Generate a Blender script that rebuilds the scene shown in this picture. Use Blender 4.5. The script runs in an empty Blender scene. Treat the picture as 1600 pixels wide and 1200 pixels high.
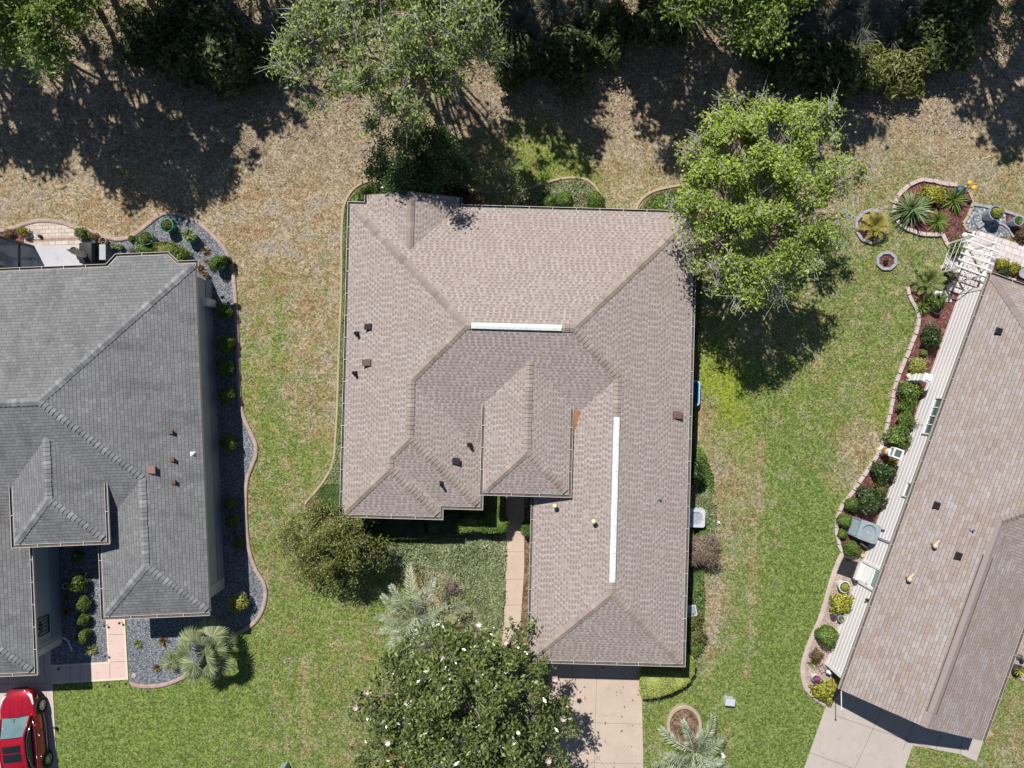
import bpy, bmesh, math, random
import numpy as np
from mathutils import Vector, Matrix
from mathutils.bvhtree import BVHTree

C = bpy.context.scene.collection
H, F = 34.0, 1054.0            # drone height in metres, focal length in photo pixels
R = math.radians
SH = (0.365, -0.708)           # shadow shift per metre of height


def P(px, py, z=0.0):
    """photo pixel -> world point lying at height z"""
    s = (H - z) / F
    return Vector(((px - 800) * s, (600 - py) * s, z))


# ------------------------------------------------------------------ tagging
def tag(o, label, cat=None, group=None, kind=None):
    o['label'] = label
    if cat: o['category'] = cat
    if group: o['group'] = group
    o['kind'] = kind or 'thing'
    return o


def empty(name, loc=(0, 0, 0), rz=0.0):
    o = bpy.data.objects.new(name, None)
    o.empty_display_size = 0.2
    o.location = loc
    o.rotation_euler = (0, 0, rz)
    C.objects.link(o)
    return o


def link(name, me, parent=None, loc=None, rz=None, scale=None):
    o = bpy.data.objects.new(name, me)
    C.objects.link(o)
    if parent: o.parent = parent
    if loc is not None: o.location = loc
    if rz is not None: o.rotation_euler = (0, 0, rz)
    if scale is not None: o.scale = scale if hasattr(scale, '__len__') else (scale,) * 3
    return o


def copy_tree(o, parent=None):
    c = o.copy()
    C.objects.link(c)
    c.parent = parent
    for ch in o.children:
        copy_tree(ch, c)
    return c


# ------------------------------------------------------------------ mesh builders
def np_mesh(name, V, Fq, mat):
    V = np.asarray(V, dtype=np.float32); Fq = np.asarray(Fq, dtype=np.int32)
    me = bpy.data.meshes.new(name)
    me.vertices.add(len(V)); me.vertices.foreach_set('co', V.ravel())
    k = Fq.shape[1]
    me.loops.add(Fq.size); me.loops.foreach_set('vertex_index', Fq.ravel())
    me.polygons.add(len(Fq))
    me.polygons.foreach_set('loop_start', np.arange(0, Fq.size, k, dtype=np.int32))
    me.polygons.foreach_set('loop_total', np.full(len(Fq), k, dtype=np.int32))
    me.update(calc_edges=True)
    me.materials.append(mat)
    return me


class MB:
    def __init__(s):
        s.v = []; s.f = []; s.m = []

    def add(s, vs, fs, mi=0):
        b = len(s.v)
        s.v += [tuple(x) for x in vs]
        for f in fs:
            s.f.append([b + i for i in f]); s.m.append(mi)
        return s

    def box(s, x0, x1, y0, y1, z0, z1, mi=0, M=None):
        vs = [(x, y, z) for z in (z0, z1) for x, y in ((x0, y0), (x1, y0), (x1, y1), (x0, y1))]
        if M is not None: vs = [M @ Vector(v) for v in vs]
        return s.add(vs, [(3, 2, 1, 0), (4, 5, 6, 7), (0, 1, 5, 4), (1, 2, 6, 5), (2, 3, 7, 6), (3, 0, 4, 7)], mi)

    def bar(s, a, b, w, h=None, mi=0):
        """square bar from a to b"""
        a = Vector(a); b = Vector(b); d = (b - a)
        L = d.length
        if L < 1e-6: return s
        q = d.to_track_quat('Z', 'Y').to_matrix().to_4x4()
        M = Matrix.Translation(a) @ q
        h = h or w
        return s.box(-w / 2, w / 2, -h / 2, h / 2, 0, L, mi, M)

    def prism(s, pts, z0, z1, mi=0, top=None, bottom=True):
        """extrude a 2D polygon (ccw); z may be per point lists"""
        n = len(pts)
        zz0 = z0 if hasattr(z0, '__len__') else [z0] * n
        zz1 = z1 if hasattr(z1, '__len__') else [z1] * n
        vs = [(p[0], p[1], z) for p, z in zip(pts, zz0)] + [(p[0], p[1], z) for p, z in zip(pts, zz1)]
        fs = [(i, (i + 1) % n, n + (i + 1) % n, n + i) for i in range(n)]
        s.add(vs, fs, mi)
        s.add([vs[n + i] for i in range(n)], [tuple(range(n))], mi if top is None else top)
        if bottom: s.add([vs[i] for i in range(n)], [tuple(reversed(range(n)))], mi)
        return s

    def tube(s, pts, rad, n=6, mi=0, cap=True):
        pts = [Vector(p) for p in pts]
        if not hasattr(rad, '__len__'): rad = [rad] * len(pts)
        rings = []
        for i, p in enumerate(pts):
            d = (pts[min(i + 1, len(pts) - 1)] - pts[max(i - 1, 0)])
            if d.length < 1e-9: d = Vector((0, 0, 1))
            d.normalize()
            ref = Vector((1, 0, 0)) if abs(d.x) < .8 else Vector((0, 1, 0))
            a = d.cross(ref).normalized(); b = d.cross(a)
            rings.append([p + (a * math.cos(t) + b * math.sin(t)) * rad[i] for t in (2 * math.pi * k / n for k in range(n))])
        vs = [v for r in rings for v in r]
        fs = []
        for i in range(len(rings) - 1):
            for k in range(n):
                fs.append((i * n + k, i * n + (k + 1) % n, (i + 1) * n + (k + 1) % n, (i + 1) * n + k))
        if cap:
            fs.append(tuple(reversed(range(n)))); fs.append(tuple(range((len(rings) - 1) * n, len(rings) * n)))
        return s.add(vs, fs, mi)

    def lathe(s, prof, n=20, c=(0, 0, 0), mi=0, sx=1, sy=1):
        """prof: list of (r,z)"""
        vs = []; fs = []
        for r, z in prof:
            for k in range(n):
                t = 2 * math.pi * k / n
                vs.append((c[0] + sx * r * math.cos(t), c[1] + sy * r * math.sin(t), c[2] + z))
        for i in range(len(prof) - 1):
            for k in range(n):
                fs.append((i * n + k, i * n + (k + 1) % n, (i + 1) * n + (k + 1) % n, (i + 1) * n + k))
        if prof[0][0] > 1e-4: fs.append(tuple(reversed(range(n))))
        if prof[-1][0] > 1e-4: fs.append(tuple(range((len(prof) - 1) * n, len(prof) * n)))
        return s.add(vs, fs, mi)

    def mesh(s, name, mats, fix=True, smooth=False, bevel=0):
        me = bpy.data.meshes.new(name)
        me.from_pydata(s.v, [], s.f)
        if not isinstance(mats, (list, tuple)): mats = [mats]
        for m in mats: me.materials.append(m)
        me.polygons.foreach_set('material_index', s.m)
        if fix or bevel:
            bm = bmesh.new(); bm.from_mesh(me)
            bmesh.ops.remove_doubles(bm, verts=bm.verts, dist=1e-5)
            if bevel:
                es = [e for e in bm.edges if len(e.link_faces) == 2 and e.calc_face_angle(0) > .5]
                bmesh.ops.bevel(bm, geom=es, offset=bevel, segments=2, affect='EDGES', profile=.6)
            bmesh.ops.recalc_face_normals(bm, faces=bm.faces)
            bm.to_mesh(me); bm.free()
        if smooth:
            me.polygons.foreach_set('use_smooth', [True] * len(me.polygons))
        me.update()
        return me

    def build(s, name, mats, parent=None, **k):
        return link(name, s.mesh(name, mats, **k), parent)


def smooth_path(pts, per=6, closed=False):
    """Catmull-Rom through 2D/3D points"""
    pts = [Vector(p) for p in pts]
    n = len(pts); out = []
    rng = range(n) if closed else range(n - 1)
    for i in rng:
        if closed: p0, p1, p2, p3 = pts[i - 1], pts[i], pts[(i + 1) % n], pts[(i + 2) % n]
        else: p0, p1, p2, p3 = pts[max(i - 1, 0)], pts[i], pts[i + 1], pts[min(i + 2, n - 1)]
        for k in range(per):
            t = k / per
            out.append(.5 * ((2 * p1) + (p2 - p0) * t + (2 * p0 - 5 * p1 + 4 * p2 - p3) * t * t + (3 * p1 - p0 - 3 * p2 + p3) * t ** 3))
    if not closed: out.append(pts[-1])
    return out


def offset_path(pts, d, closed=False):
    """offset a 2D path to its left by d with mitres"""
    pts = [Vector((p[0], p[1])) for p in pts]
    n = len(pts); out = []
    for i in range(n):
        a = pts[i - 1] if (closed or i > 0) else None
        b = pts[(i + 1) % n] if (closed or i < n - 1) else None
        p = pts[i]
        n1 = n2 = None
        if a is not None:
            e = (p - a).normalized(); n1 = Vector((-e.y, e.x))
        if b is not None:
            e = (b - p).normalized(); n2 = Vector((-e.y, e.x))
        if n1 is None: n1 = n2
        if n2 is None: n2 = n1
        m = (n1 + n2)
        if m.length < 1e-6: m = n1
        m.normalize()
        c = max(.35, m.dot(n1))
        out.append(p + m * (d / c))
    return out


def in_poly(x, y, poly):
    ins = np.zeros(x.shape, bool); n = len(poly); j = n - 1
    for i in range(n):
        xi, yi = poly[i][0], poly[i][1]; xj, yj = poly[j][0], poly[j][1]
        c = ((yi > y) != (yj > y)) & (x < (xj - xi) * (y - yi) / (yj - yi + 1e-12) + xi)
        ins ^= c; j = i
    return ins


# ------------------------------------------------------------------ materials
class NT:
    def __init__(s, name):
        s.m = bpy.data.materials.new(name); s.m.use_nodes = True
        s.t = s.m.node_tree; s.t.nodes.clear()

    def n(s, typ, **k):
        nd = s.t.nodes.new('ShaderNode' + typ)
        for key, v in k.items():
            if key.startswith('_'): setattr(nd, key[1:], v)
            else: s.set(nd.inputs[int(key[1:]) if key[0] == 'i' and key[1:].isdigit() else key.replace('__', ' ')], v)
        return nd

    def set(s, inp, v):
        if isinstance(v, bpy.types.NodeSocket): s.t.links.new(v, inp)
        elif isinstance(v, bpy.types.Node): s.t.links.new(v.outputs[0], inp)
        else:
            if inp.type == 'RGBA' and hasattr(v, '__len__') and len(v) == 3: v = (*v, 1)
            inp.default_value = v

    def math(s, op, a, b=0.0, c=None, clamp=False):
        nd = s.t.nodes.new('ShaderNodeMath'); nd.operation = op; nd.use_clamp = clamp
        s.set(nd.inputs[0], a); s.set(nd.inputs[1], b)
        if c is not None: s.set(nd.inputs[2], c)
        return nd.outputs[0]

    def mix(s, f, a, b, mode='MIX'):
        nd = s.t.nodes.new('ShaderNodeMix'); nd.data_type = 'RGBA'; nd.blend_type = mode
        s.set(nd.inputs[0], f); s.set(nd.inputs[6], a); s.set(nd.inputs[7], b)
        return nd.outputs[2]

    def ramp(s, f, stops, const=False):
        nd = s.t.nodes.new('ShaderNodeValToRGB')
        cr = nd.color_ramp
        if const: cr.interpolation = 'CONSTANT'
        while len(cr.elements) < len(stops): cr.elements.new(.5)
        for e, (p, c) in zip(cr.elements, stops):
            e.position = p; e.color = (*c, 1) if len(c) == 3 else c
        s.set(nd.inputs[0], f)
        return nd.outputs[0]

    def noise(s, scale, vec=None, detail=4, rough=.55, out=0):
        nd = s.n('TexNoise', Scale=scale, Detail=detail, Roughness=rough)
        if vec is not None: s.set(nd.inputs['Vector'], vec)
        return nd.outputs[out]

    def obj(s):
        return s.n('TexCoord').outputs['Object']

    def pos(s):
        return s.n('NewGeometry').outputs['Position']

    def bump(s, h, strength=.5, dist=.02):
        return s.n('Bump', Strength=strength, Distance=dist, Height=h).outputs[0]

    def out(s, col, rough=.8, spec=.3, normal=None, metal=0, coat=0, alpha=None):
        p = s.n('BsdfPrincipled')
        s.set(p.inputs['Base Color'], col); s.set(p.inputs['Roughness'], rough)
        s.set(p.inputs['Specular IOR Level'], spec); s.set(p.inputs['Metallic'], metal)
        s.set(p.inputs['Coat Weight'], coat)
        if normal is not None: s.set(p.inputs['Normal'], normal)
        if alpha is not None: s.set(p.inputs['Alpha'], alpha)
        o = s.n('OutputMaterial'); s.t.links.new(p.outputs[0], o.inputs[0])
        return s.m


_mats = {}


def paint(name, col, rough=.55, var=.12, scale=3.0, spec=.3, metal=0, coat=0, bump=0):
    """painted / solid surface with faint weathering"""
    if name in _mats: return _mats[name]
    t = NT(name); p = t.obj()
    n = t.noise(scale, p, 6, .65)
    lo = tuple(c * (1 - var) for c in col); hi = tuple(min(1, c * (1 + var)) for c in col)
    c = t.ramp(n, [(.3, lo), (.7, hi)])
    nm = t.bump(t.noise(scale * 12, p, 3), bump, .01) if bump else None
    _mats[name] = t.out(c, rough, spec, nm, metal, coat)
    return _mats[name]


def mk_leaf(name, cols, rough=.5, trans=.25, spec=.35):
    """foliage: each leaf (mesh island) picks its own tone"""
    if name in _mats: return _mats[name]
    t = NT(name)
    g = t.n('NewGeometry')
    rnd = g.outputs['Random Per Island']
    big = t.noise(1.3, t.obj(), 3, .6)
    f = t.math('ADD', t.math('MULTIPLY', rnd, .75), t.math('MULTIPLY', t.math('SUBTRACT', big, .38), .95), clamp=True)
    k = len(cols) - 1
    c = t.ramp(f, [(i / k, cc) for i, cc in enumerate(cols)])
    p = t.n('BsdfPrincipled', Base__Color=c, Roughness=rough)
    t.set(p.inputs['Specular IOR Level'], spec)
    if trans > 0:
        tr = t.n('BsdfTranslucent', Color=t.mix(.35, c, (.35, .42, .05)))
        mx = t.n('MixShader', i0=trans); t.t.links.new(p.outputs[0], mx.inputs[1]); t.t.links.new(tr.outputs[0], mx.inputs[2])
        sh = mx.outputs[0]
    else: sh = p.outputs[0]
    o = t.n('OutputMaterial'); t.t.links.new(sh, o.inputs[0])
    _mats[name] = t.m
    return t.m


def mk_island(name, cols, rough=.85, bump=0.0):
    if name in _mats: return _mats[name]
    t = NT(name)
    rnd = t.n('NewGeometry').outputs['Random Per Island']
    k = len(cols) - 1
    c = t.ramp(rnd, [(i / k, cc) for i, cc in enumerate(cols)])
    c = t.mix(.5, c, t.ramp(t.noise(25, t.obj(), 3), [(.2, (.35, .35, .35)), (.8, (.75, .75, .75))]), 'OVERLAY')
    nm = t.bump(t.noise(60, t.obj(), 2), bump, .01) if bump else None
    _mats[name] = t.out(c, rough, .2, nm)
    return _mats[name]


def mk_shingle(name, tones, w, h, stain, gap=.06, dark=.45, patch=.25, rowvar=.0, speck=None, dash=None):
    """asphalt shingles on UVs in metres: u along the eave, v up the slope"""
    t = NT(name)
    uv = t.n('UVMap', _uv_map='UVMap').outputs[0]
    sx = t.n('SeparateXYZ', Vector=uv)
    row = t.math('DIVIDE', sx.outputs[1], h)
    ri = t.math('FLOOR', row); fv = t.math('SUBTRACT', row, ri)
    wr = t.n('TexWhiteNoise', _noise_dimensions='1D', W=ri).outputs[0]
    col = t.math('ADD', t.math('DIVIDE', sx.outputs[0], w), t.math('MULTIPLY', wr, 7.3))
    ci = t.math('FLOOR', col); fu = t.math('SUBTRACT', col, ci)
    cv = t.n('CombineXYZ', X=ci, Y=ri)
    wn = t.n('TexWhiteNoise', _noise_dimensions='2D', Vector=cv)
    rnd = wn.outputs[0]
    # gentle drift so that neighbours share tones here and there
    drift = t.noise(.55, t.pos(), 3, .6)
    f = t.math('ADD', t.math('MULTIPLY', rnd, 1 - patch), t.math('MULTIPLY', t.math('SUBTRACT', t.math('MULTIPLY', drift, 2), .5), patch), clamp=True)
    k = len(tones) - 1
    c = t.ramp(f, [(i / k, cc) for i, cc in enumerate(tones)])
    if speck is not None:
        # short raised tabs of the laminated shingle
        w2 = t.math('ADD', t.math('DIVIDE', sx.outputs[0], w * .42), t.math('MULTIPLY', wr, 3.7))
        c2 = t.math('FLOOR', w2)
        r2 = t.n('TexWhiteNoise', _noise_dimensions='2D', Vector=t.n('CombineXYZ', X=c2, Y=t.math('ADD', ri, 91.0))).outputs[0]
        c = t.mix(t.math('MULTIPLY', t.math('GREATER_THAN', r2, .74), speck[0]), c, speck[1])
        c = t.mix(t.math('MULTIPLY', t.math('LESS_THAN', r2, .24), speck[2]), c, speck[3])
    if dash is not None:
        # laminated tabs: short dark dashes low in each course and pale tabs between them
        on = t.math('MULTIPLY', t.math('LESS_THAN', fu, .55), t.math('LESS_THAN', fv, .62))
        c = t.mix(t.math('MULTIPLY', t.math('MULTIPLY', on, t.math('GREATER_THAN', rnd, .22)), dash[0]), c, dash[1])
        r3 = t.n('TexWhiteNoise', _noise_dimensions='2D', Vector=t.n('CombineXYZ', X=ci, Y=t.math('ADD', ri, 53.0))).outputs[0]
        on2 = t.math('MULTIPLY', t.math('GREATER_THAN', fu, .6), t.math('GREATER_THAN', r3, .55))
        c = t.mix(t.math('MULTIPLY', on2, dash[2]), c, dash[3])
    # granules
    c = t.mix(.35, c, t.ramp(t.noise(70, t.pos(), 2), [(.25, (.3, .3, .3)), (.75, (.7, .7, .7))]), 'OVERLAY')
    # weather stains with streaks down the slope
    ms = t.n('Mapping', Vector=uv); ms.inputs['Scale'].default_value = (.9, .3, 1)
    st = t.noise(1.1, ms.outputs[0], 6, .68)
    c = t.mix(t.math('MULTIPLY', t.ramp(st, [(.52, (0, 0, 0)), (.74, (1, 1, 1))]), stain[0]), c, stain[1])
    # gaps between tabs and under courses, their shadow put into the colour
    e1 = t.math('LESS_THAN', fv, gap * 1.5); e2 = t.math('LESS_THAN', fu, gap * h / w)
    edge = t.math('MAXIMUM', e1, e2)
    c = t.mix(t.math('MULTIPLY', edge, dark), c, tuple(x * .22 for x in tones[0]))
    hgt = t.math('SUBTRACT', t.math('ADD', t.math('MULTIPLY', t.math('SUBTRACT', 1.0, fv), .8), t.math('MULTIPLY', rnd, .35)), t.math('MULTIPLY', e2, .5))
    nm = t.bump(hgt, .55, .012)
    return t.out(c, .92, .12, nm)


def mk_concrete(name, col, var=.1, scale=.8, rough=.9, stains=(.25, .23, .21)):
    t = NT(name); p = t.pos()
    n1 = t.noise(scale, p, 5, .6); n2 = t.noise(38, p, 3, .6); n3 = t.noise(2.6, p, 6, .7)
    c = t.ramp(n1, [(.3, tuple(x * (1 - var) for x in col)), (.7, tuple(x * (1 + var * .6) for x in col))])
    c = t.mix(.3, c, t.ramp(n2, [(.25, (.32, .32, .32)), (.75, (.68, .68, .68))]), 'OVERLAY')
    c = t.mix(t.math('MULTIPLY', t.ramp(n3, [(.54, (0, 0, 0)), (.72, (1, 1, 1))]), .5), c, tuple(x * .62 for x in col))
    return t.out(c, rough, .2, t.bump(n2, .25, .008))


def mk_gravel(name, cols, size=16.0, bump=.9):
    t = NT(name); p = t.pos()
    v = t.n('TexVoronoi', Vector=p, Scale=size)
    rc = t.n('SeparateColor', Color=v.outputs['Color']).outputs[0]
    big = t.noise(1.5, p, 3)
    f = t.math('ADD', t.math('MULTIPLY', rc, .8), t.math('MULTIPLY', t.math('SUBTRACT', big, .35), .5), clamp=True)
    k = len(cols) - 1
    c = t.ramp(f, [(i / k, cc) for i, cc in enumerate(cols)])
    c = t.mix(t.ramp(v.outputs['Distance'], [(.35, (0, 0, 0)), (.75, (.75, .75, .75))]), c, tuple(x * .3 for x in cols[0]))
    nm = t.bump(t.math('SUBTRACT', 1.0, v.outputs['Distance']), bump, .03)
    return t.out(c, .85, .25, nm)


def mk_mulch(name, cols):
    t = NT(name); p = t.pos()
    n0 = t.noise(6, p, 2, .5, out=1)
    w = t.n('VectorMath', _operation='MULTIPLY_ADD', i0=n0); w.inputs[1].default_value = (.25, .25, .25); t.set(w.inputs[2], p)
    v = t.n('TexVoronoi', Vector=w.outputs[0], Scale=11, Randomness=1)
    rc = t.n('SeparateColor', Color=v.outputs['Color']).outputs[0]
    n1 = t.noise(30, p, 4, .7)
    f = t.math('ADD', t.math('MULTIPLY', rc, .65), t.math('MULTIPLY', t.math('SUBTRACT', n1, .3), .7), clamp=True)
    k = len(cols) - 1
    c = t.ramp(f, [(i / k, cc) for i, cc in enumerate(cols)])
    return t.out(c, .9, .15, t.bump(t.math('ADD', t.math('SUBTRACT', 1.0, v.outputs['Distance']), n1), .9, .04))


def mk_pavers(name, cols, w, h, rot, mortar=(.22, .19, .17)):
    t = NT(name)
    mp = t.n('Mapping', Vector=t.pos()); mp.inputs['Rotation'].default_value = (0, 0, rot)
    b = t.n('TexBrick', Vector=mp.outputs[0], Scale=1.0)
    b.inputs['Color1'].default_value = (*cols[0], 1); b.inputs['Color2'].default_value = (*cols[1], 1)
    b.inputs['Mortar'].default_value = (*mortar, 1)
    b.inputs['Mortar Size'].default_value = .009; b.inputs['Brick Width'].default_value = w; b.inputs['Row Height'].default_value = h
    b.inputs['Bias'].default_value = 0
    c = t.mix(.4, b.outputs[0], t.ramp(t.noise(5, t.pos(), 5), [(.25, (.3, .3, .3)), (.75, (.7, .7, .7))]), 'OVERLAY')
    return t.out(c, .85, .2, t.bump(t.math('SUBTRACT', 1.0, b.outputs['Fac']), .5, .01))


def mk_bark(name, col):
    t = NT(name); p = t.obj()
    mp = t.n('Mapping', Vector=p); mp.inputs['Scale'].default_value = (6, 6, 1.2)
    n = t.noise(3, mp.outputs[0], 6, .7)
    c = t.ramp(n, [(.3, tuple(x * .55 for x in col)), (.7, col)])
    return t.out(c, .9, .15, t.bump(n, .8, .03))


def mk_glass(name, col, rough=.05):
    t = NT(name)
    n = t.noise(1.2, t.obj(), 3)
    c = t.ramp(n, [(.3, tuple(x * .7 for x in col)), (.7, col)])
    return t.out(c, rough, .8, None, 0, .3)


def mk_screen(name, col, a):
    t = NT(name)
    p = t.n('BsdfDiffuse', Color=col); tr = t.n('BsdfTransparent')
    w = t.n('TexWave', Scale=3.0, Vector=t.obj())
    mx = t.n('MixShader', i0=t.math('ADD', a, t.math('MULTIPLY', w.outputs[1], .06)))
    t.t.links.new(tr.outputs[0], mx.inputs[1]); t.t.links.new(p.outputs[0], mx.inputs[2])
    o = t.n('OutputMaterial'); t.t.links.new(mx.outputs[0], o.inputs[0])
    return t.m
# ------------------------------------------------------------------ light, camera
rng = np.random.default_rng(7)
random.seed(7)
sc = bpy.context.scene
w = bpy.data.worlds.new("World"); sc.world = w; w.use_nodes = True
wt = w.node_tree; bg = wt.nodes['Background']
sky = wt.nodes.new('ShaderNodeTexSky'); sky.sky_type = 'NISHITA'; sky.sun_disc = False
SUN = Vector((-0.365, 0.708, 1.0)).normalized()
sky.sun_elevation = math.asin(SUN.z)
sky.sun_rotation = math.atan2(SUN.x, SUN.y)
sky.air_density = 1.0; sky.dust_density = .15; sky.ozone_density = 2.6
wt.links.new(sky.outputs[0], bg.inputs[0]); bg.inputs[1].default_value = 0.054
sl = bpy.data.lights.new('sun', 'SUN'); sl.energy = 4.8; sl.angle = R(.53); sl.color = (1, .965, .91)
so = bpy.data.objects.new('sun', sl); C.objects.link(so)
so.rotation_euler = (-SUN).to_track_quat('-Z', 'Y').to_euler()
so.location = SUN * 60
cam = bpy.data.cameras.new('camera'); co = bpy.data.objects.new('camera', cam); C.objects.link(co)
co.location = (0, 0, H); co.rotation_euler = (0, 0, 0)
cam.sensor_width = 36; cam.lens = 36 * F / 1600; cam.clip_end = 3000; cam.clip_start = .5
sc.camera = co
sc.view_settings.view_transform = 'Standard'; sc.view_settings.look = 'None'
sc.view_settings.exposure = 0.18; sc.view_settings.gamma = 1
try:
    sc.cycles.max_bounces = 6; sc.cycles.transparent_max_bounces = 12
    sc.cycles.use_denoising = True
except Exception: pass

# ------------------------------------------------------------------ lawn
# (px, py, radius, green, lush yellow-green, leaf litter)
LAWN = [
 (60,150,110,.1,0,1),(200,170,110,.05,0,1),(340,200,90,.1,0,.95),(60,260,60,.2,0,.55),(200,300,60,.12,0,.2),(330,280,60,.2,0,.3),
 (420,200,80,.12,0,.9),(560,140,120,.12,0,1),(700,180,80,.3,.1,.8),(480,250,50,.25,0,.5),(640,240,60,.42,.2,.5),(560,200,40,.45,.25,.5),
 (760,240,50,.62,.35,.3),(840,250,60,.78,.4,.1),(890,265,50,.75,.3,.05),(960,130,100,.08,0,.95),(990,230,60,.26,0,.3),(1020,180,60,.15,0,.5),
 (1150,120,120,.1,0,1),(1000,270,45,.4,.05,.15),(1050,250,50,.35,0,.3),(1300,150,120,.12,0,.9),(1450,160,80,.14,0,.65),(1550,140,80,.2,0,.8),(1500,220,60,.2,0,.4),
 (1420,250,60,.62,0,.2),(1560,260,60,.38,0,.3),(1550,300,40,.4,.1,.15),(1400,210,40,.35,0,.4),(1350,260,60,.4,0,.25),(1380,320,40,.5,.1,.05),
 (150,320,60,.1,0,.1),(60,310,50,.22,.1,.1),(180,340,40,.05,0,.05),(380,320,50,.2,0,.15),(490,310,50,.32,0,.25),(440,370,40,.18,0,.1),(400,390,40,.15,0,0),
 (480,400,40,.42,0,.1),(420,450,50,.55,.1,0),(480,480,40,.45,0,.1),(510,560,40,.42,0,.1),(430,540,40,.62,.15,0),(470,600,40,.5,.1,.05),(420,650,45,.62,.15,0),
 (500,650,35,.4,0,.15),(450,720,50,.62,.1,0),(410,760,30,.6,0,.05),(470,780,30,.5,0,.1),(430,840,40,.6,0,.05),(410,900,40,.58,0,.05),(440,960,40,.68,.1,0),
 (250,1110,80,.95,.1,0),(130,1130,60,.98,.05,0),(120,1180,50,1,0,0),(330,1080,60,.9,.1,0),(350,1170,70,.85,.1,0),(450,1000,60,.74,.1,0),(540,960,50,.72,.1,0),(480,1080,60,.7,.05,0),
 (470,1150,60,.68,.05,0),(560,1020,50,.64,.1,0),(430,1190,50,.72,.05,0),(600,1150,80,.6,0,.05),(600,900,60,.7,0,0),(700,1000,60,.6,0,.1),(690,905,35,.25,0,.8),(735,960,30,.2,0,.8),(640,890,25,.5,0,.3),
 (1120,540,40,.62,.5,.05),(1130,600,35,.85,1,0),(1140,650,28,.85,1,0),(1100,640,24,.3,0,.35),(1110,700,40,.42,.2,.3),(1160,690,30,.6,.5,.1),(1150,760,45,.4,.1,.25),(1130,830,30,.42,0,.35),
 (1140,880,35,.5,.1,.2),(1120,950,35,.42,0,.3),(1115,1010,28,.45,0,.25),(1200,640,50,.75,.1,0),(1230,720,60,.82,0,0),(1190,830,45,.72,0,.05),(1260,820,60,.98,0,0),(1180,920,40,.72,0,0),(1230,950,60,1,0,0),
 (1300,700,30,.5,0,.05),(1340,690,30,.26,0,.05),(1320,740,30,.4,0,0),(1310,640,50,.62,.1,0),(1270,600,40,.72,.2,0),(1350,590,50,.62,.15,0),(1385,640,25,.8,.4,0),(1330,520,60,.68,0,.05),
 (1400,520,40,.7,0,0),(1340,430,60,.66,.05,.05),(1290,560,30,.5,0,.1),(1340,390,40,.55,.05,.05),(1420,410,30,.6,0,0),(1250,480,60,.55,.15,.15),(1180,480,60,.45,.3,.25),
 (1160,1010,40,.78,0,0),(1200,1080,60,1,0,0),(1220,1170,60,1,0,0),(1130,1120,35,.78,.05,.05),(1060,1110,35,.8,.1,0),(1030,1180,35,.66,.1,.05),(1100,1060,30,.75,.05,0),(1160,1170,35,.85,0,0),
 (1570,1110,40,.6,0,.1),(1590,1160,40,.4,0,.15),(1545,1180,30,.6,0,.1),(1470,1185,40,.75,.1,.1),(1590,1070,20,.7,.1,0),(1430,1160,30,.7,.1,.1),
 (-100,1150,100,.9,0,0),(1700,1150,80,.6,0,.05),(1700,300,80,.4,0,.2),(-80,250,90,.2,0,.5)]


def grid_axis(a, b, step):
    core = list(np.arange(a, b + 1e-6, step))
    ext = [2, 5, 10, 20, 40, 80, 160, 320, 640]
    return np.array([a - e for e in reversed(ext)] + core + [b + e for e in ext])


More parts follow.
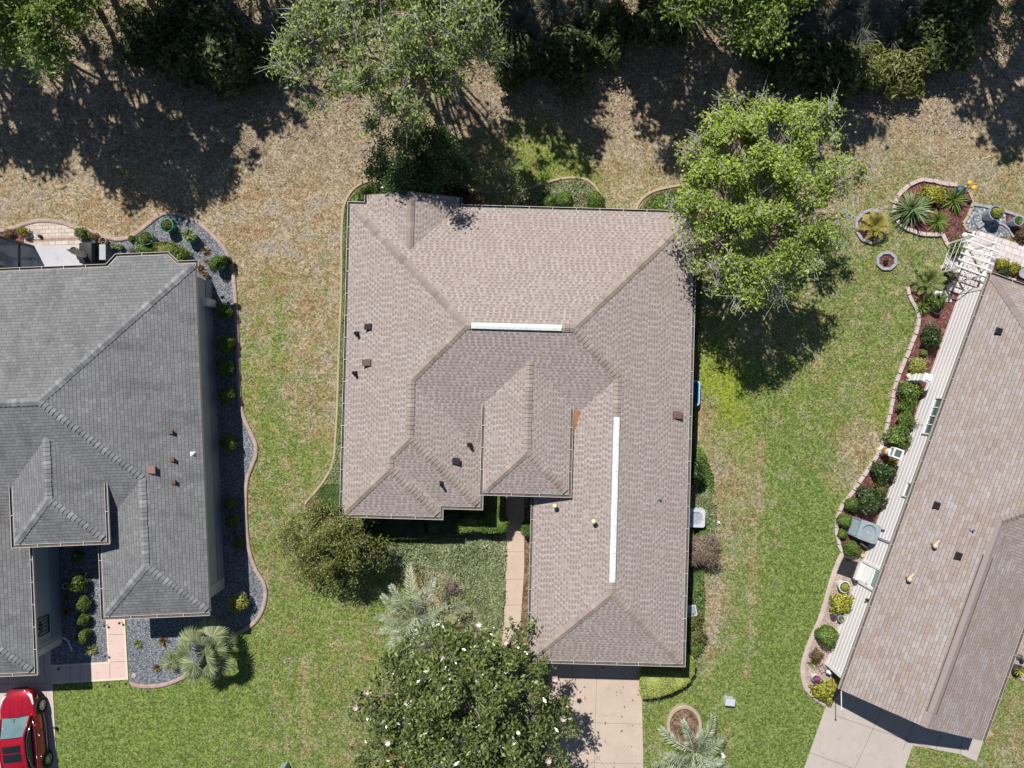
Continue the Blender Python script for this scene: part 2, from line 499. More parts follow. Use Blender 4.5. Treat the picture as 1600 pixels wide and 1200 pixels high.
def build_lawn():
    xs = grid_axis(-30, 30, .25); ys = grid_axis(-22, 24, .25)
    X, Y = np.meshgrid(xs, ys)
    Z = np.zeros_like(X)
    n = len(xs)
    idx = np.arange(len(ys) * n).reshape(len(ys), n)
    Q = np.stack([idx[:-1, :-1], idx[:-1, 1:], idx[1:, 1:], idx[1:, :-1]], -1).reshape(-1, 4)
    px = X * F / H + 800; py = 600 - Y * F / H
    W = np.zeros_like(X) + 1e-9; A = np.zeros(X.shape + (3,)); A[...] = 1e-9 * .5
    for (cx, cy, r, g, l, b) in LAWN:
        wgt = np.exp(-((px - cx) ** 2 + (py - cy) ** 2) / (2 * (r * .62) ** 2)) + 1e-7 / (1 + ((px - cx) ** 2 + (py - cy) ** 2) / 1e4)
        W += wgt
        for k, v in enumerate((g, l, b)): A[..., k] += wgt * v
    A /= W[..., None]
    # mower tracks and worn lines, drier than the turf beside them
    for (x0, y0, x1, y1, wd, am) in [(1190,690,1168,1060,7,.34),(1240,700,1215,1000,9,.14),(476,1035,478,1180,6,.26),(1146,1090,1135,1190,9,.22),(440,470,425,760,10,-.14),(1295,640,1240,900,12,-.12),(150,1090,150,1190,9,-.1),(210,1090,220,1190,9,.10),(1120,900,1108,1050,8,.25),(480,330,470,560,12,.12)]:
        dx, dy = x1 - x0, y1 - y0
        t_ = np.clip(((px - x0) * dx + (py - y0) * dy) / (dx * dx + dy * dy), 0, 1)
        dd = np.hypot(px - x0 - t_ * dx, py - y0 - t_ * dy)
        A[..., 0] = np.clip(A[..., 0] - am * np.exp(-(dd / wd) ** 2), 0, 1.05)
    mid = (px > 372) & (px < 545) & (py > 290) & (py < 690)
    A[..., 0] = np.where(mid, A[..., 0] - .16 * np.clip((690 - py) / 200, 0, 1), A[..., 0])
    t = NT('lawn_grass'); p = t.pos()
    a = t.n('Attribute', _attribute_name='mask').outputs['Color']
    s = t.n('SeparateColor', Color=a).outputs
    n1 = t.noise(7.5, p, 4, .62); n2 = t.noise(1.4, p, 4, .6); n3 = t.noise(26, p, 4, .7); n4 = t.noise(15, p, 3, .7)
    mp = t.n('Mapping', Vector=p); mp.inputs['Location'].default_value = (40, 17, 3)
    n5 = t.noise(4.2, mp.outputs[0], 4, .65); n6 = t.noise(33, mp.outputs[0], 3, .7)
    # blades: tone from fine noise and crisp tuft-sized cells
    vo = t.n('SeparateColor', Color=t.n('TexVoronoi', Vector=p, Scale=13.0).outputs['Color']).outputs
    vo2 = t.n('SeparateColor', Color=t.n('TexVoronoi', Vector=p, Scale=6.5).outputs['Color']).outputs
    cell = t.math('ADD', t.math('MULTIPLY', t.math('SUBTRACT', vo[0], .5), .28), t.math('MULTIPLY', t.math('SUBTRACT', vo2[0], .5), .06))
    n3 = t.math('ADD', n3, cell); n6 = t.math('ADD', n6, t.math('MULTIPLY', cell, .8))
    green = t.ramp(t.math('ADD', t.math('MULTIPLY', n3, .75), t.math('MULTIPLY', n1, .3)),
                   [(.3, (.028, .052, .010)), (.43, (.09, .148, .031)), (.54, (.162, .226, .051)), (.68, (.335, .388, .125))])
    lush = t.ramp(n3, [(.3, (.09, .15, .008)), (.5, (.24, .32, .02)), (.7, (.42, .47, .05))])
    dry = t.ramp(t.math('ADD', t.math('MULTIPLY', n3, .7), t.math('MULTIPLY', n5, .35)),
                 [(.3, (.10, .072, .042)), (.43, (.27, .205, .125)), (.54, (.43, .34, .22)), (.68, (.72, .60, .44))])
    lit = t.ramp(t.math('ADD', t.math('MULTIPLY', n6, .8), t.math('MULTIPLY', n1, .25)),
                 [(.33, (.06, .042, .03)), (.45, (.25, .19, .115)), (.56, (.44, .35, .24)), (.70, (.74, .63, .49))])
    def blend(mask, a0, a1, w1, w2, w3, lo, hi):
        f = t.math('ADD', mask, t.math('MULTIPLY', t.math('SUBTRACT', n1, .5), w1))
        f = t.math('ADD', f, t.math('MULTIPLY', t.math('SUBTRACT', n2, .5), w2))
        f = t.math('ADD', f, t.math('MULTIPLY', t.math('SUBTRACT', n4, .5), w3))
        mr = t.n('MapRange', _clamp=True, Value=f); mr.inputs[1].default_value = lo; mr.inputs[2].default_value = hi
        return t.mix(mr.outputs[0], a0, a1)
    lit = t.mix(t.ramp(n2, [(.42, (.75, .75, .75)), (.60, (0, 0, 0))]), lit, t.mix(.5, lit, (.10, .065, .045)))
    g2 = t.mix(s[1], green, lush)
    # bare sandy soil showing through the dry turf, and orange dead thatch
    mp2 = t.n('Mapping', Vector=p); mp2.inputs['Location'].default_value = (-13, 71, 9)
    n7 = t.noise(.85, mp2.outputs[0], 6, .68); n8 = t.noise(4.6, mp2.outputs[0], 4, .65)
    soil = t.ramp(t.math('ADD', t.math('MULTIPLY', n6, .8), .1), [(.3, (.16, .125, .095)), (.5, (.37, .305, .25)), (.7, (.60, .52, .44))])
    thatch = t.ramp(n6, [(.3, (.13, .075, .035)), (.5, (.34, .225, .12)), (.7, (.58, .44, .28))])
    dry = t.mix(t.ramp(n7, [(.40, (0, 0, 0)), (.52, (.75, .75, .75))]), thatch, dry)
    dry = t.mix(t.ramp(t.math('ADD', n7, t.math('MULTIPLY', t.math('SUBTRACT', n8, .5), .25)), [(.53, (0, 0, 0)), (.62, (.85, .85, .85))]), dry, soil)
    # separate green tufts scattered through it
    dry = t.mix(t.math('MULTIPLY', t.ramp(n8, [(.60, (0, 0, 0)), (.66, (1, 1, 1))]), t.math('MULTIPLY', t.math('ADD', s[0], .12), 1.5, clamp=True)), dry, green)
    base = blend(s[0], dry, g2, 1.4, 1.5, 1.3, .27, .70)
    base = blend(s[2], base, lit, 1.2, 1.1, 1.4, .30, .75)
    # a few small dark stems and bare specks
    base = t.mix(t.math('MULTIPLY', t.math('LESS_THAN', n6, .375), .35), base, (.045, .042, .026))
    hgt = t.math('ADD', t.math('MULTIPLY', n3, 1.0), t.math('ADD', t.math('MULTIPLY', n4, .8), t.math('MULTIPLY', n1, .6)))
    mat = t.out(base, .9, .12, t.bump(hgt, .8, .05))
    me = np_mesh('lawn', np.stack([X, Y, Z], -1).reshape(-1, 3), Q, mat)
    at = me.color_attributes.new('mask', 'FLOAT_COLOR', 'POINT')
    col = np.ones((X.size, 4), np.float32); col[:, :3] = A.reshape(-1, 3)
    at.data.foreach_set('color', col.ravel())
    o = link('lawn', me)
    tag(o, 'mown lawn with green and straw coloured patches around the three houses', 'lawn', kind='structure')


build_lawn()


# ------------------------------------------------------------------ flat sheets
def W2(pts, z=0):
    return [P(x, y, 0).to_2d() for x, y in pts]


def sheet(name, pts, z, mat, label, cat, kind='structure', thick=None, px=True):
    """a slab with its top at z, polygon in photo pixels on the ground"""
    q = W2(pts) if px else pts
    a = sum(q[i][0] * q[(i + 1) % len(q)][1] - q[(i + 1) % len(q)][0] * q[i][1] for i in range(len(q)))
    if a < 0: q = q[::-1]
    o = MB().prism(q, -.05, z).build(name, mat)
    return tag(o, label, cat, kind=kind)


def edging(name, path, width, hgt, mat, label, cat='edging', closed=False, blocks=None, per=6, raw=False, jitter=.012):
    """moulded curb or a row of edging blocks along a pixel path"""
    pts = [P(x, y).to_2d() for x, y in path]
    pts = smooth_path(pts, per, closed)
    mb = MB()
    if blocks is None:
        prof = [(-width / 2, 0), (-width / 2 * .9, hgt * .75), (-width * .25, hgt), (width * .25, hgt), (width / 2 * .9, hgt * .75), (width / 2, 0)]
        lines = [(offset_path(pts, o, closed), z) for o, z in prof]
        n = len(pts); k = len(prof)
        vs = [(l[i].x, l[i].y, z) for i in range(n) for l, z in lines]
        fs = []
        for i in range(n if closed else n - 1):
            j = (i + 1) % n
            for q in range(k - 1):
                fs.append((i * k + q, i * k + q + 1, j * k + q + 1, j * k + q))
        if not closed:
            fs.append(tuple(range(k))); fs.append(tuple((n - 1) * k + q for q in reversed(range(k))))
        mb.add(vs, fs)
        o = mb.build(name, mat, smooth=False)
    else:
        if closed: pts = pts + [pts[0]]
        d = [0]
        for i in range(1, len(pts)): d.append(d[-1] + (pts[i] - pts[i - 1]).length)
        nb = max(3, int(d[-1] / blocks)); L = d[-1] / nb

        def at(s):
            for i in range(1, len(pts)):
                if d[i] >= s or i == len(pts) - 1:
                    f = (s - d[i - 1]) / max(1e-6, d[i] - d[i - 1])
                    return pts[i - 1].lerp(pts[i], f)
        r = random.Random(len(path) * 31)
        for b in range(nb):
            a = at(b * L + L * .04); c = at((b + 1) * L - L * .04)
            ang = math.atan2(c.y - a.y, c.x - a.x) + r.uniform(-.06, .06)
            m = (a + c) / 2
            M = Matrix.Translation((m.x + r.uniform(-jitter, jitter), m.y + r.uniform(-jitter, jitter), 0)) @ Matrix.Rotation(ang, 4, 'Z') @ Matrix.Rotation(r.uniform(-.05, .05), 4, 'X')
            ll = (c - a).length / 2
            mb.box(-ll, ll, -width / 2, width / 2, -.03, hgt * r.uniform(.88, 1.08), 0, M)
        o = mb.build(name, mat, bevel=.012)
    return tag(o, label, cat)


def joints(parent, segs, z, mat, wid=.018):
    mb = MB()
    for a, b in segs:
        A = P(*a); B = P(*b); d = (B - A).normalized(); n = Vector((-d.y, d.x, 0)) * wid / 2
        mb.add([A - n + Vector((0, 0, z)), B - n + Vector((0, 0, z)), B + n + Vector((0, 0, z)), A + n + Vector((0, 0, z))], [(0, 1, 2, 3)])
    return mb.build('control_joint', mat, parent)


M_driveA = mk_concrete('concrete_pinkish', (.54, .43, .35), .09)
M_driveB = mk_concrete('concrete_grey_tan', (.47, .415, .37), .07)
M_driveC = mk_concrete('concrete_painted_pale', (.56, .46, .41), .06)
M_walkC = mk_concrete('concrete_pink_walk', (.66, .49, .43), .05)
M_walkEdge = paint('walk_border_paint', (.70, .60, .48), .8, .08, 6)
M_slab = mk_concrete('concrete_slab_pale', (.52, .51, .54), .06)
M_curbA = mk_concrete('curb_pink', (.43, .315, .275), .22, 4.0)
M_curbR = mk_concrete('curb_pale_pink', (.50, .405, .36), .12, 2.5)
M_curbB = mk_concrete('curb_buff', (.44, .36, .25), .12, 2.0)
M_block = mk_concrete('edging_block', (.55, .45, .43), .14, 6.0)
M_blockG = mk_concrete('edging_block_grey', (.36, .36, .40), .14, 6.0)
M_joint = paint('joint_dirt', (.16, .125, .10), .95)
M_gravel = mk_gravel('slate_gravel', [(.12, .125, .145), (.20, .21, .235), (.27, .28, .315), (.42, .44, .48)], 15, .7)
M_gravel2 = mk_gravel('pale_gravel', [(.14, .155, .17), (.27, .29, .32), (.42, .45, .48), (.62, .64, .66)], 11)
M_sandg = mk_gravel('pink_pea_gravel', [(.33, .25, .21), (.46, .36, .31), (.56, .45, .40), (.68, .58, .52)], 22, .5)
M_mulch = mk_mulch('red_mulch', [(.055, .022, .022), (.13, .052, .048), (.22, .098, .085), (.42, .27, .24)])
M_mulchB = mk_mulch('brown_mulch', [(.07, .04, .025), (.17, .10, .065), (.28, .19, .13), (.46, .37, .29)])
M_paver = mk_pavers('pavers_pink', [(.50, .40, .35), (.62, .53, .45)], .32, .2, R(-2))
M_paverR = mk_pavers('pavers_right', [(.58, .50, .49), (.68, .62, .60)], .42, .3, R(19))
M_brickred = mk_pavers('paver_border_red', [(.34, .20, .17), (.42, .27, .22)], .2, .1, R(-2))

# ---- left lot
CURB_L = [(-40,366),(0,361),(20,357),(40,350),(60,345.5),(80,345.5),(100,349),(120,356),(145,362),(165,370),(182,374),(200,372),(215,364),(232,350),(248,338),(262,333),(280,335),(300,342),(320,356),(340,375),(355,396),(363,420),(367,450),(370,500),(372,560),(374,610),(379,645),(390,672),(399,692),(400,710),(393,730),(386,750),(384,780),(385,820),(390,860),(400,890),(412,910),(415,930),(411,950),(400,970),(380,985),(358,996),(340,1012),(322,1030),(305,1044),(288,1057),(262,1068),(238,1072),(215,1071),(203,1066)]
sheet('gravel', CURB_L[3:] + [(199,1000),(199,880),(90,880),(90,480),(40,420)], .02, M_gravel, 'slate grey gravel bed wrapping around the grey roofed house', 'gravel', 'stuff')
sheet('gravel', [(80,845),(172,845),(170,1038),(80,1041)], .024, M_gravel, 'slate grey gravel in the shaded entry court of the grey roofed house', 'gravel', 'stuff')
edging('concrete_curb', CURB_L, .2, .09, M_curbA, 'pinkish moulded curb winding around the slate gravel bed', per=5)
sheet('mulch', [(-40,369),(0,364),(18,361),(36,355),(38,386),(-40,386)], .026, M_mulch, 'dark red mulch corner by the screened enclosure', 'mulch', 'stuff')
o = sheet('paver_patio', [(40,352),(62,347.5),(80,347.5),(100,351),(122,358.5),(130,362),(130,384),(38,384)], .035, M_paver, 'small patio of pink and tan pavers behind the grey roofed house', 'patio')
sheet('patio_slab', [(39,383.5),(140,383.5),(140,440),(39,440)], .05, M_slab, 'pale concrete slab behind the grey roofed house', 'patio')
sheet('paver_border', [(40,374),(126,371),(127,374),(40,377.5)], .042, M_brickred, 'dark red paver border line across the small patio', 'patio')
dl = sheet('driveway', [(-120,1004),(79,1004),(80,1030),(83,1078),(90,1200),(98,1330),(-120,1330)], .03, M_driveC, 'pale concrete driveway under the red car', 'driveway')
joints(dl, [((-100,1069),(82,1068)),((67,1004),(72,1069)),((72,1069),(84,1300)),((10,1004),(14,1069))], .034, M_joint)
wl = sheet('walkway', [(166,940),(193,940),(199.5,1060),(81,1067),(80.5,1040),(171,1035)], .036, M_walkC, 'pinkish L shaped walkway leading to the front court of the grey roofed house', 'walkway')
joints(wl, [((171,991),(195,991)),((172,1034),(198,1033)),((172,1034),(172.5,1063)),((126,1038),(126,1065)),((110,1039),(110,1065))], .040, M_joint)
wb = MB()
for pp in [[(166,940),(171,1035),(80.5,1040)], [(193,940),(199.5,1060),(81,1067)]]:
    q = [P(*a).to_2d() for a in pp]
    l = offset_path(q, .045); r_ = offset_path(q, -.045)
    for i in range(2):
        wb.prism([l[i], r_[i], r_[i + 1], l[i + 1]], .0, .043)
wb.build('painted_border', M_walkEdge, wl)

# ---- middle lot
edging('concrete_curb', [(578,283),(562,289),(549,300),(540,316),(536,335),(534,380),(534,420),(533,470),(531,520),(529,580),(527,640),(524,690),(520,725),(505,753),(490,772),(479,784),(476,795)], .12, .07, M_curbB, 'thin buff curb along the west side of the tan roofed house')
sheet('mulch', [(578,285),(555,297),(539,335),(539,420),(537,500),(533,640),(529,695),(506,757),(482,785),(478,800),(520,830),(560,830),(640,830),(640,300)], .016, M_mulchB, 'brown mulch strip under the west hedge of the tan roofed house', 'mulch', 'stuff')
edging('concrete_curb', [(700,302),(735,298),(765,300),(795,299),(820,296),(845,289),(870,281),(895,278),(915,281),(930,292),(940,310),(946,330)], .13, .07, M_curbB, 'buff curb around the back bed with clipped round shrubs')
sheet('mulch', [(590,270),(640,262),(720,280),(735,299),(795,301),(820,298),(870,283),(895,280),(915,283),(930,294),(944,326),(940,360),(590,360)], .014, M_mulchB, 'brown mulch in the bed behind the tan roofed house', 'mulch', 'stuff')
edging('concrete_curb', [(993,332),(998,318),(1008,307),(1022,299),(1040,294),(1062,290),(1080,289)], .13, .07, M_curbB, 'buff curb around the back corner bed beside the leafy tree')
sheet('mulch', [(995,332),(1010,309),(1024,301),(1062,292),(1110,290),(1110,430),(1085,430),(1060,350),(995,350)], .014, M_mulchB, 'brown mulch in the back corner bed beside the leafy tree', 'mulch', 'stuff')
sheet('step_slab', [(954,326),(996,327.5),(995,350),(954,350)], .06, M_driveB, 'small pale concrete step between the two back beds', 'step')
wm = sheet('walkway', [(791,735),(819,735),(819,890),(813,978),(809,1010),(784,1010),(787,975),(790,890)], .03, M_driveA, 'tan concrete walkway from the entry of the tan roofed house', 'walkway')
joints(wm, [((791,862),(818,862)),((790,834),(819,834)),((789,905),(817,905)),((788,945),(815,945))], .034, M_joint, .012)
sheet('mulch', [(819,770),(850,770),(850,1010),(809,1010),(813,978),(818.5,890)], .016, M_mulchB, 'brown wood chips between the walkway and the garage wall', 'mulch', 'stuff')
dm = sheet('driveway', [(860,1000),(1001,1000),(1002,1040),(1005,1200),(1008,1340),(850,1340)], .03, M_driveA, 'tan concrete driveway with scattered leaves below the tan roof', 'driveway')
joints(dm, [((933,1000),(932,1060)),((932,1060),(930,1128)),((930,1128),(927,1330)),((870,1127),(1003,1131)),((866,1059),(1002,1060)),((865,1190),(1004,1193)),((928,1175),(944,1196)),((938,1180),(915,1200))], .034, M_joint, .014)
sheet('mulch', [(1050,420),(1096,420),(1093,560),(1090,690),(1105,745),(1119,790),(1120,840),(1100,890),(1098,960),(1100,1010),(1095,1045),(1075,1075),(1010,1095),(1004,1095),(1004,1030),(1040,1030)], .016, M_mulchB, 'brown mulch strip along the east wall of the tan roofed house', 'mulch', 'stuff')
edging('concrete_curb', [(1097,890),(1097,930),(1098,965),(1099,1000),(1097,1030),(1090,1052)], .06, .04, M_curbB, 'thin buff curb beside the east groundcover strip')

# ---- right lot
EDG_R = [(1416,448),(1420,463),(1428,478),(1434,492),(1432,515),(1422,540),(1408,575),(1397,605),(1391,637),(1384,668),(1376,698),(1362,722),(1348,744),(1330,770),(1315,790),(1308,808),(1306,828),(1309,848),(1315,862)]
sheet('mulch', EDG_R + [(1345,866),(1400,760),(1460,600),(1510,490),(1500,432),(1475,416),(1460,423),(1446,436)], .02, M_mulch, 'red bark mulch in the long bed beside the white sided house', 'mulch', 'stuff')
edging('block_edging', EDG_R, .17, .12, M_block, 'pale pink block edging of the long mulch bed beside the white sided house', blocks=.42, per=5)
sheet('gravel', [(1318,862),(1362,880),(1300,1060),(1322,1085),(1314,1108),(1300,1108),(1277,1094),(1258,1070),(1255,1040),(1262,1008),(1284,960),(1300,905),(1308,880)], .018, M_sandg, 'pinkish pea gravel bed at the front corner of the white sided house', 'gravel', 'stuff')
edging('concrete_curb', [(1318,862),(1309,880),(1299,908),(1284,960),(1268,998),(1259,1022),(1254,1046),(1258,1070),(1266,1082),(1276,1091),(1290,1100)], .26, .06, M_curbR, 'wide pinkish curb around the pea gravel bed at the front corner')
BEDR = [(1404,304),(1398,316),(1396,332),(1402,347),(1416,358),(1435,365),(1456,367),(1470,365),(1474,372),(1484,386),(1500,378),(1516,364),(1504,356),(1508,342),(1515,328),(1518,314),(1512,300),(1494,290),(1474,288),(1455,283),(1438,282),(1420,289)]
sheet('mulch', BEDR, .03, M_mulch, 'red bark mulch in the kidney shaped island bed', 'mulch', 'stuff')
edging('block_edging', [(1484,388),(1476,378),(1470,366),(1456,367),(1435,365),(1416,358),(1402,347),(1396,332),(1398,316),(1404,304),(1420,289),(1438,282),(1455,283),(1474,288),(1494,290)], .19, .13, M_block, 'pale scalloped block edging of the kidney shaped island bed', blocks=.4)
edging('block_edging', [(1452,428),(1462,421),(1475,416)], .16, .12, M_block, 'short run of pale edging blocks west of the arbor', blocks=.4, per=3)
edging('block_edging', [(1512,298),(1518,312),(1516,328),(1509,342),(1503,354),(1511,361),(1524,364)], .13, .11, M_curbB, 'buff block edging on the gravel side of the island bed', blocks=.4)
sheet('gravel', [(1518,320),(1545,324),(1570,331),(1572,350),(1581,368),(1560,372),(1524,364),(1506,355)], .022, M_gravel2, 'pale blue grey gravel patch beside the island bed', 'gravel', 'stuff')
edging('block_edging', [(1519,320),(1545,324),(1570,331),(1590,337),(1612,350)], .14, .1, M_blockG, 'dark grey edging stones behind the gravel patch', blocks=.5)
edging('block_edging', [(1526,357),(1533,352),(1541,348),(1552,347),(1562,349),(1572,356),(1580,366),(1582,372)], .1, .1, M_blockG, 'curved grey edging stones inside the gravel patch', blocks=.4)
sheet('mulch', [(1571,331),(1590,337),(1640,360),(1640,400),(1582,372),(1572,350)], .022, M_mulch, 'red mulch corner behind the paver path', 'mulch', 'stuff')
sheet('paver_path', [(1528,361),(1560,371),(1620,391),(1620,470),(1560,462),(1552,398),(1542,436),(1535,470),(1478,452),(1480,420),(1500,380)], .036, M_paverR, 'pale pink paver path under the white arbor', 'path')
sheet('step_slab', [(1478,396),(1487,399),(1484,416),(1475,413)], .07, M_slab, 'pale stepping slab beside the white arbor', 'step')
sheet('step_slab', [(1475,453),(1483,452),(1486,472),(1476,472)], .07, M_slab, 'pale stepping slab at the end of the white siding', 'step')
sheet('mulch', [(1553,402),(1600,418),(1640,430),(1640,452),(1548,424)], .046, M_mulch, 'red mulch planter against the top of the white sided house', 'mulch', 'stuff')
edging('block_edging', [(1552,399),(1548,412),(1543,428)], .16, .2, M_blockG, 'grey stone border beside the mulch planter by the arbor', blocks=.6)
dr = sheet('driveway', [(1317,1076),(1545,1130),(1525,1189),(1500,1178),(1426,1164),(1413,1200),(1370,1320),(1205,1320),(1256,1200),(1290,1104)], .03, M_driveB, 'grey tan concrete driveway in front of the white sided house', 'driveway')
joints(dr, [((1386,1090),(1335,1200)),((1335,1200),(1290,1310)),((1306,1118),(1480,1178)),((1264,1175),(1340,1203)),((1430,1120),(1410,1172)),((1470,1140),(1462,1170)),((1505,1140),(1500,1178))], .034, M_joint, .02)
sheet('side_walk', [(1590,960),(1640,960),(1640,1090),(1577,1051)], .026, M_sandg, 'pinkish gravel strip along the east wall of the white sided house', 'path')


def ring_bed(px, py, rx, ry, label, lab2, mat, sides=8, w=.14):
    c = P(px, py); a = rx * H / F; b = ry * H / F
    pts = [(c.x + a * math.cos(t), c.y + b * math.sin(t)) for t in (2 * math.pi * (k + .5) / sides for k in range(sides))]
    o = MB().prism(pts, -.03, .03).build('mulch', M_mulch); tag(o, lab2, 'mulch', kind='stuff')
    mb = MB(); out = offset_path(pts, -w / 2, True); inn = offset_path(pts, w / 2, True)
    for i in range(sides):
        j = (i + 1) % sides
        mb.prism([Vector(out[i]).lerp(Vector(out[j]), .02), Vector(out[i]).lerp(Vector(out[j]), .98), Vector(inn[i]).lerp(Vector(inn[j]), .98), Vector(inn[i]).lerp(Vector(inn[j]), .02)], -.03, .11)
    e = mb.build('block_edging', mat, bevel=.01); tag(e, label, 'edging')


ring_bed(1384, 408, 15, 13.5, 'grey octagonal stone ring in the lawn holding bare mulch', 'red mulch inside the small octagonal ring', M_blockG)
ring_bed(1361, 354, 25, 26, 'grey stone ring around the golden palm in the lawn', 'red mulch inside the ring with the golden palm', M_blockG, 10)
# ------------------------------------------------------------------ houses
PT = .33; Z0 = 2.6
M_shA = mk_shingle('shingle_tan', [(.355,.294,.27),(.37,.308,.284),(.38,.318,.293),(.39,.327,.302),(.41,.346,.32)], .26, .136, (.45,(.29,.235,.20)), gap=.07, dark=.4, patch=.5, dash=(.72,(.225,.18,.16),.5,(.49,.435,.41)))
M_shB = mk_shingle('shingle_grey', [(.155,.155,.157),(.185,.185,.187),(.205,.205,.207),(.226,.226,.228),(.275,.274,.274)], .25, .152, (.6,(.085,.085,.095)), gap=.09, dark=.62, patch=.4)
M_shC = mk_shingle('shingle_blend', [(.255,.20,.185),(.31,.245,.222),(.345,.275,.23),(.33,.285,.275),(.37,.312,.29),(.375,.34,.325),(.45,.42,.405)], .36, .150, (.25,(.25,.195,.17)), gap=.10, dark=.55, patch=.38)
M_capA = mk_island('ridge_cap_tan', [(.24,.19,.16),(.325,.27,.235),(.29,.24,.21),(.38,.32,.28)], .9, .2)
M_capB = mk_island('ridge_cap_grey', [(.15,.152,.156),(.19,.192,.198),(.22,.222,.228),(.285,.286,.29)], .9, .2)
M_capC = mk_island('ridge_cap_blend', [(.25,.205,.185),(.29,.235,.215),(.27,.23,.22),(.31,.265,.25)], .9, .2)
M_gut = paint('gutter_white', (.60,.585,.56), .5, .08)
M_gutB = paint('gutter_tan', (.50,.46,.42), .5, .08)
M_gutIn = paint('gutter_inside', (.14,.11,.09), .95, .4, 9)  # darker brown for the inner faces of the gutters
M_ventW = paint('ridge_vent_white', (.78,.82,.78), .6, .10, 2.0)
M_black = paint('black_plastic', (.022,.022,.026), .5, .3)
M_cream = paint('cream_pipe', (.60,.49,.36), .5, .08)
M_creamY = paint('pale_yellow_cap', (.74,.70,.42), .5, .06)
M_brownv = paint('brown_vent', (.16,.095,.075), .55, .15)
M_brownl = paint('flashing_brown', (.30,.235,.20), .7, .15)
M_pinkv = paint('faded_red_vent', (.27,.155,.14), .65, .15)
M_steel = paint('galvanised', (.45,.45,.44), .4, .1, metal=.6)
M_stucA = paint('stucco_tan', (.55,.47,.39), .9, .05, 2, bump=.4)
M_stucB = paint('stucco_greyblue', (.42,.46,.50), .9, .06, 2, bump=.4)
M_trimB = paint('stucco_trim_grey', (.56,.58,.60), .9, .05, 2, bump=.4)
M_plinth = paint('stucco_plinth', (.30,.35,.40), .9, .06, 2, bump=.4)
M_siding = paint('vinyl_siding', (.70,.665,.67), .6, .03, .8)
M_white = paint('white_paint', (.78,.77,.75), .45, .04)
M_glassA = mk_glass('window_glass', (.10,.16,.17))
M_glassL = mk_glass('window_glass_pale', (.32,.46,.50))
M_rust = paint('rusty_flashing', (.36,.155,.07), .75, .2, 5)
M_door = paint('door_panel', (.62,.58,.54), .6, .04)

_uid = [0]


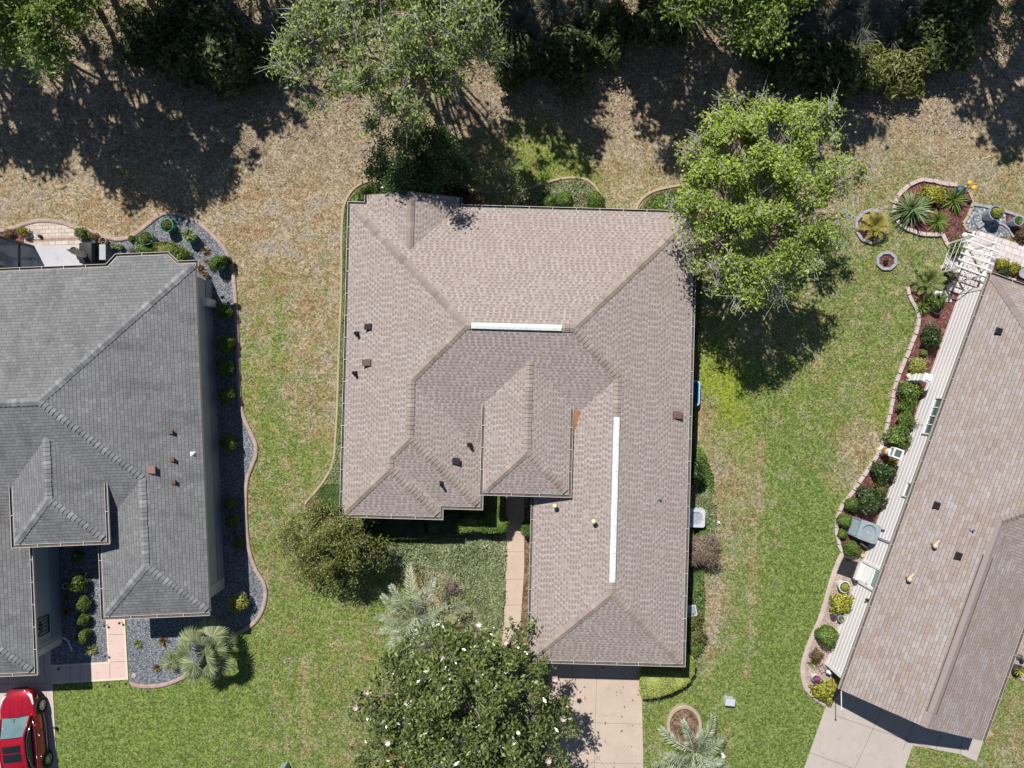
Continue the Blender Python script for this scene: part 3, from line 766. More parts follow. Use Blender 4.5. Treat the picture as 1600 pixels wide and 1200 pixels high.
class House:
    def __init__(s, root, theta, m, mats, gut):
        s.root = root; s.m = m; s.c = math.cos(theta); s.s = math.sin(theta); s.th = theta
        s.faces = []; s.mats = mats; s.gut = gut; s.caps = []

    def w(s, u, v, z=0.0):
        u *= s.m
        return Vector((u * s.c - v * s.s, u * s.s + v * s.c, z))

    def face(s, ax, pos, z0, pts):
        """ax: side that the eave is on"""
        vs = []; uvs = []
        k = math.sqrt(1 + PT * PT)
        for u, v in pts:
            d = {'W': u - pos, 'E': pos - u, 'N': pos - v, 'S': v - pos}[ax]
            z = z0 + PT * d
            vs.append(s.w(u, v, z))
            uvs.append(((v if ax in 'WE' else u) + 31.7 * 'WENS'.index(ax), d * k + 40))
        s.faces.append((vs, uvs))

    def roof(s, soffit):
        bm = bmesh.new(); uvl = bm.loops.layers.uv.new('UVMap')
        for vs, uvs in s.faces:
            f = bm.faces.new([bm.verts.new(v) for v in vs])
            for l, uv in zip(f.loops, uvs): l[uvl].uv = uv
            f.normal_update()
            if f.normal.z < 0: f.normal_flip()
        for poly in soffit:           # (u,v,z) loops: fascia + soffit
            top = [s.w(u, v, z - .004) for u, v, z in poly]; bot = [p - Vector((0, 0, .17)) for p in top]
            n = len(top)
            for i in range(n):
                j = (i + 1) % n
                f = bm.faces.new([bm.verts.new(x) for x in (top[i], bot[i], bot[j], top[j])]); f.material_index = 1
            f = bm.faces.new([bm.verts.new(x) for x in bot]); f.material_index = 1
            f.normal_update()
            if f.normal.z > 0: f.normal_flip()
        me = bpy.data.meshes.new('roof'); bm.to_mesh(me); bm.free()
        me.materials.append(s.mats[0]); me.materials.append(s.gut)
        s.roofo = link('roof', me, s.root)
        s.bvh = BVHTree.FromPolygons([v.co.copy() for v in me.vertices], [tuple(p.vertices) for p in me.polygons])
        return s.roofo

    def hit(s, px, py):
        """point and normal of the roof seen at a photo pixel"""
        o = Vector((0, 0, H)); d = (P(px, py, 0) - o).normalized()
        loc, nor, i, dist = s.bvh.ray_cast(o, d)
        return loc, (nor if nor.z > 0 else -nor)

    def cap(s, a, b, slope, width=.34, exp=.19):
        """ridge or hip cap shingles from high end a to low end b; a,b: (u,v,z)"""
        s.caps.append((s.w(*a), s.w(*b), slope, width, exp))

    def build_caps(s, mat):
        r = random.Random(5)
        for a, b, sl, wd, ex in s.caps:
            mb = MB()
            d = b - a; L = d.length; d.normalize()
            lat = Vector((-d.y, d.x, 0)).normalized()
            up = d.cross(lat);
            if up.z < 0: up = -up
            n = max(1, int(L / ex))
            for i in range(n):
                t0 = i * L / n - .02; t1 = (i + 1) * L / n + .01
                hw = wd / 2 * r.uniform(.94, 1.06); h0, h1 = .014, .050
                vs = []
                for t, h in ((t0, h0), (t1, h1)):
                    c = a + d * t
                    for q in (-1, 0, 1):
                        vs.append(c + lat * hw * q + Vector((0, 0, h - (sl * hw if q else 0) + (.0 if q else .012))))
                for q in (-1, 0, 1):
                    vs.append(a + d * t1 + lat * hw * q + Vector((0, 0, -.01 - (sl * hw if q else 0))))
                mb.add(vs, [(0, 1, 4, 3), (1, 2, 5, 4), (3, 4, 7, 6), (4, 5, 8, 7)])
            me = mb.mesh('ridge_cap', mat, fix=False)
            bm = bmesh.new(); bm.from_mesh(me)
            for f in bm.faces:
                if f.normal.z < -.05: f.normal_flip()
            bm.to_mesh(me); bm.free()
            link('ridge_cap', me, s.roofo)

    def gutter(s, chain, closed=False, name='gutter'):
        """chain of (u,v,z) eave points walked with the outside on the right"""
        # walk it so that the outside is on the left: probe the roof beside the longest run
        i = max(range(len(chain) - 1), key=lambda i: (s.w(*chain[i + 1]) - s.w(*chain[i])).length)
        a, b = s.w(*chain[i]), s.w(*chain[i + 1]); d = (b - a).normalized()
        q = (a + b) / 2 + Vector((-d.y, d.x, 0)) * .15
        hit = s.bvh.ray_cast(Vector((q.x, q.y, a.z + .6)), Vector((0, 0, -1)), .65)[0]
        if hit is not None: chain = chain[::-1]
        pts = [s.w(u, v) for u, v, z in chain]; zs = [z for _, _, z in chain]
        prof = [(.012, -.01), (.012, -.13), (.145, -.135), (.165, .0), (.146, .0), (.135, -.075), (.032, -.075), (.032, -.01)]
        p2 = [p.to_2d() for p in pts]
        lines = [offset_path(p2, o, closed) for o, z in prof]
        mb = MB(); n = len(pts); k = len(prof)
        vs = [(lines[q][i].x, lines[q][i].y, zs[i] + prof[q][1]) for i in range(n) for q in range(k)]
        fs = []; inn = []
        for i in range(n if closed else n - 1):
            j = (i + 1) % n
            for q in range(k):
                q2 = (q + 1) % k
                (inn if q in (4, 5, 6) else fs).append((i * k + q, i * k + q2, j * k + q2, j * k + q))
        if not closed:
            fs += [tuple(range(k)), tuple((n - 1) * k + q for q in range(k))]
        mb.add(vs, fs); mb.add(vs, inn, 1)
        # hanger straps
        for i in range(n if closed else n - 1):
            j = (i + 1) % n
            a = Vector((p2[i].x, p2[i].y, zs[i])); b = Vector((p2[j].x, p2[j].y, zs[j])); L = (b - a).length
            d = (b - a).normalized(); nr = Vector((-d.y, d.x, 0))
            for q in range(1, int(L / 1.0)):
                c = a + d * (q * L / int(L / 1.0))
                mb.bar(c + nr * .01 + Vector((0, 0, -.006)), c + nr * .16 + Vector((0, 0, -.006)), .022, .010)
        return mb.build(name, (s.gut, M_gutIn), s.roofo)

    def wall_poly(s, poly, inset):
        q = [s.w(u, v).to_2d() for u, v in poly]
        a = sum(q[i].x * q[(i + 1) % len(q)].y - q[(i + 1) % len(q)].x * q[i].y for i in range(len(q)))
        if a < 0: q = q[::-1]
        return offset_path(q, inset, True)

    def place(s, px, py):
        p, n = s.hit(px, py)
        return p, n

    def frame_at(s, px, py, align=True):
        """matrix on the slope: z = roof normal, y = up the slope"""
        p, n = s.hit(px, py)
        up = (Vector((0, 0, 1)) - n * n.z).normalized()
        x = up.cross(n)
        return Matrix.Translation(p) @ Matrix((x, up, n)).transposed().to_4x4()

    def upright_at(s, px, py):
        p, n = s.hit(px, py)
        dn = Vector((n.x, n.y, 0)).normalized()
        x = dn.cross(Vector((0, 0, 1)))
        return Matrix.Translation(p) @ Matrix((-x, -dn, Vector((0, 0, 1)))).transposed().to_4x4()

    # ---- roof fittings
    def pipe(s, px, py, h=.32, r=.05, mat=None, name='vent_pipe', flash=None):
        M = s.upright_at(px, py); mb = MB()
        mb.lathe([(r, -.1), (r, h), (r * .7, h), (r * .7, h - .08), (0.0, h - .08)], 14, mi=0)
        o = mb.mesh(name, mat or M_black, smooth=False)
        ob = link(name, o, s.roofo); ob.matrix_local = M
        Mf = s.frame_at(px, py); f = MB()
        f.box(-.10, .10, -.10, .13, -.01, .012); f.lathe([(.10, .012), (r * 1.25, .13), (r * 1.05, .13)], 14)
        fo = link('flashing', f.mesh('flashing', flash or mat or M_black), s.roofo); fo.matrix_local = Mf
        return ob

    def hood(s, px, py, w=.32, l=.34, h=.16, mat=None, name='roof_vent'):
        M = s.frame_at(px, py); mb = MB()
        mb.box(-w * .6, w * .6, -l * .55, l * .6, -.01, .012)
        vs = [(-w / 2, -l / 2, .0), (w / 2, -l / 2, .0), (w / 2, l / 2, .0), (-w / 2, l / 2, .0),
              (-w / 2, -l / 2, h), (w / 2, -l / 2, h), (w * .42, l / 2, h * .35), (-w * .42, l / 2, h * .35)]
        mb.add(vs, [(4, 5, 6, 7), (0, 4, 7, 3), (1, 2, 6, 5), (2, 3, 7, 6), (0, 1, 5, 4), (0, 3, 2, 1)])
        mb.box(-w * .56, w * .56, -l * .62, -l * .5, h * .88, h * 1.02)
        ob = link(name, mb.mesh(name, mat or M_brownv, bevel=.012), s.roofo); ob.matrix_local = M
        return ob

    def goose(s, px, py, mat, capmat, r=.1, h=.42, bend=False):
        M = s.upright_at(px, py); mb = MB()
        mb.lathe([(r * .8, -.1), (r * .8, h * .75), (r * 1.35, h * .78), (r * 1.35, h), (r * .9, h + .05), (0, h + .06)], 18)
        if bend:
            mb.tube([(0, 0, h * .3), (-.13, .1, h * .5), (-.27, .18, h * .35), (-.30, .2, .05)], [r * .7] * 4, 10)
        ob = link('vent_pipe', mb.mesh('vent_pipe', capmat, smooth=True), s.roofo); ob.matrix_local = M
        f = MB(); f.box(-.13, .13, -.13, .15, -.01, .012)
        fo = link('flashing', f.mesh('flashing', M_brownl), s.roofo); fo.matrix_local = s.frame_at(px, py)


def window(parent, M, w, h, glass, frame, panes=2, depth=.07):
    """M: x along wall, y up, z outwards"""
    f = MB(); t = .07
    f.box(-w / 2 - t, w / 2 + t, -t, 0, -.02, depth); f.box(-w / 2 - t, w / 2 + t, h, h + t, -.02, depth)
    f.box(-w / 2 - t, -w / 2, 0, h, -.02, depth); f.box(w / 2, w / 2 + t, 0, h, -.02, depth)
    for k in range(1, panes):
        x = -w / 2 + w * k / panes; f.box(x - .025, x + .025, 0, h, -.02, depth - .02)
    f.box(-w / 2, w / 2, h * .5 - .02, h * .5 + .02, -.02, depth - .025)
    o = f.build('window', frame, parent); o.matrix_local = M
    g = MB(); g.box(-w / 2, w / 2, 0, h, -.01, .02)
    go = g.build('pane', glass, o)
    return o


def wall_frame(a, b, t, z):
    """frame on a wall running a->b (outside on the right when walking a->b)"""
    a = Vector((a[0], a[1], 0)); b = Vector((b[0], b[1], 0)); d = (b - a).normalized()
    out = Vector((d.y, -d.x, 0))
    p = a.lerp(b, t) + Vector((0, 0, z))
    return Matrix.Translation(p) @ Matrix((d, Vector((0, 0, 1)), out)).transposed().to_4x4()


def canonical(h, uL, uR, vT, D, w, vW, g, vG, entry=None, step=None, gable=None, bay=None, ggable=False):
    vR = vT - D; zr = Z0 + PT * D; v0 = vR - D
    uW = uL + 2 * w; uG = uR - 2 * g
    A = (uL + D, vR); B = (uR - D, vR)
    Cn = (uL + w, vR - (D - w)); Cs = (uL + w, vW + w)
    Dn = (uR - g, vR - (D - g)); Ds = (uR - g, vG if ggable else vG + g)
    TL = (uL, vT); TR = (uR, vT)
    h.vR, h.v0, h.uW, h.uG = vR, v0, uW, uG
    if step:
        uS, vS = step; ws = (uS - uL) / 2
        K1 = (uL + ws, vW + ws); K2 = (uL + ws, vS + ws)
        h.face('W', uL, Z0, [TL, A, Cn, Cs, K1, K2, (uL, vS)])
        h.face('S', vW, Z0, [Cs, (uW, vW), (uS, vW), K1])
        h.face('E', uS, Z0, [K1, (uS, vW), (uS, vS), K2])
        h.face('S', vS, Z0, [K2, (uS, vS), (uL, vS)])
        south = [(uW, vW), (uS, vW), (uS, vS), (uL, vS)]
        zs = Z0 + PT * ws
        h.cap((*K1, zs), (*K2, zs), PT); h.cap((*K2, zs), (uL + .12, vS + .12, Z0 + .05), .32); h.cap((*K2, zs), (uS - .12, vS + .12, Z0 + .05), .32)
        h.cap((*Cs, Z0 + PT * w), (*K1, zs), .32)
    else:
        h.face('W', uL, Z0, [TL, A, Cn, Cs, (uL, vW)])
        h.face('S', vW, Z0, [Cs, (uW, vW), (uL, vW)])
        south = [(uW, vW), (uL, vW)]
        h.cap((*Cs, Z0 + PT * w), (uL + .12, vW + .12, Z0 + .05), .32)
    h.face('E', uW, Z0, [Cn, (uW, v0), (uW, vW), Cs])
    h.face('S', v0, Z0, [A, B, Dn, (uG, v0), (uW, v0), Cn])
    h.face('W', uG, Z0, [Dn, Ds, (uG, vG), (uG, v0)])
    if not ggable: h.face('S', vG, Z0, [Ds, (uR, vG), (uG, vG)])
    h.face('E', uR, Z0, [B, TR, (uR, vG), Ds, Dn])
    zw = Z0 + PT * w; zg = Z0 + PT * g
    north = []
    if gable:
        g0, g1, vN = gable; gc = (g0 + g1) / 2; wg = (g1 - g0) / 2
        zt = Z0 + PT * wg
        h.face('N', vT, Z0, [TL, (g0, vT), (gc, vT - wg), (g1, vT), TR, B, A])
        h.face('W', g0, Z0, [(g0, vT), (g0, vN), (gc, vN), (gc, vT - wg)])
        h.face('E', g1, Z0, [(g1, vT), (g1, vN), (gc, vN), (gc, vT - wg)])
        h.cap((gc, vT - wg, zt), (gc, vN, zt), PT)
        north = [(g0, vT, Z0), (g0, vN, Z0), (gc, vN, zt), (g1, vN, Z0), (g1, vT, Z0)]
    elif bay:
        b0, b1, b2, b3, bd = bay
        zb = Z0 - PT * bd
        h.face('N', vT, Z0, [TL, (b0, vT), (b1, vT + bd), (b2, vT + bd), (b3, vT), TR, B, A])
        north = [(b0, vT, Z0), (b1, vT + bd, zb), (b2, vT + bd, zb), (b3, vT, Z0)]
    else:
        h.face('N', vT, Z0, [TL, TR, B, A])
    eave = [(uL, vT, Z0)] + north + [(uR, vT, Z0), (uR, vG, Z0)]
    if ggable: eave += [(uR - g, vG, zg)]
    eave += [(uG, vG, Z0), (uG, v0, Z0), (uW, v0, Z0)] + [(a, b, Z0) for a, b in south]
    h.eave = eave
    h.cap((*A, zr), (*B, zr), PT)
    h.cap((*A, zr), (uL + .12, vT - .12, Z0 + .05), .32); h.cap((*B, zr), (uR - .12, vT - .12, Z0 + .05), .32)
    h.cap((*A, zr), (*Cn, zw), .32); h.cap((*B, zr), (*Dn, zg), .32)
    h.cap((*Cn, zw), (*Cs, zw), PT); h.cap((*Cs, zw), (uW - .12, vW + .12, Z0 + .05), .32)
    h.cap((*Dn, zg), (*Ds, zg), PT)
    if not ggable:
        h.cap((*Ds, zg), (uR - .12, vG + .12, Z0 + .05), .32); h.cap((*Ds, zg), (uG + .12, vG + .12, Z0 + .05), .32)
    soff = [eave]
    if entry:
        e0, e1, vE, zE = entry; ec = (e0 + e1) / 2; we = (e1 - e0) / 2; ze = zE + PT * we
        vM = vR - (zr - zE) / PT; v1 = vR - (zr - ze) / PT; E1 = (ec, vE + we)
        h.face('W', e0, zE, [(e0, vM), (ec, v1), E1, (e0, vE)])
        h.face('E', e1, zE, [(e1, vM), (ec, v1), E1, (e1, vE)])
        h.face('S', vE, zE, [E1, (e1, vE), (e0, vE)])
        h.cap((ec, v1, ze), (*E1, ze), PT); h.cap((*E1, ze), (e0 + .12, vE + .12, zE + .05), .32); h.cap((*E1, ze), (e1 - .12, vE + .12, zE + .05), .32)
        soff.append([(e0, vM, zE), (e1, vM, zE), (e1, vE, zE), (e0, vE, zE)])
        h.entry = (e0, e1, vE, zE, vM)
    return soff


def house_walls(h, mat, inset, name='wall', z1=Z0 - .16):
    flat = [(u, v) for u, v, z in h.eave]
    q = h.wall_poly(flat, inset)
    o = MB().prism(q, -.05, z1).build(name, mat, h.root)
    if hasattr(h, 'entry'):
        e0, e1, vE, zE, vM = h.entry
        q2 = h.wall_poly([(e0, vM), (e1, vM), (e1, vE + .5), (e0, vE + .5)], .3)
        MB().prism(q2, -.05, zE - .165).build('entry_wall', mat, h.root)
    return q


# =========================== middle house (tan) ===========================
root = empty('house', P(800, 600))
root.location = (0, 0, 0)
tag(root, 'tan shingled hip roofed house with two white ridge vents in the middle of the lots', 'house')
hA = House(root, R(-1.55), 1, (M_shA,), M_gut)
soff = canonical(hA, -7.71, 8.26, 8.13, 5.62, 3.175, -5.74, 3.53, -12.79, entry=(-1.17, 2.67, -4.93, 3.34), step=(-3.2, -6.25), gable=(-6.94, -2.71, 8.63))
hA.roof(soff); hA.build_caps(M_capA)
house_walls(hA, M_stucA, .42)
e = hA.eave
ev = {}
hA.gutter([(-2.71, 8.63, Z0), (-2.71, 8.13, Z0), (8.26, 8.13, Z0), (8.26, -12.79, Z0), (1.2, -12.79, Z0), (1.2, -5.2, Z0)])
hA.gutter([(-1.36, -3.4, Z0), (-1.36, -5.74, Z0), (-3.2, -5.74, Z0), (-3.2, -6.25, Z0), (-7.71, -6.25, Z0), (-7.71, 8.13, Z0), (-6.94, 8.13, Z0), (-6.94, 8.63, Z0)])
hA.gutter([(-1.17, -.9, 3.34), (-1.17, -4.93, 3.34), (2.67, -4.93, 3.34), (2.67, -.9, 3.34)])


def ridge_vent(h, a, b, wd, mat, z=.05, slope=PT, th=.03):
    """a,b world points on the ridge"""
    d = (b - a).normalized(); lat = Vector((-d.y, d.x, 0)).normalized()
    vs = []
    for p in (a, b):
        for q, zz in ((-1, z - slope * wd / 2), (0, z), (1, z - slope * wd / 2)):
            vs.append(p + lat * q * wd / 2 + Vector((0, 0, zz)))
        for q, zz in ((-1, z - slope * wd / 2 - .06), (1, z - slope * wd / 2 - .06)):
            vs.append(p + lat * q * wd / 2 + Vector((0, 0, zz)))
    mb = MB().add(vs, [(0, 1, 6, 5), (1, 2, 7, 6), (0, 5, 8, 3), (2, 4, 9, 7), (0, 3, 4, 2, 1), (5, 6, 7, 9, 8)])
    if mat is M_ventW:      # joints between lengths, with nail heads
        L_ = (b - a).length; k_ = int(L_ / 1.22)
        for i in range(1, k_ + 1):
            p = a + d * min(i * 1.22, L_ - .1)
            for q in (-1, 1):
                mb.bar(p + Vector((0, 0, z + .003)), p + lat * q * wd / 2 + Vector((0, 0, z - slope * wd / 2 + .003)), .012, .004, 1)
        for i in range(int(L_ / .4)):
            for q in (-.7, .7):
                p = a + d * (.2 + i * .4) + lat * q * wd / 2 + Vector((0, 0, z - slope * wd * .35 + .003)); mb.box(p.x - .012, p.x + .012, p.y - .012, p.y + .012, p.z - .002, p.z + .004, 1)
    o = mb.build('ridge_vent', (mat, M_steel), h.roofo)
    return o


zr = Z0 + PT * 5.62; zg = Z0 + PT * 3.53
ridge_vent(hA, hA.w(-1.85, hA.vR, zr), hA.w(2.1, hA.vR, zr), .26, M_ventW, .10)
ridge_vent(hA, hA.w(8.26 - 3.53, -1.35, zg), hA.w(8.26 - 3.53, -8.75, zg), .26, M_ventW, .10)
hA.pipe(558, 521, .34, .075); hA.pipe(555, 583, .34, .075)
hA.hood(577, 511, .28, .26, .17, M_black); hA.hood(575, 567, .30, .32, .2, M_brownv)
hA.pipe(734, 695, .34, .075); hA.pipe(690, 756, .38, .06); hA.hood(712, 721, .28, .26, .18, M_black)
hA.hood(1057, 649, .32, .34, .18, M_brownv)
hA.goose(866, 788, M_cream, M_creamY, .082, .42); hA.goose(926, 812, M_cream, M_creamY, .082, .42)
hA.pipe(1030, 779, .2, .035, M_steel)
# rusty cricket flashing in the gap beside the entry roof
mb = MB()
pts = [hA.hit(894, 642)[0], hA.hit(907, 642)[0], hA.hit(894, 687)[0]]
mb.add([p + Vector((0, 0, .012)) for p in pts] + [p + Vector((0, 0, -.03)) for p in pts], [(0, 1, 2), (3, 5, 4), (0, 3, 4, 1), (1, 4, 5, 2), (2, 5, 3, 0)])
mb.build('rusty_flashing', M_rust, hA.roofo)
# garage door, entry door and windows
gw = hA.wall_poly([(1.2, -12.79), (8.26, -12.79), (8.26, 8.13), (1.2, 8.13)], .42)


def uvframe(h, u, v, z, side):
    p = h.w(u, v, z)
    o = {'S': h.w(0, -1), 'N': h.w(0, 1), 'E': h.w(1, 0), 'W': h.w(-1, 0)}[side]
    x = Vector((0, 0, 1)).cross(o)
    return Matrix.Translation(p) @ Matrix((x, Vector((0, 0, 1)), o)).transposed().to_4x4()


def garage_door(h, u, v, wdt):
    f = MB(); hh = 2.15
    for k in range(4):
        f.box(-wdt / 2, wdt / 2, .02 + k * hh / 4, .0 + (k + 1) * hh / 4 - .015, -.02, .04)
    o = f.build('garage_door', M_door, h.root, bevel=.008); o.matrix_local = uvframe(h, u, v, 0, 'S')


garage_door(hA, 4.75, -12.37, 4.9)
for (u, v, sd, ww, hh) in ((-5.4, -5.83, 'S', 1.6, 1.3), (-7.29, 4.5, 'W', 1.0, 1.2), (-7.29, -1.0, 'W', 1.0, 1.2), (7.84, 3.6, 'E', 1.2, 1.2), (7.84, -4.2, 'E', .9, 1.1), (2.2, 7.71, 'N', 2.2, 1.8), (5.4, 7.71, 'N', 1.4, 1.2)):
    window(hA.root, uvframe(hA, u, v, .9 if hh < 1.6 else .3, sd), ww, hh, M_glassA, M_white)
d = MB(); d.box(-.5, .5, 0, 2.1, -.02, .05); d.box(-.38, .38, .2, .9, .05, .065); d.box(-.38, .38, 1.05, 1.95, .05, .065)
do = d.build('door', M_white, hA.root); do.matrix_local = uvframe(hA, .74, -4.08, .03, 'S')
hd = MB(); hd.tube([(.4, 1.0, .05), (.4, 1.0, .1), (.3, 1.0, .1)], .015, 8); hd.build('handle', M_steel, do)

# =========================== left house (grey) ===========================
root = empty('house')
tag(root, 'grey shingled hip roofed house with grey blue stucco walls at the left edge', 'house')
hB = House(root, R(2.4), -1, (M_shB,), M_gut)
soff = canonical(hB, 14.51, 29.85, 6.22, 6.12, 2.45, -10.02, 3.53, -12.46, entry=(18.70, 22.84, -6.33, 3.4), bay=(15.35, 15.87, 18.22, 18.58, .48))
hB.roof(soff); hB.build_caps(M_capB)
q = house_walls(hB, M_stucB, .42)
MB().prism(offset_path(q, -.035, True), -.04, .72).build('plinth', M_plinth, hB.root)
# lighter corner boards on the two corners one can see
for (u, v) in ((14.93, -9.6), (23.21, -12.04)):
    cb = MB()
    c = hB.w(u, v)
    M = Matrix.Translation(c) @ Matrix.Rotation(hB.th, 4, 'Z')
    s_ = 1 if u < 20 else 1
    cb.box(-.42, .05, -.05, .48, -.04, Z0 - .175, 0, M)
    cb.build('corner_trim', M_trimB, hB.root)
zb = Z0 - PT * .48
hB.gutter([(14.51, 6.1, Z0), (14.51, 6.22, Z0), (15.35, 6.22, Z0), (15.87, 6.70, zb), (18.22, 6.70, zb), (18.58, 6.22, Z0), (29.85, 6.22, Z0)])
hB.gutter([(14.51, -10.02, Z0), (19.41, -10.02, Z0), (19.41, -6.1, Z0)])
hB.gutter([(22.79, -6.2, Z0), (22.79, -12.46, Z0), (29.85, -12.46, Z0)])
hB.gutter([(18.70, -3.7, 3.4), (18.70, -6.33, 3.4), (22.84, -6.33, 3.4), (22.84, -3.7, 3.4)])
hB.hood(237, 734, .34, .30, .22, M_pinkv); hB.hood(267, 675, .18, .18, .2, M_brownv); hB.hood(269, 718, .18, .18, .2, M_brownv); hB.hood(271, 753, .18, .18, .2, M_brownv)
hB.pipe(302, 709, .14, .03, M_white)
garage_door(hB, 26.3, -12.04, 4.9)
d = MB(); d.box(-.5, .5, 0, 2.1, -.02, .05); d.box(-.38, .38, 1.05, 1.95, .05, .065)
do = d.build('door', M_white, hB.root); do.matrix_local = uvframe(hB, 20.6, -5.47, .03, 'S')
window(hB.root, uvframe(hB, 16.9, -9.6, .9, 'S'), 1.5, 1.2, M_glassA, M_white)
window(hB.root, uvframe(hB, 24.0, 5.8, .3, 'N'), 2.2, 1.9, M_glassA, M_white)
# white downspout at the garage corner
mb = MB()
a = hB.w(22.70, -12.35); ox = hB.w(-1, 0); oy = hB.w(0, 1)
c0 = hB.w(23.12, -11.75)
mb.tube([c0 + Vector((0, 0, 2.35)), c0 - ox * -.06 + Vector((0, 0, 2.1)), c0 + ox * .1 + Vector((0, 0, .5)), c0 + ox * .12 + Vector((0, 0, .2)), c0 + ox * .3 - oy * .2 + Vector((0, 0, .1)), c0 + ox * .45 - oy * .75 + Vector((0, 0, .06))], .05, 8)
mb.build('downspout', M_gut, hB.root)
# black iron wall ornament on the garage wall: a flag with stars in a ring and bars
mb = MB()
W_, H_ = 1.15, .78
fr = [(-.35, .0), (.62, .0), (.62, H_), (-.35, H_), (-.52, H_ - .18), (-.52, .18)]
for i in range(6):
    a = fr[i]; b = fr[(i + 1) % 6]
    mb.bar((a[0], a[1], .05), (b[0], b[1], .05), .035)
for k in range(1, 5): mb.bar((.02, k * H_ / 5, .05), (.62, k * H_ / 5, .05), .03)
for k in range(14):
    a0 = 2 * math.pi * k / 14; a1 = 2 * math.pi * (k + 1) / 14
    mb.bar((-.14 + .3 * math.cos(a0), .39 + .3 * math.sin(a0), .055), (-.14 + .3 * math.cos(a1), .39 + .3 * math.sin(a1), .055), .03)
for sx, sy in ((-.14, .53), (-.26, .34), (-.02, .34), (-.3, .5), (.02, .5)):
    pts = [(sx + (.075 if k % 2 == 0 else .03) * math.sin(math.pi * k / 5), sy + (.075 if k % 2 == 0 else .03) * math.cos(math.pi * k / 5)) for k in range(10)]
    n = 10
    mb.add([(x, y, .04) for x, y in pts] + [(x, y, .07) for x, y in pts], [tuple(range(10, 20)), tuple(reversed(range(10)))] + [(i, (i + 1) % 10, 10 + (i + 1) % 10, 10 + i) for i in range(10)])
wo = empty('wall_ornament'); tag(wo, 'black iron flag shaped ornament with stars on the shaded garage wall', 'ornament')
mo = mb.build('iron_frame', M_black, wo); Mo = uvframe(hB, 23.21, -10.75, 1.62, 'W')
mo.matrix_local = Mo @ Matrix(((0, 1, 0, -.42), (-1, 0, 0, 0), (0, 0, 1, 0), (0, 0, 0, 1))) @ Matrix.Scale(1.08, 4)

# =========================== right house (blend shingles, white siding) ===========================
root = empty('house')
tag(root, 'white sided house with brown blended shingles standing at an angle on the right', 'house')
M_acl0 = paint('conduit_grey', (.30,.33,.36), .5)
hC = House(root, R(-19.85), -1, (M_shC,), M_gutB)
soff = canonical(hC, -37.5, -19.28, 12.33, 7.05, 3.0, 1.5, 3.47, -8.2, ggable=True)
hC.roof(soff)
hC.caps = [c for c in hC.caps if c[2] != PT]
hC.build_caps(M_capC)
hC.gutter([(-19.28, 12.33, Z0), (-19.28, -8.2, Z0)])
hC.gutter([(-19.28, 12.33, Z0), (-37.5, 12.33, Z0)])
hC.gutter([(-26.22, -8.2, Z0), (-26.22, -1.8, Z0)])
# walls: plain core plus real lapped siding on the two sides that can be seen
flat = [(u, v) for u, v, z in hC.eave if not (abs(u + 22.75) < .01 and v == -8.2)]
q = hC.wall_poly(flat, .40)
MB().prism(q, -.05, Z0 - .17).build('wall', M_stucA, hC.root)
zg = Z0 + PT * 3.47
gb = MB(); a = [hC.w(-19.7, -7.8, Z0 - .18), hC.w(-25.8, -7.8, Z0 - .18), hC.w(-22.75, -7.8, zg - .12)]
b = [p + hC.w(0, .2) for p in a]
gb.add(a + b, [(0, 1, 2), (5, 4, 3), (0, 3, 4, 1), (1, 4, 5, 2), (2, 5, 3, 0)]); gb.build('gable_wall', M_siding, hC.root)


def siding(h, u, va, vb, mat, out):
    mb = MB(); n = 9; lap = (Z0 - .2) / n
    for k in range(n):
        z0 = k * lap; z1 = z0 + lap + .004
        pts = [(u, z0), (u + out * .052, z0), (u + out * .050, z0 + lap * .60), (u + out * .004, z1), (u, z1)]
        vs = [h.w(x, va, z) for x, z in pts] + [h.w(x, vb, z) for x, z in pts]
        mb.add(vs, [(i, (i + 1) % 5, 5 + (i + 1) % 5, 5 + i) for i in range(5)] + [(4, 3, 2, 1, 0), (5, 6, 7, 8, 9)])
    return mb.build('siding', mat, h.root, fix=True)


uw = -19.68
siding(hC, uw, 11.93, -7.8, M_siding, 1)
sf = MB()
# ridge vent: low shingle-over strip with a dark lip
a = hC.w(-22.75, -7.5, zg); b = hC.w(-22.75, .0, zg)
ridge_vent(hC, a, b, .40, M_capC, .025)
lp = MB(); dv = (b - a).normalized(); lt = Vector((-dv.y, dv.x, 0))
for q_ in (-1, 1):
    lp.bar(a + lt * q_ * .235 + Vector((0, 0, -.055)), b + lt * q_ * .235 + Vector((0, 0, -.055)), .03, .03)
lp.build('vent_lip', M_brownv, hC.roofo)
a = hC.w(-22.75, -8.2, zg); b2 = hC.w(-22.75, -7.55, zg)
ridge_vent(hC, a, b2, .34, M_capC, .012); ridge_vent(hC, b + dv * .1, hC.w(-22.75, 1.7, zg), .34, M_capC, .012)
hC.hood(1560, 518, .30, .26, .16, M_black); hC.hood(1463, 790, .30, .26, .14, M_black); hC.hood(1497, 869, .30, .26, .14, M_black)
hC.goose(1456, 851, M_cream, M_cream, .085, .3, True); hC.goose(1416, 903, M_cream, M_cream, .085, .3, True)
hC.pipe(1517, 827, .24, .04, M_steel)


def west_frame(px, py, z=0):
    """frame on the west wall at the point whose foot is nearest this ground pixel"""
    p = P(px, py); u, v = None, None
    c, s_ = hC.c, hC.s
    v = -p.x * s_ + p.y * c
    return uvframe(hC, uw + .035, v, z, 'E')


window(hC.root, west_frame(1440, 652, 1.25), 1.75, 1.0, M_glassA, M_white, 4, .09)
window(hC.root, west_frame(1402, 762, 1.45), .62, .75, M_glassA, M_white, 1, .09)
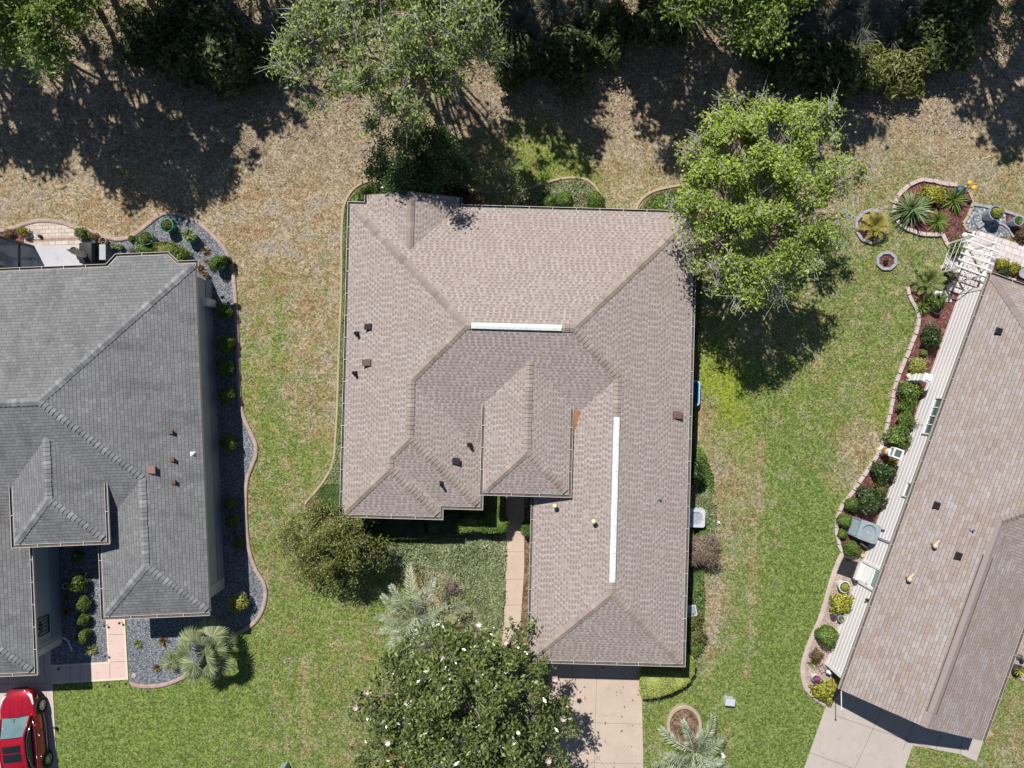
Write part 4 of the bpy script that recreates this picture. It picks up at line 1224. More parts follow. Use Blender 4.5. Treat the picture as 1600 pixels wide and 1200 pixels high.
# side door: louvred lower half, glazed upper half
Md = west_frame(1350, 894, .12)
d = MB()
d.box(-.56, -.46, 0, 2.1, -.02, .1); d.box(.46, .56, 0, 2.1, -.02, .1); d.box(-.46, .46, 2.02, 2.12, -.02, .1); d.box(-.46, .46, 0, 2.02, -.02, .02)
d.box(-.46, .46, 1.08, 1.2, .02, .07)
do = d.build('side_door', M_white, hC.root); do.matrix_local = Md
lv = MB()
for k in range(11):
    lv.box(-.42, .42, .1 + k * .09, .15 + k * .09, .02, .065)
lv.build('louvre', M_white, do)
g = MB(); g.box(-.38, .38, 1.25, 1.95, .02, .04); g.build('pane', M_glassL, do)
hd = MB(); hd.tube([(.38, 1.0, .05), (.38, 1.0, .12), (.28, 1.0, .12)], .016, 8); hd.build('handle', M_steel, do)
for M_, x0_, x1_, z0_ in ((uvframe(hC, uw, -7.8, 0, 'E'), -.05, .12, 0), (uvframe(hC, uw, 11.93, 0, 'E'), -.12, .05, 0)):
    MB().box(x0_, x1_, z0_, Z0 - .18, -.02, .075, 0, M_).build('corner_board', M_white, hC.root)
MB().box(-.05, .05, .3, Z0 - .2, .0, .08, 0, west_frame(1368, 838, 0)).build('conduit_cover', M_acl0, hC.root)
wl_ = empty('wall_lantern'); tag(wl_, 'small dark wall lantern on white siding beside the side door', 'lantern')
wl_.matrix_world = west_frame(1340, 925, 1.7)
mb = MB(); mb.box(-.05, .05, -.08, .08, 0, .03); mb.bar((0, .05, .02), (0, .05, .14), .025); mb.lathe([(.03, 0), (.07, .05), (.06, .2), (.0, .26)], 8, (0, 0, 0))
lo = mb.build('lantern_body', M_black, wl_)
for k in (0,):
    pass
fp = MB()
c0 = hC.w(-19.32, -8.12, 2.42); fp.tube([c0, c0 + Vector((.0, -1.0, .02))], .022, 8); fp.lathe([(.04, 0), (.05, .05), (0, .09)], 8, tuple(c0 + Vector((0, -1.0, 0))))
fp.build('flag_pole', M_white, hC.root)
garage_door(hC, -22.75, -7.78, 4.9)
# ------------------------------------------------------------------ foliage builders
def leaves(pos, nrm, rs, L, Wd, jit=.7, hang=0.0, curl=.12):
    """diamond leaves folded along the midrib -> verts, quads"""
    n = len(pos)
    nrm = nrm + rs.normal(0, jit, (n, 3)); nrm /= np.linalg.norm(nrm, axis=1)[:, None] + 1e-9
    a = rs.normal(0, 1, (n, 3)); a[:, 2] -= hang
    a -= nrm * np.sum(a * nrm, 1)[:, None]; a /= np.linalg.norm(a, axis=1)[:, None] + 1e-9
    b = np.cross(nrm, a)
    l = (L * rs.uniform(.45, 1.45, n))[:, None]; w_ = (Wd * rs.uniform(.7, 1.2, n))[:, None]
    v0 = pos - a * l * .5; v2 = pos + a * l * .5 - nrm * l * curl
    v1 = pos + b * w_ * .5 + nrm * w_ * .18 - a * l * .05; v3 = pos - b * w_ * .5 + nrm * w_ * .18 - a * l * .05
    V = np.stack([v0, v1, v2, v3], 1).reshape(-1, 3)
    Fq = np.arange(n * 4).reshape(n, 4)
    return V, Fq


def sphere_dirs(rs, n, low=-.4):
    d = rs.normal(0, 1, (n * 4 + 24, 3)); d /= np.linalg.norm(d, axis=1)[:, None]
    d = d[d[:, 2] > low]
    return d[:n]


def lump(d, ph):
    return 1 + .13 * np.sin(d[:, 0] * 4.1 + ph) + .11 * np.sin(d[:, 1] * 5.3 + ph * 2.1) + .08 * np.sin(d[:, 2] * 6.7 + ph * 3.3)


def core(radius, scale=(1, 1, 1), zc=0, ph=0.0, n=14, m=8):
    """dark inner mass of twigs: a lumpy ball as quads"""
    th = np.linspace(0, 2 * np.pi, n, endpoint=False); la = np.linspace(-1.1, 1.5, m)
    V = []
    for a in la:
        for t in th: V.append((math.cos(t) * math.cos(a), math.sin(t) * math.cos(a), math.sin(a)))
    V = np.array(V); k = lump(V, ph)[:, None]
    V = V * k * radius * np.array(scale); V[:, 2] += zc
    Fq = [(i * n + j, i * n + (j + 1) % n, (i + 1) * n + (j + 1) % n, (i + 1) * n + j) for i in range(m - 1) for j in range(n)]
    return V, np.array(Fq)


def merge(parts):
    Vs = []; Fs = []; b = 0
    for V, Fq in parts:
        Vs.append(V); Fs.append(Fq + b); b += len(V)
    return np.concatenate(Vs), np.concatenate(Fs)


def bush_mesh(name, mat, seed, r=.5, h=.8, n=900, L=.07, Wd=.035, ragged=.1, jit=.6, ball=False, dens_core=.78, irregular=1.0):
    """unit shrub: radius r, height h, foot at z=0"""
    rs = np.random.default_rng(seed)
    d = sphere_dirs(rs, n, -.75 if ball else -.35)
    rad = 1 - np.abs(rs.normal(0, ragged, len(d)))
    rad *= 1 + (lump(d, seed) - 1) * irregular
    zc = h * .52; sz = h * .5
    pos = d * rad[:, None] * np.array([r, r, sz]); pos[:, 2] += zc
    nr = d * np.array([1, 1, 1.0]) + np.array([0, 0, .45])
    parts = [leaves(pos, nr, rs, L, Wd, jit)]
    parts.append(core(dens_core, (r, r, sz), zc, seed))
    V, Fq = merge(parts)
    V[:, 2] = np.maximum(V[:, 2], .01)
    return np_mesh(name, V, Fq, mat)


def box_hedge_mesh(name, poly, z1, mat, seed, n, L=.07, Wd=.035, z0=.05, inset=.05, jit=.6, rough=.035):
    """clipped hedge over a world polygon (list of 2D), leaves on top and sides around a twig core"""
    rs = np.random.default_rng(seed)
    poly = [Vector((p[0], p[1])) for p in poly]
    a = sum(poly[i].x * poly[(i + 1) % len(poly)].y - poly[(i + 1) % len(poly)].x * poly[i].y for i in range(len(poly)))
    if a < 0: poly = poly[::-1]
    per = sum((poly[(i + 1) % len(poly)] - poly[i]).length for i in range(len(poly))); area = abs(a) / 2
    nt = int(n * area / (area + per * z1)); ns = n - nt
    P_ = np.array(poly); lo = P_.min(0); hi = P_.max(0)
    q = rs.uniform(lo, hi, (nt * 6, 2)); q = q[in_poly(q[:, 0], q[:, 1], poly)][:nt]
    wav = .03 * np.sin(q[:, 0] * 5 + seed) + .03 * np.sin(q[:, 1] * 6.3)
    pos = [np.column_stack([q, z1 - np.abs(rs.normal(0, rough, len(q))) + wav])]; nr = [np.tile([0, 0, 1.0], (len(q), 1))]
    for i in range(len(poly)):
        A, B = poly[i], poly[(i + 1) % len(poly)]; e = B - A; L_ = e.length
        k = int(ns * L_ / per)
        if k < 1: continue
        t = rs.uniform(0, 1, k); o = np.array([e.y, -e.x]) / L_
        z = z0 + (z1 - z0) * np.sqrt(rs.uniform(0, 1, k))
        pp = np.array(A) + t[:, None] * np.array(e) + o * rs.normal(0, rough, k)[:, None]
        pos.append(np.column_stack([pp, z])); nr.append(np.tile([o[0], o[1], .5], (k, 1)))
    V, Fq = leaves(np.concatenate(pos), np.concatenate(nr), rs, L, Wd, jit)
    inn = offset_path(poly, inset, True); m = len(inn)
    cv = [(p.x, p.y, 0.0) for p in inn] + [(p.x, p.y, z1 - .06) for p in inn]
    me = bpy.data.meshes.new(name)
    vs = [tuple(v) for v in V] + cv; b = len(V)
    fs = [tuple(f) for f in Fq] + [(b + i, b + (i + 1) % m, b + m + (i + 1) % m, b + m + i) for i in range(m)] + [tuple(b + m + i for i in range(m))]
    me.from_pydata(vs, [], fs); me.materials.append(mat); me.update()
    return me


def carpet_mesh(name, poly, mat, seed, n, h=(.05, .3), L=.14, Wd=.03, jit=.6):
    rs = np.random.default_rng(seed)
    P_ = np.array([(p[0], p[1]) for p in poly]); lo = P_.min(0); hi = P_.max(0)
    q = np.zeros((0, 2))
    while len(q) < n:
        c = rs.uniform(lo, hi, (n * 2, 2)); q = np.concatenate([q, c[in_poly(c[:, 0], c[:, 1], poly)]])
    q = q[:n]
    und = .5 + .25 * np.sin(q[:, 0] * 2.3 + seed) + .25 * np.sin(q[:, 1] * 2.9 + 1)
    z = h[0] + (h[1] - h[0]) * und * rs.uniform(.35, 1, n)
    V, Fq = leaves(np.column_stack([q, z]), np.tile([0, 0, 1.0], (n, 1)), rs, L, Wd, jit)
    V[:, 2] = np.maximum(V[:, 2], .012)
    return np_mesh(name, V, Fq, mat)


def blades_mesh(name, mat, seed, n=60, L=.6, wd=.03, e0=15, e1=85, droop=.6, z=0.05, seg=4, base=.04, fold=.0):
    """arching strap leaves from one crown; unit in metres"""
    rs = np.random.default_rng(seed); V = []; Fq = []
    for i in range(n):
        az = rs.uniform(0, 2 * np.pi); el = R(rs.uniform(e0, e1)); l = L * rs.uniform(.7, 1.1); w_ = wd * rs.uniform(.8, 1.2)
        o = np.array([math.cos(az), math.sin(az), 0]); sd = np.array([-math.sin(az), math.cos(az), 0])
        p = o * base * rs.uniform(0, 1) + np.array([0, 0, z]); b = len(V)
        for k in range(seg + 1):
            t = k / seg
            ww = w_ * (.55 + .9 * t if t < .4 else .91 * (1 - ((t - .4) / .6) ** 1.6) + .02)
            V.append(p - sd * ww / 2 + np.array([0, 0, fold * ww])); V.append(p + sd * ww / 2 + np.array([0, 0, fold * ww]))
            e = el - droop * t * 2.2
            p = p + (o * math.cos(e) + np.array([0, 0, math.sin(e)])) * l / seg
            p[2] = max(p[2], .02)
        for k in range(seg): Fq.append((b + 2 * k, b + 2 * k + 1, b + 2 * k + 3, b + 2 * k + 2))
    return np_mesh(name, np.array(V), np.array(Fq), mat)


def frond_palm(name, nf, L, mat, seed, zc, el=(5, 80), droop=1.0, leaf=.42, lw=.028, npair=34, tilt=(0, 0), vee=.5, outr=.06):
    """feather palm crown: list of frond verts/quads in one mesh"""
    rs = np.random.default_rng(seed); V = []; Fq = []
    for f in range(nf):
        az = 2 * np.pi * (f * .618034) + rs.uniform(-.15, .15)
        fr = f / max(1, nf - 1)
        e0 = R(el[0] + (el[1] - el[0]) * (1 - fr) * rs.uniform(.85, 1.1)); l = L * rs.uniform(.85, 1.08) * (.75 + .25 * fr)
        o = np.array([math.cos(az) + tilt[0], math.sin(az) + tilt[1], 0]); o /= np.linalg.norm(o)
        sd = np.array([-o[1], o[0], 0]); p = o * outr + np.array([0, 0, zc]); N = npair
        for k in range(N + 1):
            t = k / N; e = e0 - droop * (t ** 1.4) * 1.5
            d = o * math.cos(e) + np.array([0, 0, math.sin(e)])
            up = np.cross(sd, d); up = up if up[2] > 0 else -up
            q = p + d * l / N
            b = len(V); rw = .022 * (1 - t) + .006
            V += [p - sd * rw, p + sd * rw, q + sd * rw * .9, q - sd * rw * .9]; Fq.append((b, b + 1, b + 2, b + 3))
            if t > .14:
                ll = leaf * math.sin(min(1, (t - .1) / .28) * math.pi / 2) * (1 - .62 * max(0, t - .5) / .5) * rs.uniform(.85, 1.1)
                for sg in (-1, 1):
                    fw = d * (.55 + .5 * t) + sd * sg * 1.0 + up * (vee * (1 - .6 * t)) + rs.normal(0, .07, 3)
                    fw /= np.linalg.norm(fw)
                    wv = np.cross(fw, up); wv /= np.linalg.norm(wv) + 1e-9
                    m = p + fw * ll * .5 - np.array([0, 0, .02]); tip = p + fw * ll - np.array([0, 0, ll * .22])
                    b = len(V)
                    V += [p, m + wv * lw / 2, tip, m - wv * lw / 2]; Fq.append((b, b + 1, b + 2, b + 3))
            p = q; p[2] = max(p[2], .03)
    return np_mesh(name, np.array(V), np.array(Fq), mat)


def fan_palm(name, nf, stem, R_, mat, seed, zc, el=(0, 70), nseg=22, droop=.35, spread=150):
    """fan palm crown with pleated palmate leaves on stalks"""
    rs = np.random.default_rng(seed); V = []; Fq = []
    for f in range(nf):
        az = 2 * np.pi * (f * .618034) + rs.uniform(-.2, .2); fr = f / max(1, nf - 1)
        e = R(el[0] + (el[1] - el[0]) * (1 - fr))
        o = np.array([math.cos(az), math.sin(az), 0]); sd = np.array([-o[1], o[0], 0])
        d = o * math.cos(e) + np.array([0, 0, math.sin(e)]); sl = stem * rs.uniform(.8, 1.15)
        p0 = np.array([0, 0, zc]); p1 = p0 + d * sl - np.array([0, 0, sl * .12])
        b = len(V); V += [p0 - sd * .015, p0 + sd * .015, p1 + sd * .012, p1 - sd * .012]; Fq.append((b, b + 1, b + 2, b + 3))
        e2 = e - droop; d2 = o * math.cos(e2) + np.array([0, 0, math.sin(e2)]); up = np.cross(sd, d2); up = up if up[2] > 0 else -up
        rr = R_ * rs.uniform(.85, 1.1)
        for k in range(nseg):
            a = R(-spread + 2 * spread * k / (nseg - 1)) * .62
            w_ = d2 * math.cos(a) + sd * math.sin(a); l = rr * (.72 + .28 * math.cos(a))
            sdv = np.cross(w_, up); wd = l * .05
            m = p1 + w_ * l * .55 + up * (.02 if k % 2 else -.02); t = p1 + w_ * l - np.array([0, 0, l * .20]) + rs.normal(0, .015, 3)
            b = len(V); V += [p1, m + sdv * wd, t, m - sdv * wd]; Fq.append((b, b + 1, b + 2, b + 3))
    V = np.array(V); V[:, 2] = np.maximum(V[:, 2], .03)
    return np_mesh(name, V, np.array(Fq), mat)


# ------------------------------------------------------------------ leaf materials
G_round = mk_leaf('leaf_clipped_green', [(.035, .06, .012), (.09, .15, .03), (.17, .26, .05), (.28, .38, .10)])
G_bright = mk_leaf('leaf_bright_green', [(.03, .06, .012), (.085, .15, .03), (.17, .26, .05), (.31, .41, .12)])
G_wedge = mk_leaf('leaf_wedge_hedge', [(.15, .19, .035), (.28, .335, .075), (.41, .46, .13), (.58, .61, .24)])
G_stripe = mk_leaf('leaf_strip_hedge', [(.05, .09, .02), (.12, .20, .04), (.22, .32, .07), (.36, .46, .15)])
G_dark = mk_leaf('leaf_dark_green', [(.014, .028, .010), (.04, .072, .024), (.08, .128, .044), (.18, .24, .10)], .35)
G_holly = mk_leaf('leaf_holly', [(.018, .045, .012), (.055, .115, .03), (.11, .19, .055), (.24, .32, .14)], .3, .2)
G_hedge = mk_leaf('leaf_hedge', [(.04, .07, .015), (.10, .17, .03), (.19, .28, .06), (.36, .45, .15)])
G_yel = mk_leaf('leaf_yellow_green', [(.14, .15, .02), (.30, .31, .06), (.42, .44, .12), (.55, .55, .22)])
G_croton = mk_leaf('leaf_croton', [(.05, .08, .012), (.24, .26, .03), (.48, .46, .06), (.68, .63, .17)], .4)
G_orange = mk_leaf('leaf_bronze', [(.05, .05, .015), (.16, .11, .04), (.27, .16, .07), (.34, .27, .10)])
G_red = mk_leaf('leaf_reddish', [(.05, .035, .02), (.14, .07, .045), (.20, .14, .07), (.24, .22, .10)])
G_olive = mk_leaf('leaf_olive', [(.065, .08, .018), (.15, .175, .04), (.26, .285, .075), (.42, .43, .16)])
G_mag = mk_leaf('leaf_magnolia', [(.032, .05, .016), (.10, .135, .036), (.19, .235, .066), (.37, .41, .16)], .25, .2, .6)
G_oak = mk_leaf('leaf_oak', [(.10, .155, .02), (.27, .365, .05), (.42, .53, .09), (.62, .69, .23)], .5, .35)
G_oakg = mk_leaf('leaf_oak_grey', [(.10, .15, .03), (.22, .31, .07), (.35, .43, .12), (.52, .58, .25)], .5, .3)
G_lime = mk_leaf('leaf_lime', [(.05, .09, .015), (.13, .22, .03), (.23, .34, .055), (.38, .48, .13)])
G_cover = mk_leaf('leaf_groundcover', [(.09, .115, .045), (.24, .29, .125), (.40, .45, .24), (.60, .63, .42)])
G_cover2 = mk_leaf('leaf_groundcover_light', [(.04, .07, .02), (.11, .18, .05), (.20, .29, .09), (.33, .42, .16)])
G_palm = mk_leaf('leaf_palm_grey', [(.12, .155, .10), (.26, .31, .21), (.39, .435, .31), (.58, .61, .48)], .45, .12)
G_fan = mk_leaf('leaf_fan_palm', [(.09, .12, .05), (.18, .22, .10), (.30, .34, .18), (.46, .49, .28)], .42, .2)
G_sago = mk_leaf('leaf_sago', [(.06, .09, .025), (.14, .18, .05), (.25, .29, .10), (.40, .42, .18)], .4, .1)
G_gold = mk_leaf('leaf_golden_palm', [(.14, .14, .03), (.30, .27, .06), (.42, .36, .10), (.52, .38, .13)], .45, .15)
G_spider = mk_leaf('leaf_agave', [(.05, .09, .03), (.13, .20, .07), (.25, .33, .14), (.52, .56, .36)], .4, .1)
G_grass = mk_leaf('leaf_fountain_grass', [(.04, .05, .04), (.09, .105, .085), (.16, .17, .145), (.34, .33, .28)], .6, .1)
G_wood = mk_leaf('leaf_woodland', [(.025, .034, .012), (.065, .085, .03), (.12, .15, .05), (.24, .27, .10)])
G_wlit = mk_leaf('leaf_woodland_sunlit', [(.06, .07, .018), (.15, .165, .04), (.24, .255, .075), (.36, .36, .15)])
G_dryt = mk_leaf('dry_twigs', [(.10, .07, .05), (.22, .15, .11), (.30, .22, .17), (.40, .33, .29)], .8, 0)
G_rustl = mk_leaf('leaf_rust', [(.14, .06, .03), (.28, .14, .06), (.34, .22, .09), (.22, .24, .08)], .7, .1)
G_white = mk_leaf('petal_white', [(.72, .66, .58), (.80, .76, .70), (.82, .80, .76)], .5, .2)
G_pinkf = mk_leaf('petal_pinkish', [(.52, .36, .30), (.66, .50, .44), (.72, .62, .56)], .5, .2)
G_spent = mk_leaf('petal_spent', [(.34, .13, .05), (.46, .20, .08), (.55, .28, .12)], .6, .1)
B_oak = mk_bark('bark_grey', (.34, .30, .27))
B_twig = mk_bark('twig_pale', (.60, .56, .54))
B_brown = mk_bark('bark_brown', (.22, .16, .12))
B_palm = mk_bark('bark_palm', (.26, .20, .15))

STEM = MB().tube([(0, 0, -.03), (.02, .01, .25), (0, .02, .5)], [.035, .028, .02], 6).mesh('stem', B_brown)


def shrub(name, px, py, r, h, me, label, group=None, rz=0.0, cat='shrub', z=0.0, unit=(.5, .8)):
    """a shrub thing: foliage + stem; (px,py) is where the middle of the plant shows"""
    loc = P(px, py, z + h * .5); loc.z = z
    e = empty(name, loc, rz)
    tag(e, label, cat, group)
    link('foliage', me, e, scale=(r / unit[0], r / unit[0], h / unit[1]))
    link('stem', STEM, e, scale=(1, 1, h))
    return e


# ------------------------------------------------------------------ trees
def tree(name, base, blobs, label, leaf, bark, twigmat, seed, n_leaf, L, Wd, trunk_r, fork_z, clump=.55, sub=9, twig=14, group=None, jit=.9, hang=.3, cat='tree', lean=(0, 0)):
    """base world xy; blobs: list of (x,y,z,rx,rz) world crown lobes"""
    rs = np.random.default_rng(seed); r = random.Random(seed)
    b0 = Vector((base[0], base[1], 0))
    e = empty(name, b0); tag(e, label, cat, group)
    T = MB(); LMB = MB(); TW = MB()
    fk = Vector((lean[0], lean[1], fork_z))
    T.tube([(0, 0, -.2), (0, 0, .08), (fk.x * .4, fk.y * .4, fork_z * .5), tuple(fk)], [trunk_r * 1.7, trunk_r * 1.15, trunk_r, trunk_r * .85], 12)
    pos = []; nr = []
    vol = [bx[3] ** 2 * bx[4] for bx in blobs]; tv = sum(vol)
    for bi, (x, y, z, rx, rz) in enumerate(blobs):
        c = Vector((x, y, z)) - b0
        c0 = c - Vector((0, 0, rz * .45))
        mid = fk.lerp(c0, .5) + Vector((r.uniform(-.3, .3), r.uniform(-.3, .3), r.uniform(.1, .5)))
        r0 = trunk_r * .55
        path = smooth_path([fk - Vector((0, 0, .2)), mid, c0], 4)
        LMB.tube(path, [r0 * (1 - .65 * i / (len(path) - 1)) for i in range(len(path))], 7)
        k = max(4, int(sub * rx))
        for s_ in range(k):
            d = sphere_dirs(rs, 1, -.45)[0]
            rad = r.uniform(.45, 1.0) ** .6
            sc_ = c + Vector((d[0] * rx * rad, d[1] * rx * rad, d[2] * rz * rad))
            st = path[r.randint(len(path) // 2, len(path) - 1)]
            m2 = st.lerp(sc_, .55) + Vector((r.uniform(-.2, .2), r.uniform(-.2, .2), r.uniform(-.05, .3)))
            LMB.tube([st, m2, sc_], [r0 * .3, r0 * .18, .012], 5, cap=False)
            nn = int(n_leaf * vol[bi] / tv / k * r.uniform(.6, 1.4))
            cs = clump * r.uniform(.7, 1.3)
            g = rs.normal(0, 1, (nn, 3)) * np.array([cs, cs, cs * .5]) * .6
            pos.append(g + np.array(sc_)); nr.append(np.tile([d[0] * .4, d[1] * .4, 1.0], (nn, 1)))
            for q in range(twig):
                t = Vector(rs.normal(0, 1, 3) * np.array([cs, cs, cs * .55]) * .85)
                t.z = abs(t.z) * .8
                TW.tube([sc_ - t * .25, sc_ + t * .45 + Vector((r.uniform(-.08, .08), r.uniform(-.08, .08), .03)), sc_ + t], [.014, .010, .004], 3, cap=False)
    T.build('trunk', bark, e, smooth=True)
    if twig <= 3: LMB.add(TW.v, TW.f)
    LMB.build('limbs', bark, e, fix=False, smooth=True)
    if twig > 3: TW.build('twigs', twigmat, e, fix=False)
    V, Fq = leaves(np.concatenate(pos), np.concatenate(nr), rs, L, Wd, jit * .8, hang)
    link('crown', np_mesh('crown', V, Fq, leaf), e)
    return e


def blob(px, py, z, rpx, rz):
    s = (H - z) / F
    p = P(px, py, z)
    return (p.x, p.y, z, rpx * s, rz)


# the leafy tree by the north-east corner of the tan house
bs = P(1122, 385)
tree('oak_tree', (bs.x, bs.y), [blob(1145, 240, 5.6, 64, 1.1), blob(1215, 215, 6.0, 66, 1.1), blob(1272, 195, 5.6, 36, .8), blob(1120, 300, 6.0, 58, 1.1), blob(1190, 300, 6.7, 72, 1.2), blob(1262, 285, 6.0, 56, 1.0), blob(1140, 370, 5.5, 52, 1.0), blob(1205, 370, 6.1, 60, 1.1), blob(1268, 355, 5.4, 42, .9), blob(1180, 430, 5.1, 46, .9), blob(1240, 420, 5.0, 38, .8), blob(1096, 250, 5.2, 34, .7), blob(1318, 275, 5.0, 32, .6), blob(1100, 335, 4.9, 32, .7), blob(1170, 185, 5.3, 36, .7), blob(1300, 380, 4.7, 28, .5), blob(1345, 268, 4.6, 18, .3), blob(1105, 395, 4.6, 26, .6), blob(1075, 295, 4.8, 22, .5), blob(1290, 172, 5.4, 18, .4), blob(1195, 160, 5.2, 18, .4), blob(1130, 440, 4.6, 24, .5), blob(1311, 300, 4.6, 11, .4), blob(1322, 338, 5.4, 10, .4), blob(1304, 387, 4.7, 11, .4), blob(1283, 415, 5.1, 14, .4), blob(1219, 452, 5.1, 15, .4), blob(1203, 468, 5.0, 12, .4), blob(1158, 472, 5.2, 18, .4), blob(1112, 420, 5.1, 14, .4), blob(1075, 387, 5.0, 16, .4), blob(1071, 356, 5.2, 11, .4), blob(1052, 325, 5.0, 17, .4), blob(1075, 253, 4.6, 13, .4), blob(1085, 222, 4.9, 15, .4), blob(1120, 188, 5.3, 13, .4), blob(1140, 155, 4.6, 12, .4), blob(1184, 162, 4.6, 14, .4), blob(1243, 182, 4.8, 12, .4), blob(1273, 180, 5.1, 11, .4), blob(1286, 215, 4.6, 16, .4), blob(1307, 265, 4.8, 17, .4)],
     'tall airy light green tree overhanging the north east corner of the tan roof', G_oak, B_oak, B_twig, 11, 30000, .15, .085, .16, 2.2, .34, 11, 8, jit=.65)
bs = P(665, 150)
tree('oak_tree', (bs.x, bs.y), [blob(480, 70, 6.6, 55, 1.1), blob(540, 30, 7.0, 55, 1.1), blob(500, 130, 6.2, 40, 1.0), blob(590, 90, 7.4, 58, 1.2), blob(650, 40, 7.6, 62, 1.3), blob(720, 40, 7.0, 52, 1.1), blob(640, 130, 7.0, 58, 1.2), blob(700, 95, 7.0, 46, 1.1), blob(585, 165, 5.8, 40, .9), blob(640, 175, 5.6, 34, .9), blob(745, 80, 6.2, 30, .8), blob(560, -40, 7.4, 70, 1.3), blob(680, -50, 7.6, 70, 1.3)],
     'grey green airy tree with many bare twigs above the middle of the wooded edge', G_oakg, B_oak, B_twig, 12, 21000, .165, .09, .19, 2.6, .42, 9, 17)
bs = P(150, 6)
tree('oak_tree', (bs.x, bs.y), [blob(30, 20, 6.4, 45, 1.0), blob(80, 30, 6.8, 46, 1.1), blob(72, 78, 6.2, 34, .9), blob(15, 60, 5.8, 30, .8), blob(105, -20, 7, 50, 1.1), blob(20, -40, 7.2, 60, 1.2)],
     'bright green tree crown reaching into the top left corner', G_lime, B_oak, B_twig, 13, 14000, .17, .10, .16, 2.4, .5, 9, 5)
bs = P(1165, -60)
tree('oak_tree', (bs.x, bs.y), [blob(1120, 5, 6.4, 40, .9), blob(1165, 20, 6.8, 42, 1.0), blob(1190, 50, 6.2, 30, .8), blob(1140, -45, 7.4, 60, 1.2), blob(1215, -15, 6.6, 40, 1.0), blob(1080, -30, 6.8, 50, 1.0), blob(1260, -80, 7, 70, 1.2), blob(1040, -90, 7.4, 60, 1.2)],
     'bright green tree crown at the top edge north of the leafy corner tree', G_lime, B_oak, B_twig, 14, 17000, .17, .10, .18, 2.6, .55, 9, 5)


# trees just beyond the frame whose shade falls on the rough grass
def woods(i, sx, sy, z, r, n, nblob=13, base_off=(0, 0)):
    """sx,sy: world centre of the shadow patch; crown is placed sunward of it"""
    rr = random.Random(100 + i)
    cx, cy = sx - SH[0] * z, sy - SH[1] * z
    bl = []
    for k in range(nblob):
        a = 2 * math.pi * k / nblob + rr.uniform(-.4, .4); d = r * rr.uniform(.3, 1.15)
        bl.append((cx + d * math.cos(a), cy + d * math.sin(a), z + rr.uniform(-1.2, 1.0), r * rr.uniform(.14, .34), rr.uniform(.5, 1.0)))
    bl.append((cx, cy, z + .6, r * .5, 1.1))
    n = int(n * .36)
    return tree('woodland_tree', (cx + base_off[0], cy + base_off[1]), bl, 'tall tree just north of the wooded edge, its shade lying on the rough grass', G_wood, B_oak, B_twig, 200 + i, n, .30, .19, .17, z * .4, .34, 9, 4, jit=.6, group='trees beyond the wooded edge')


def px_shadow(px, py): return P(px, py).x, P(px, py).y


for i, (px, py, z, r, n) in enumerate([(60, 130, 8.5, 2.9, 10500), (165, 215, 8.8, 2.7, 9000), (260, 160, 8.6, 2.8, 10000), (40, 215, 8.8, 2.2, 6500), (235, 262, 9.6, 1.7, 3600), (330, 185, 9.4, 1.9, 4600), (420, 120, 8.6, 1.9, 5000), (735, 205, 9, 1.6, 2000), (870, 165, 8.8, 2.1, 4200), (905, 200, 9.4, 1.5, 2400), (1040, 150, 8.8, 2.4, 7000), (1130, 120, 9, 2.8, 10500), (1240, 140, 8.8, 2.4, 7500), (1330, 185, 9.2, 1.3, 2200), (330, 70, 8.8, 2.4, 8000), (455, 60, 8.6, 1.8, 4500), (840, 60, 8.8, 2.3, 7000), (950, 50, 8.8, 2.2, 6500), (1250, 55, 8.8, 2.3, 7000), (1365, 40, 8.8, 2.0, 5500), (1465, 50, 8.8, 2.3, 7000), (1555, 70, 8.8, 2.8, 9000), (1580, 185, 9.4, 2.1, 5200)]):
    woods(i, *px_shadow(px, py), z, r, n)

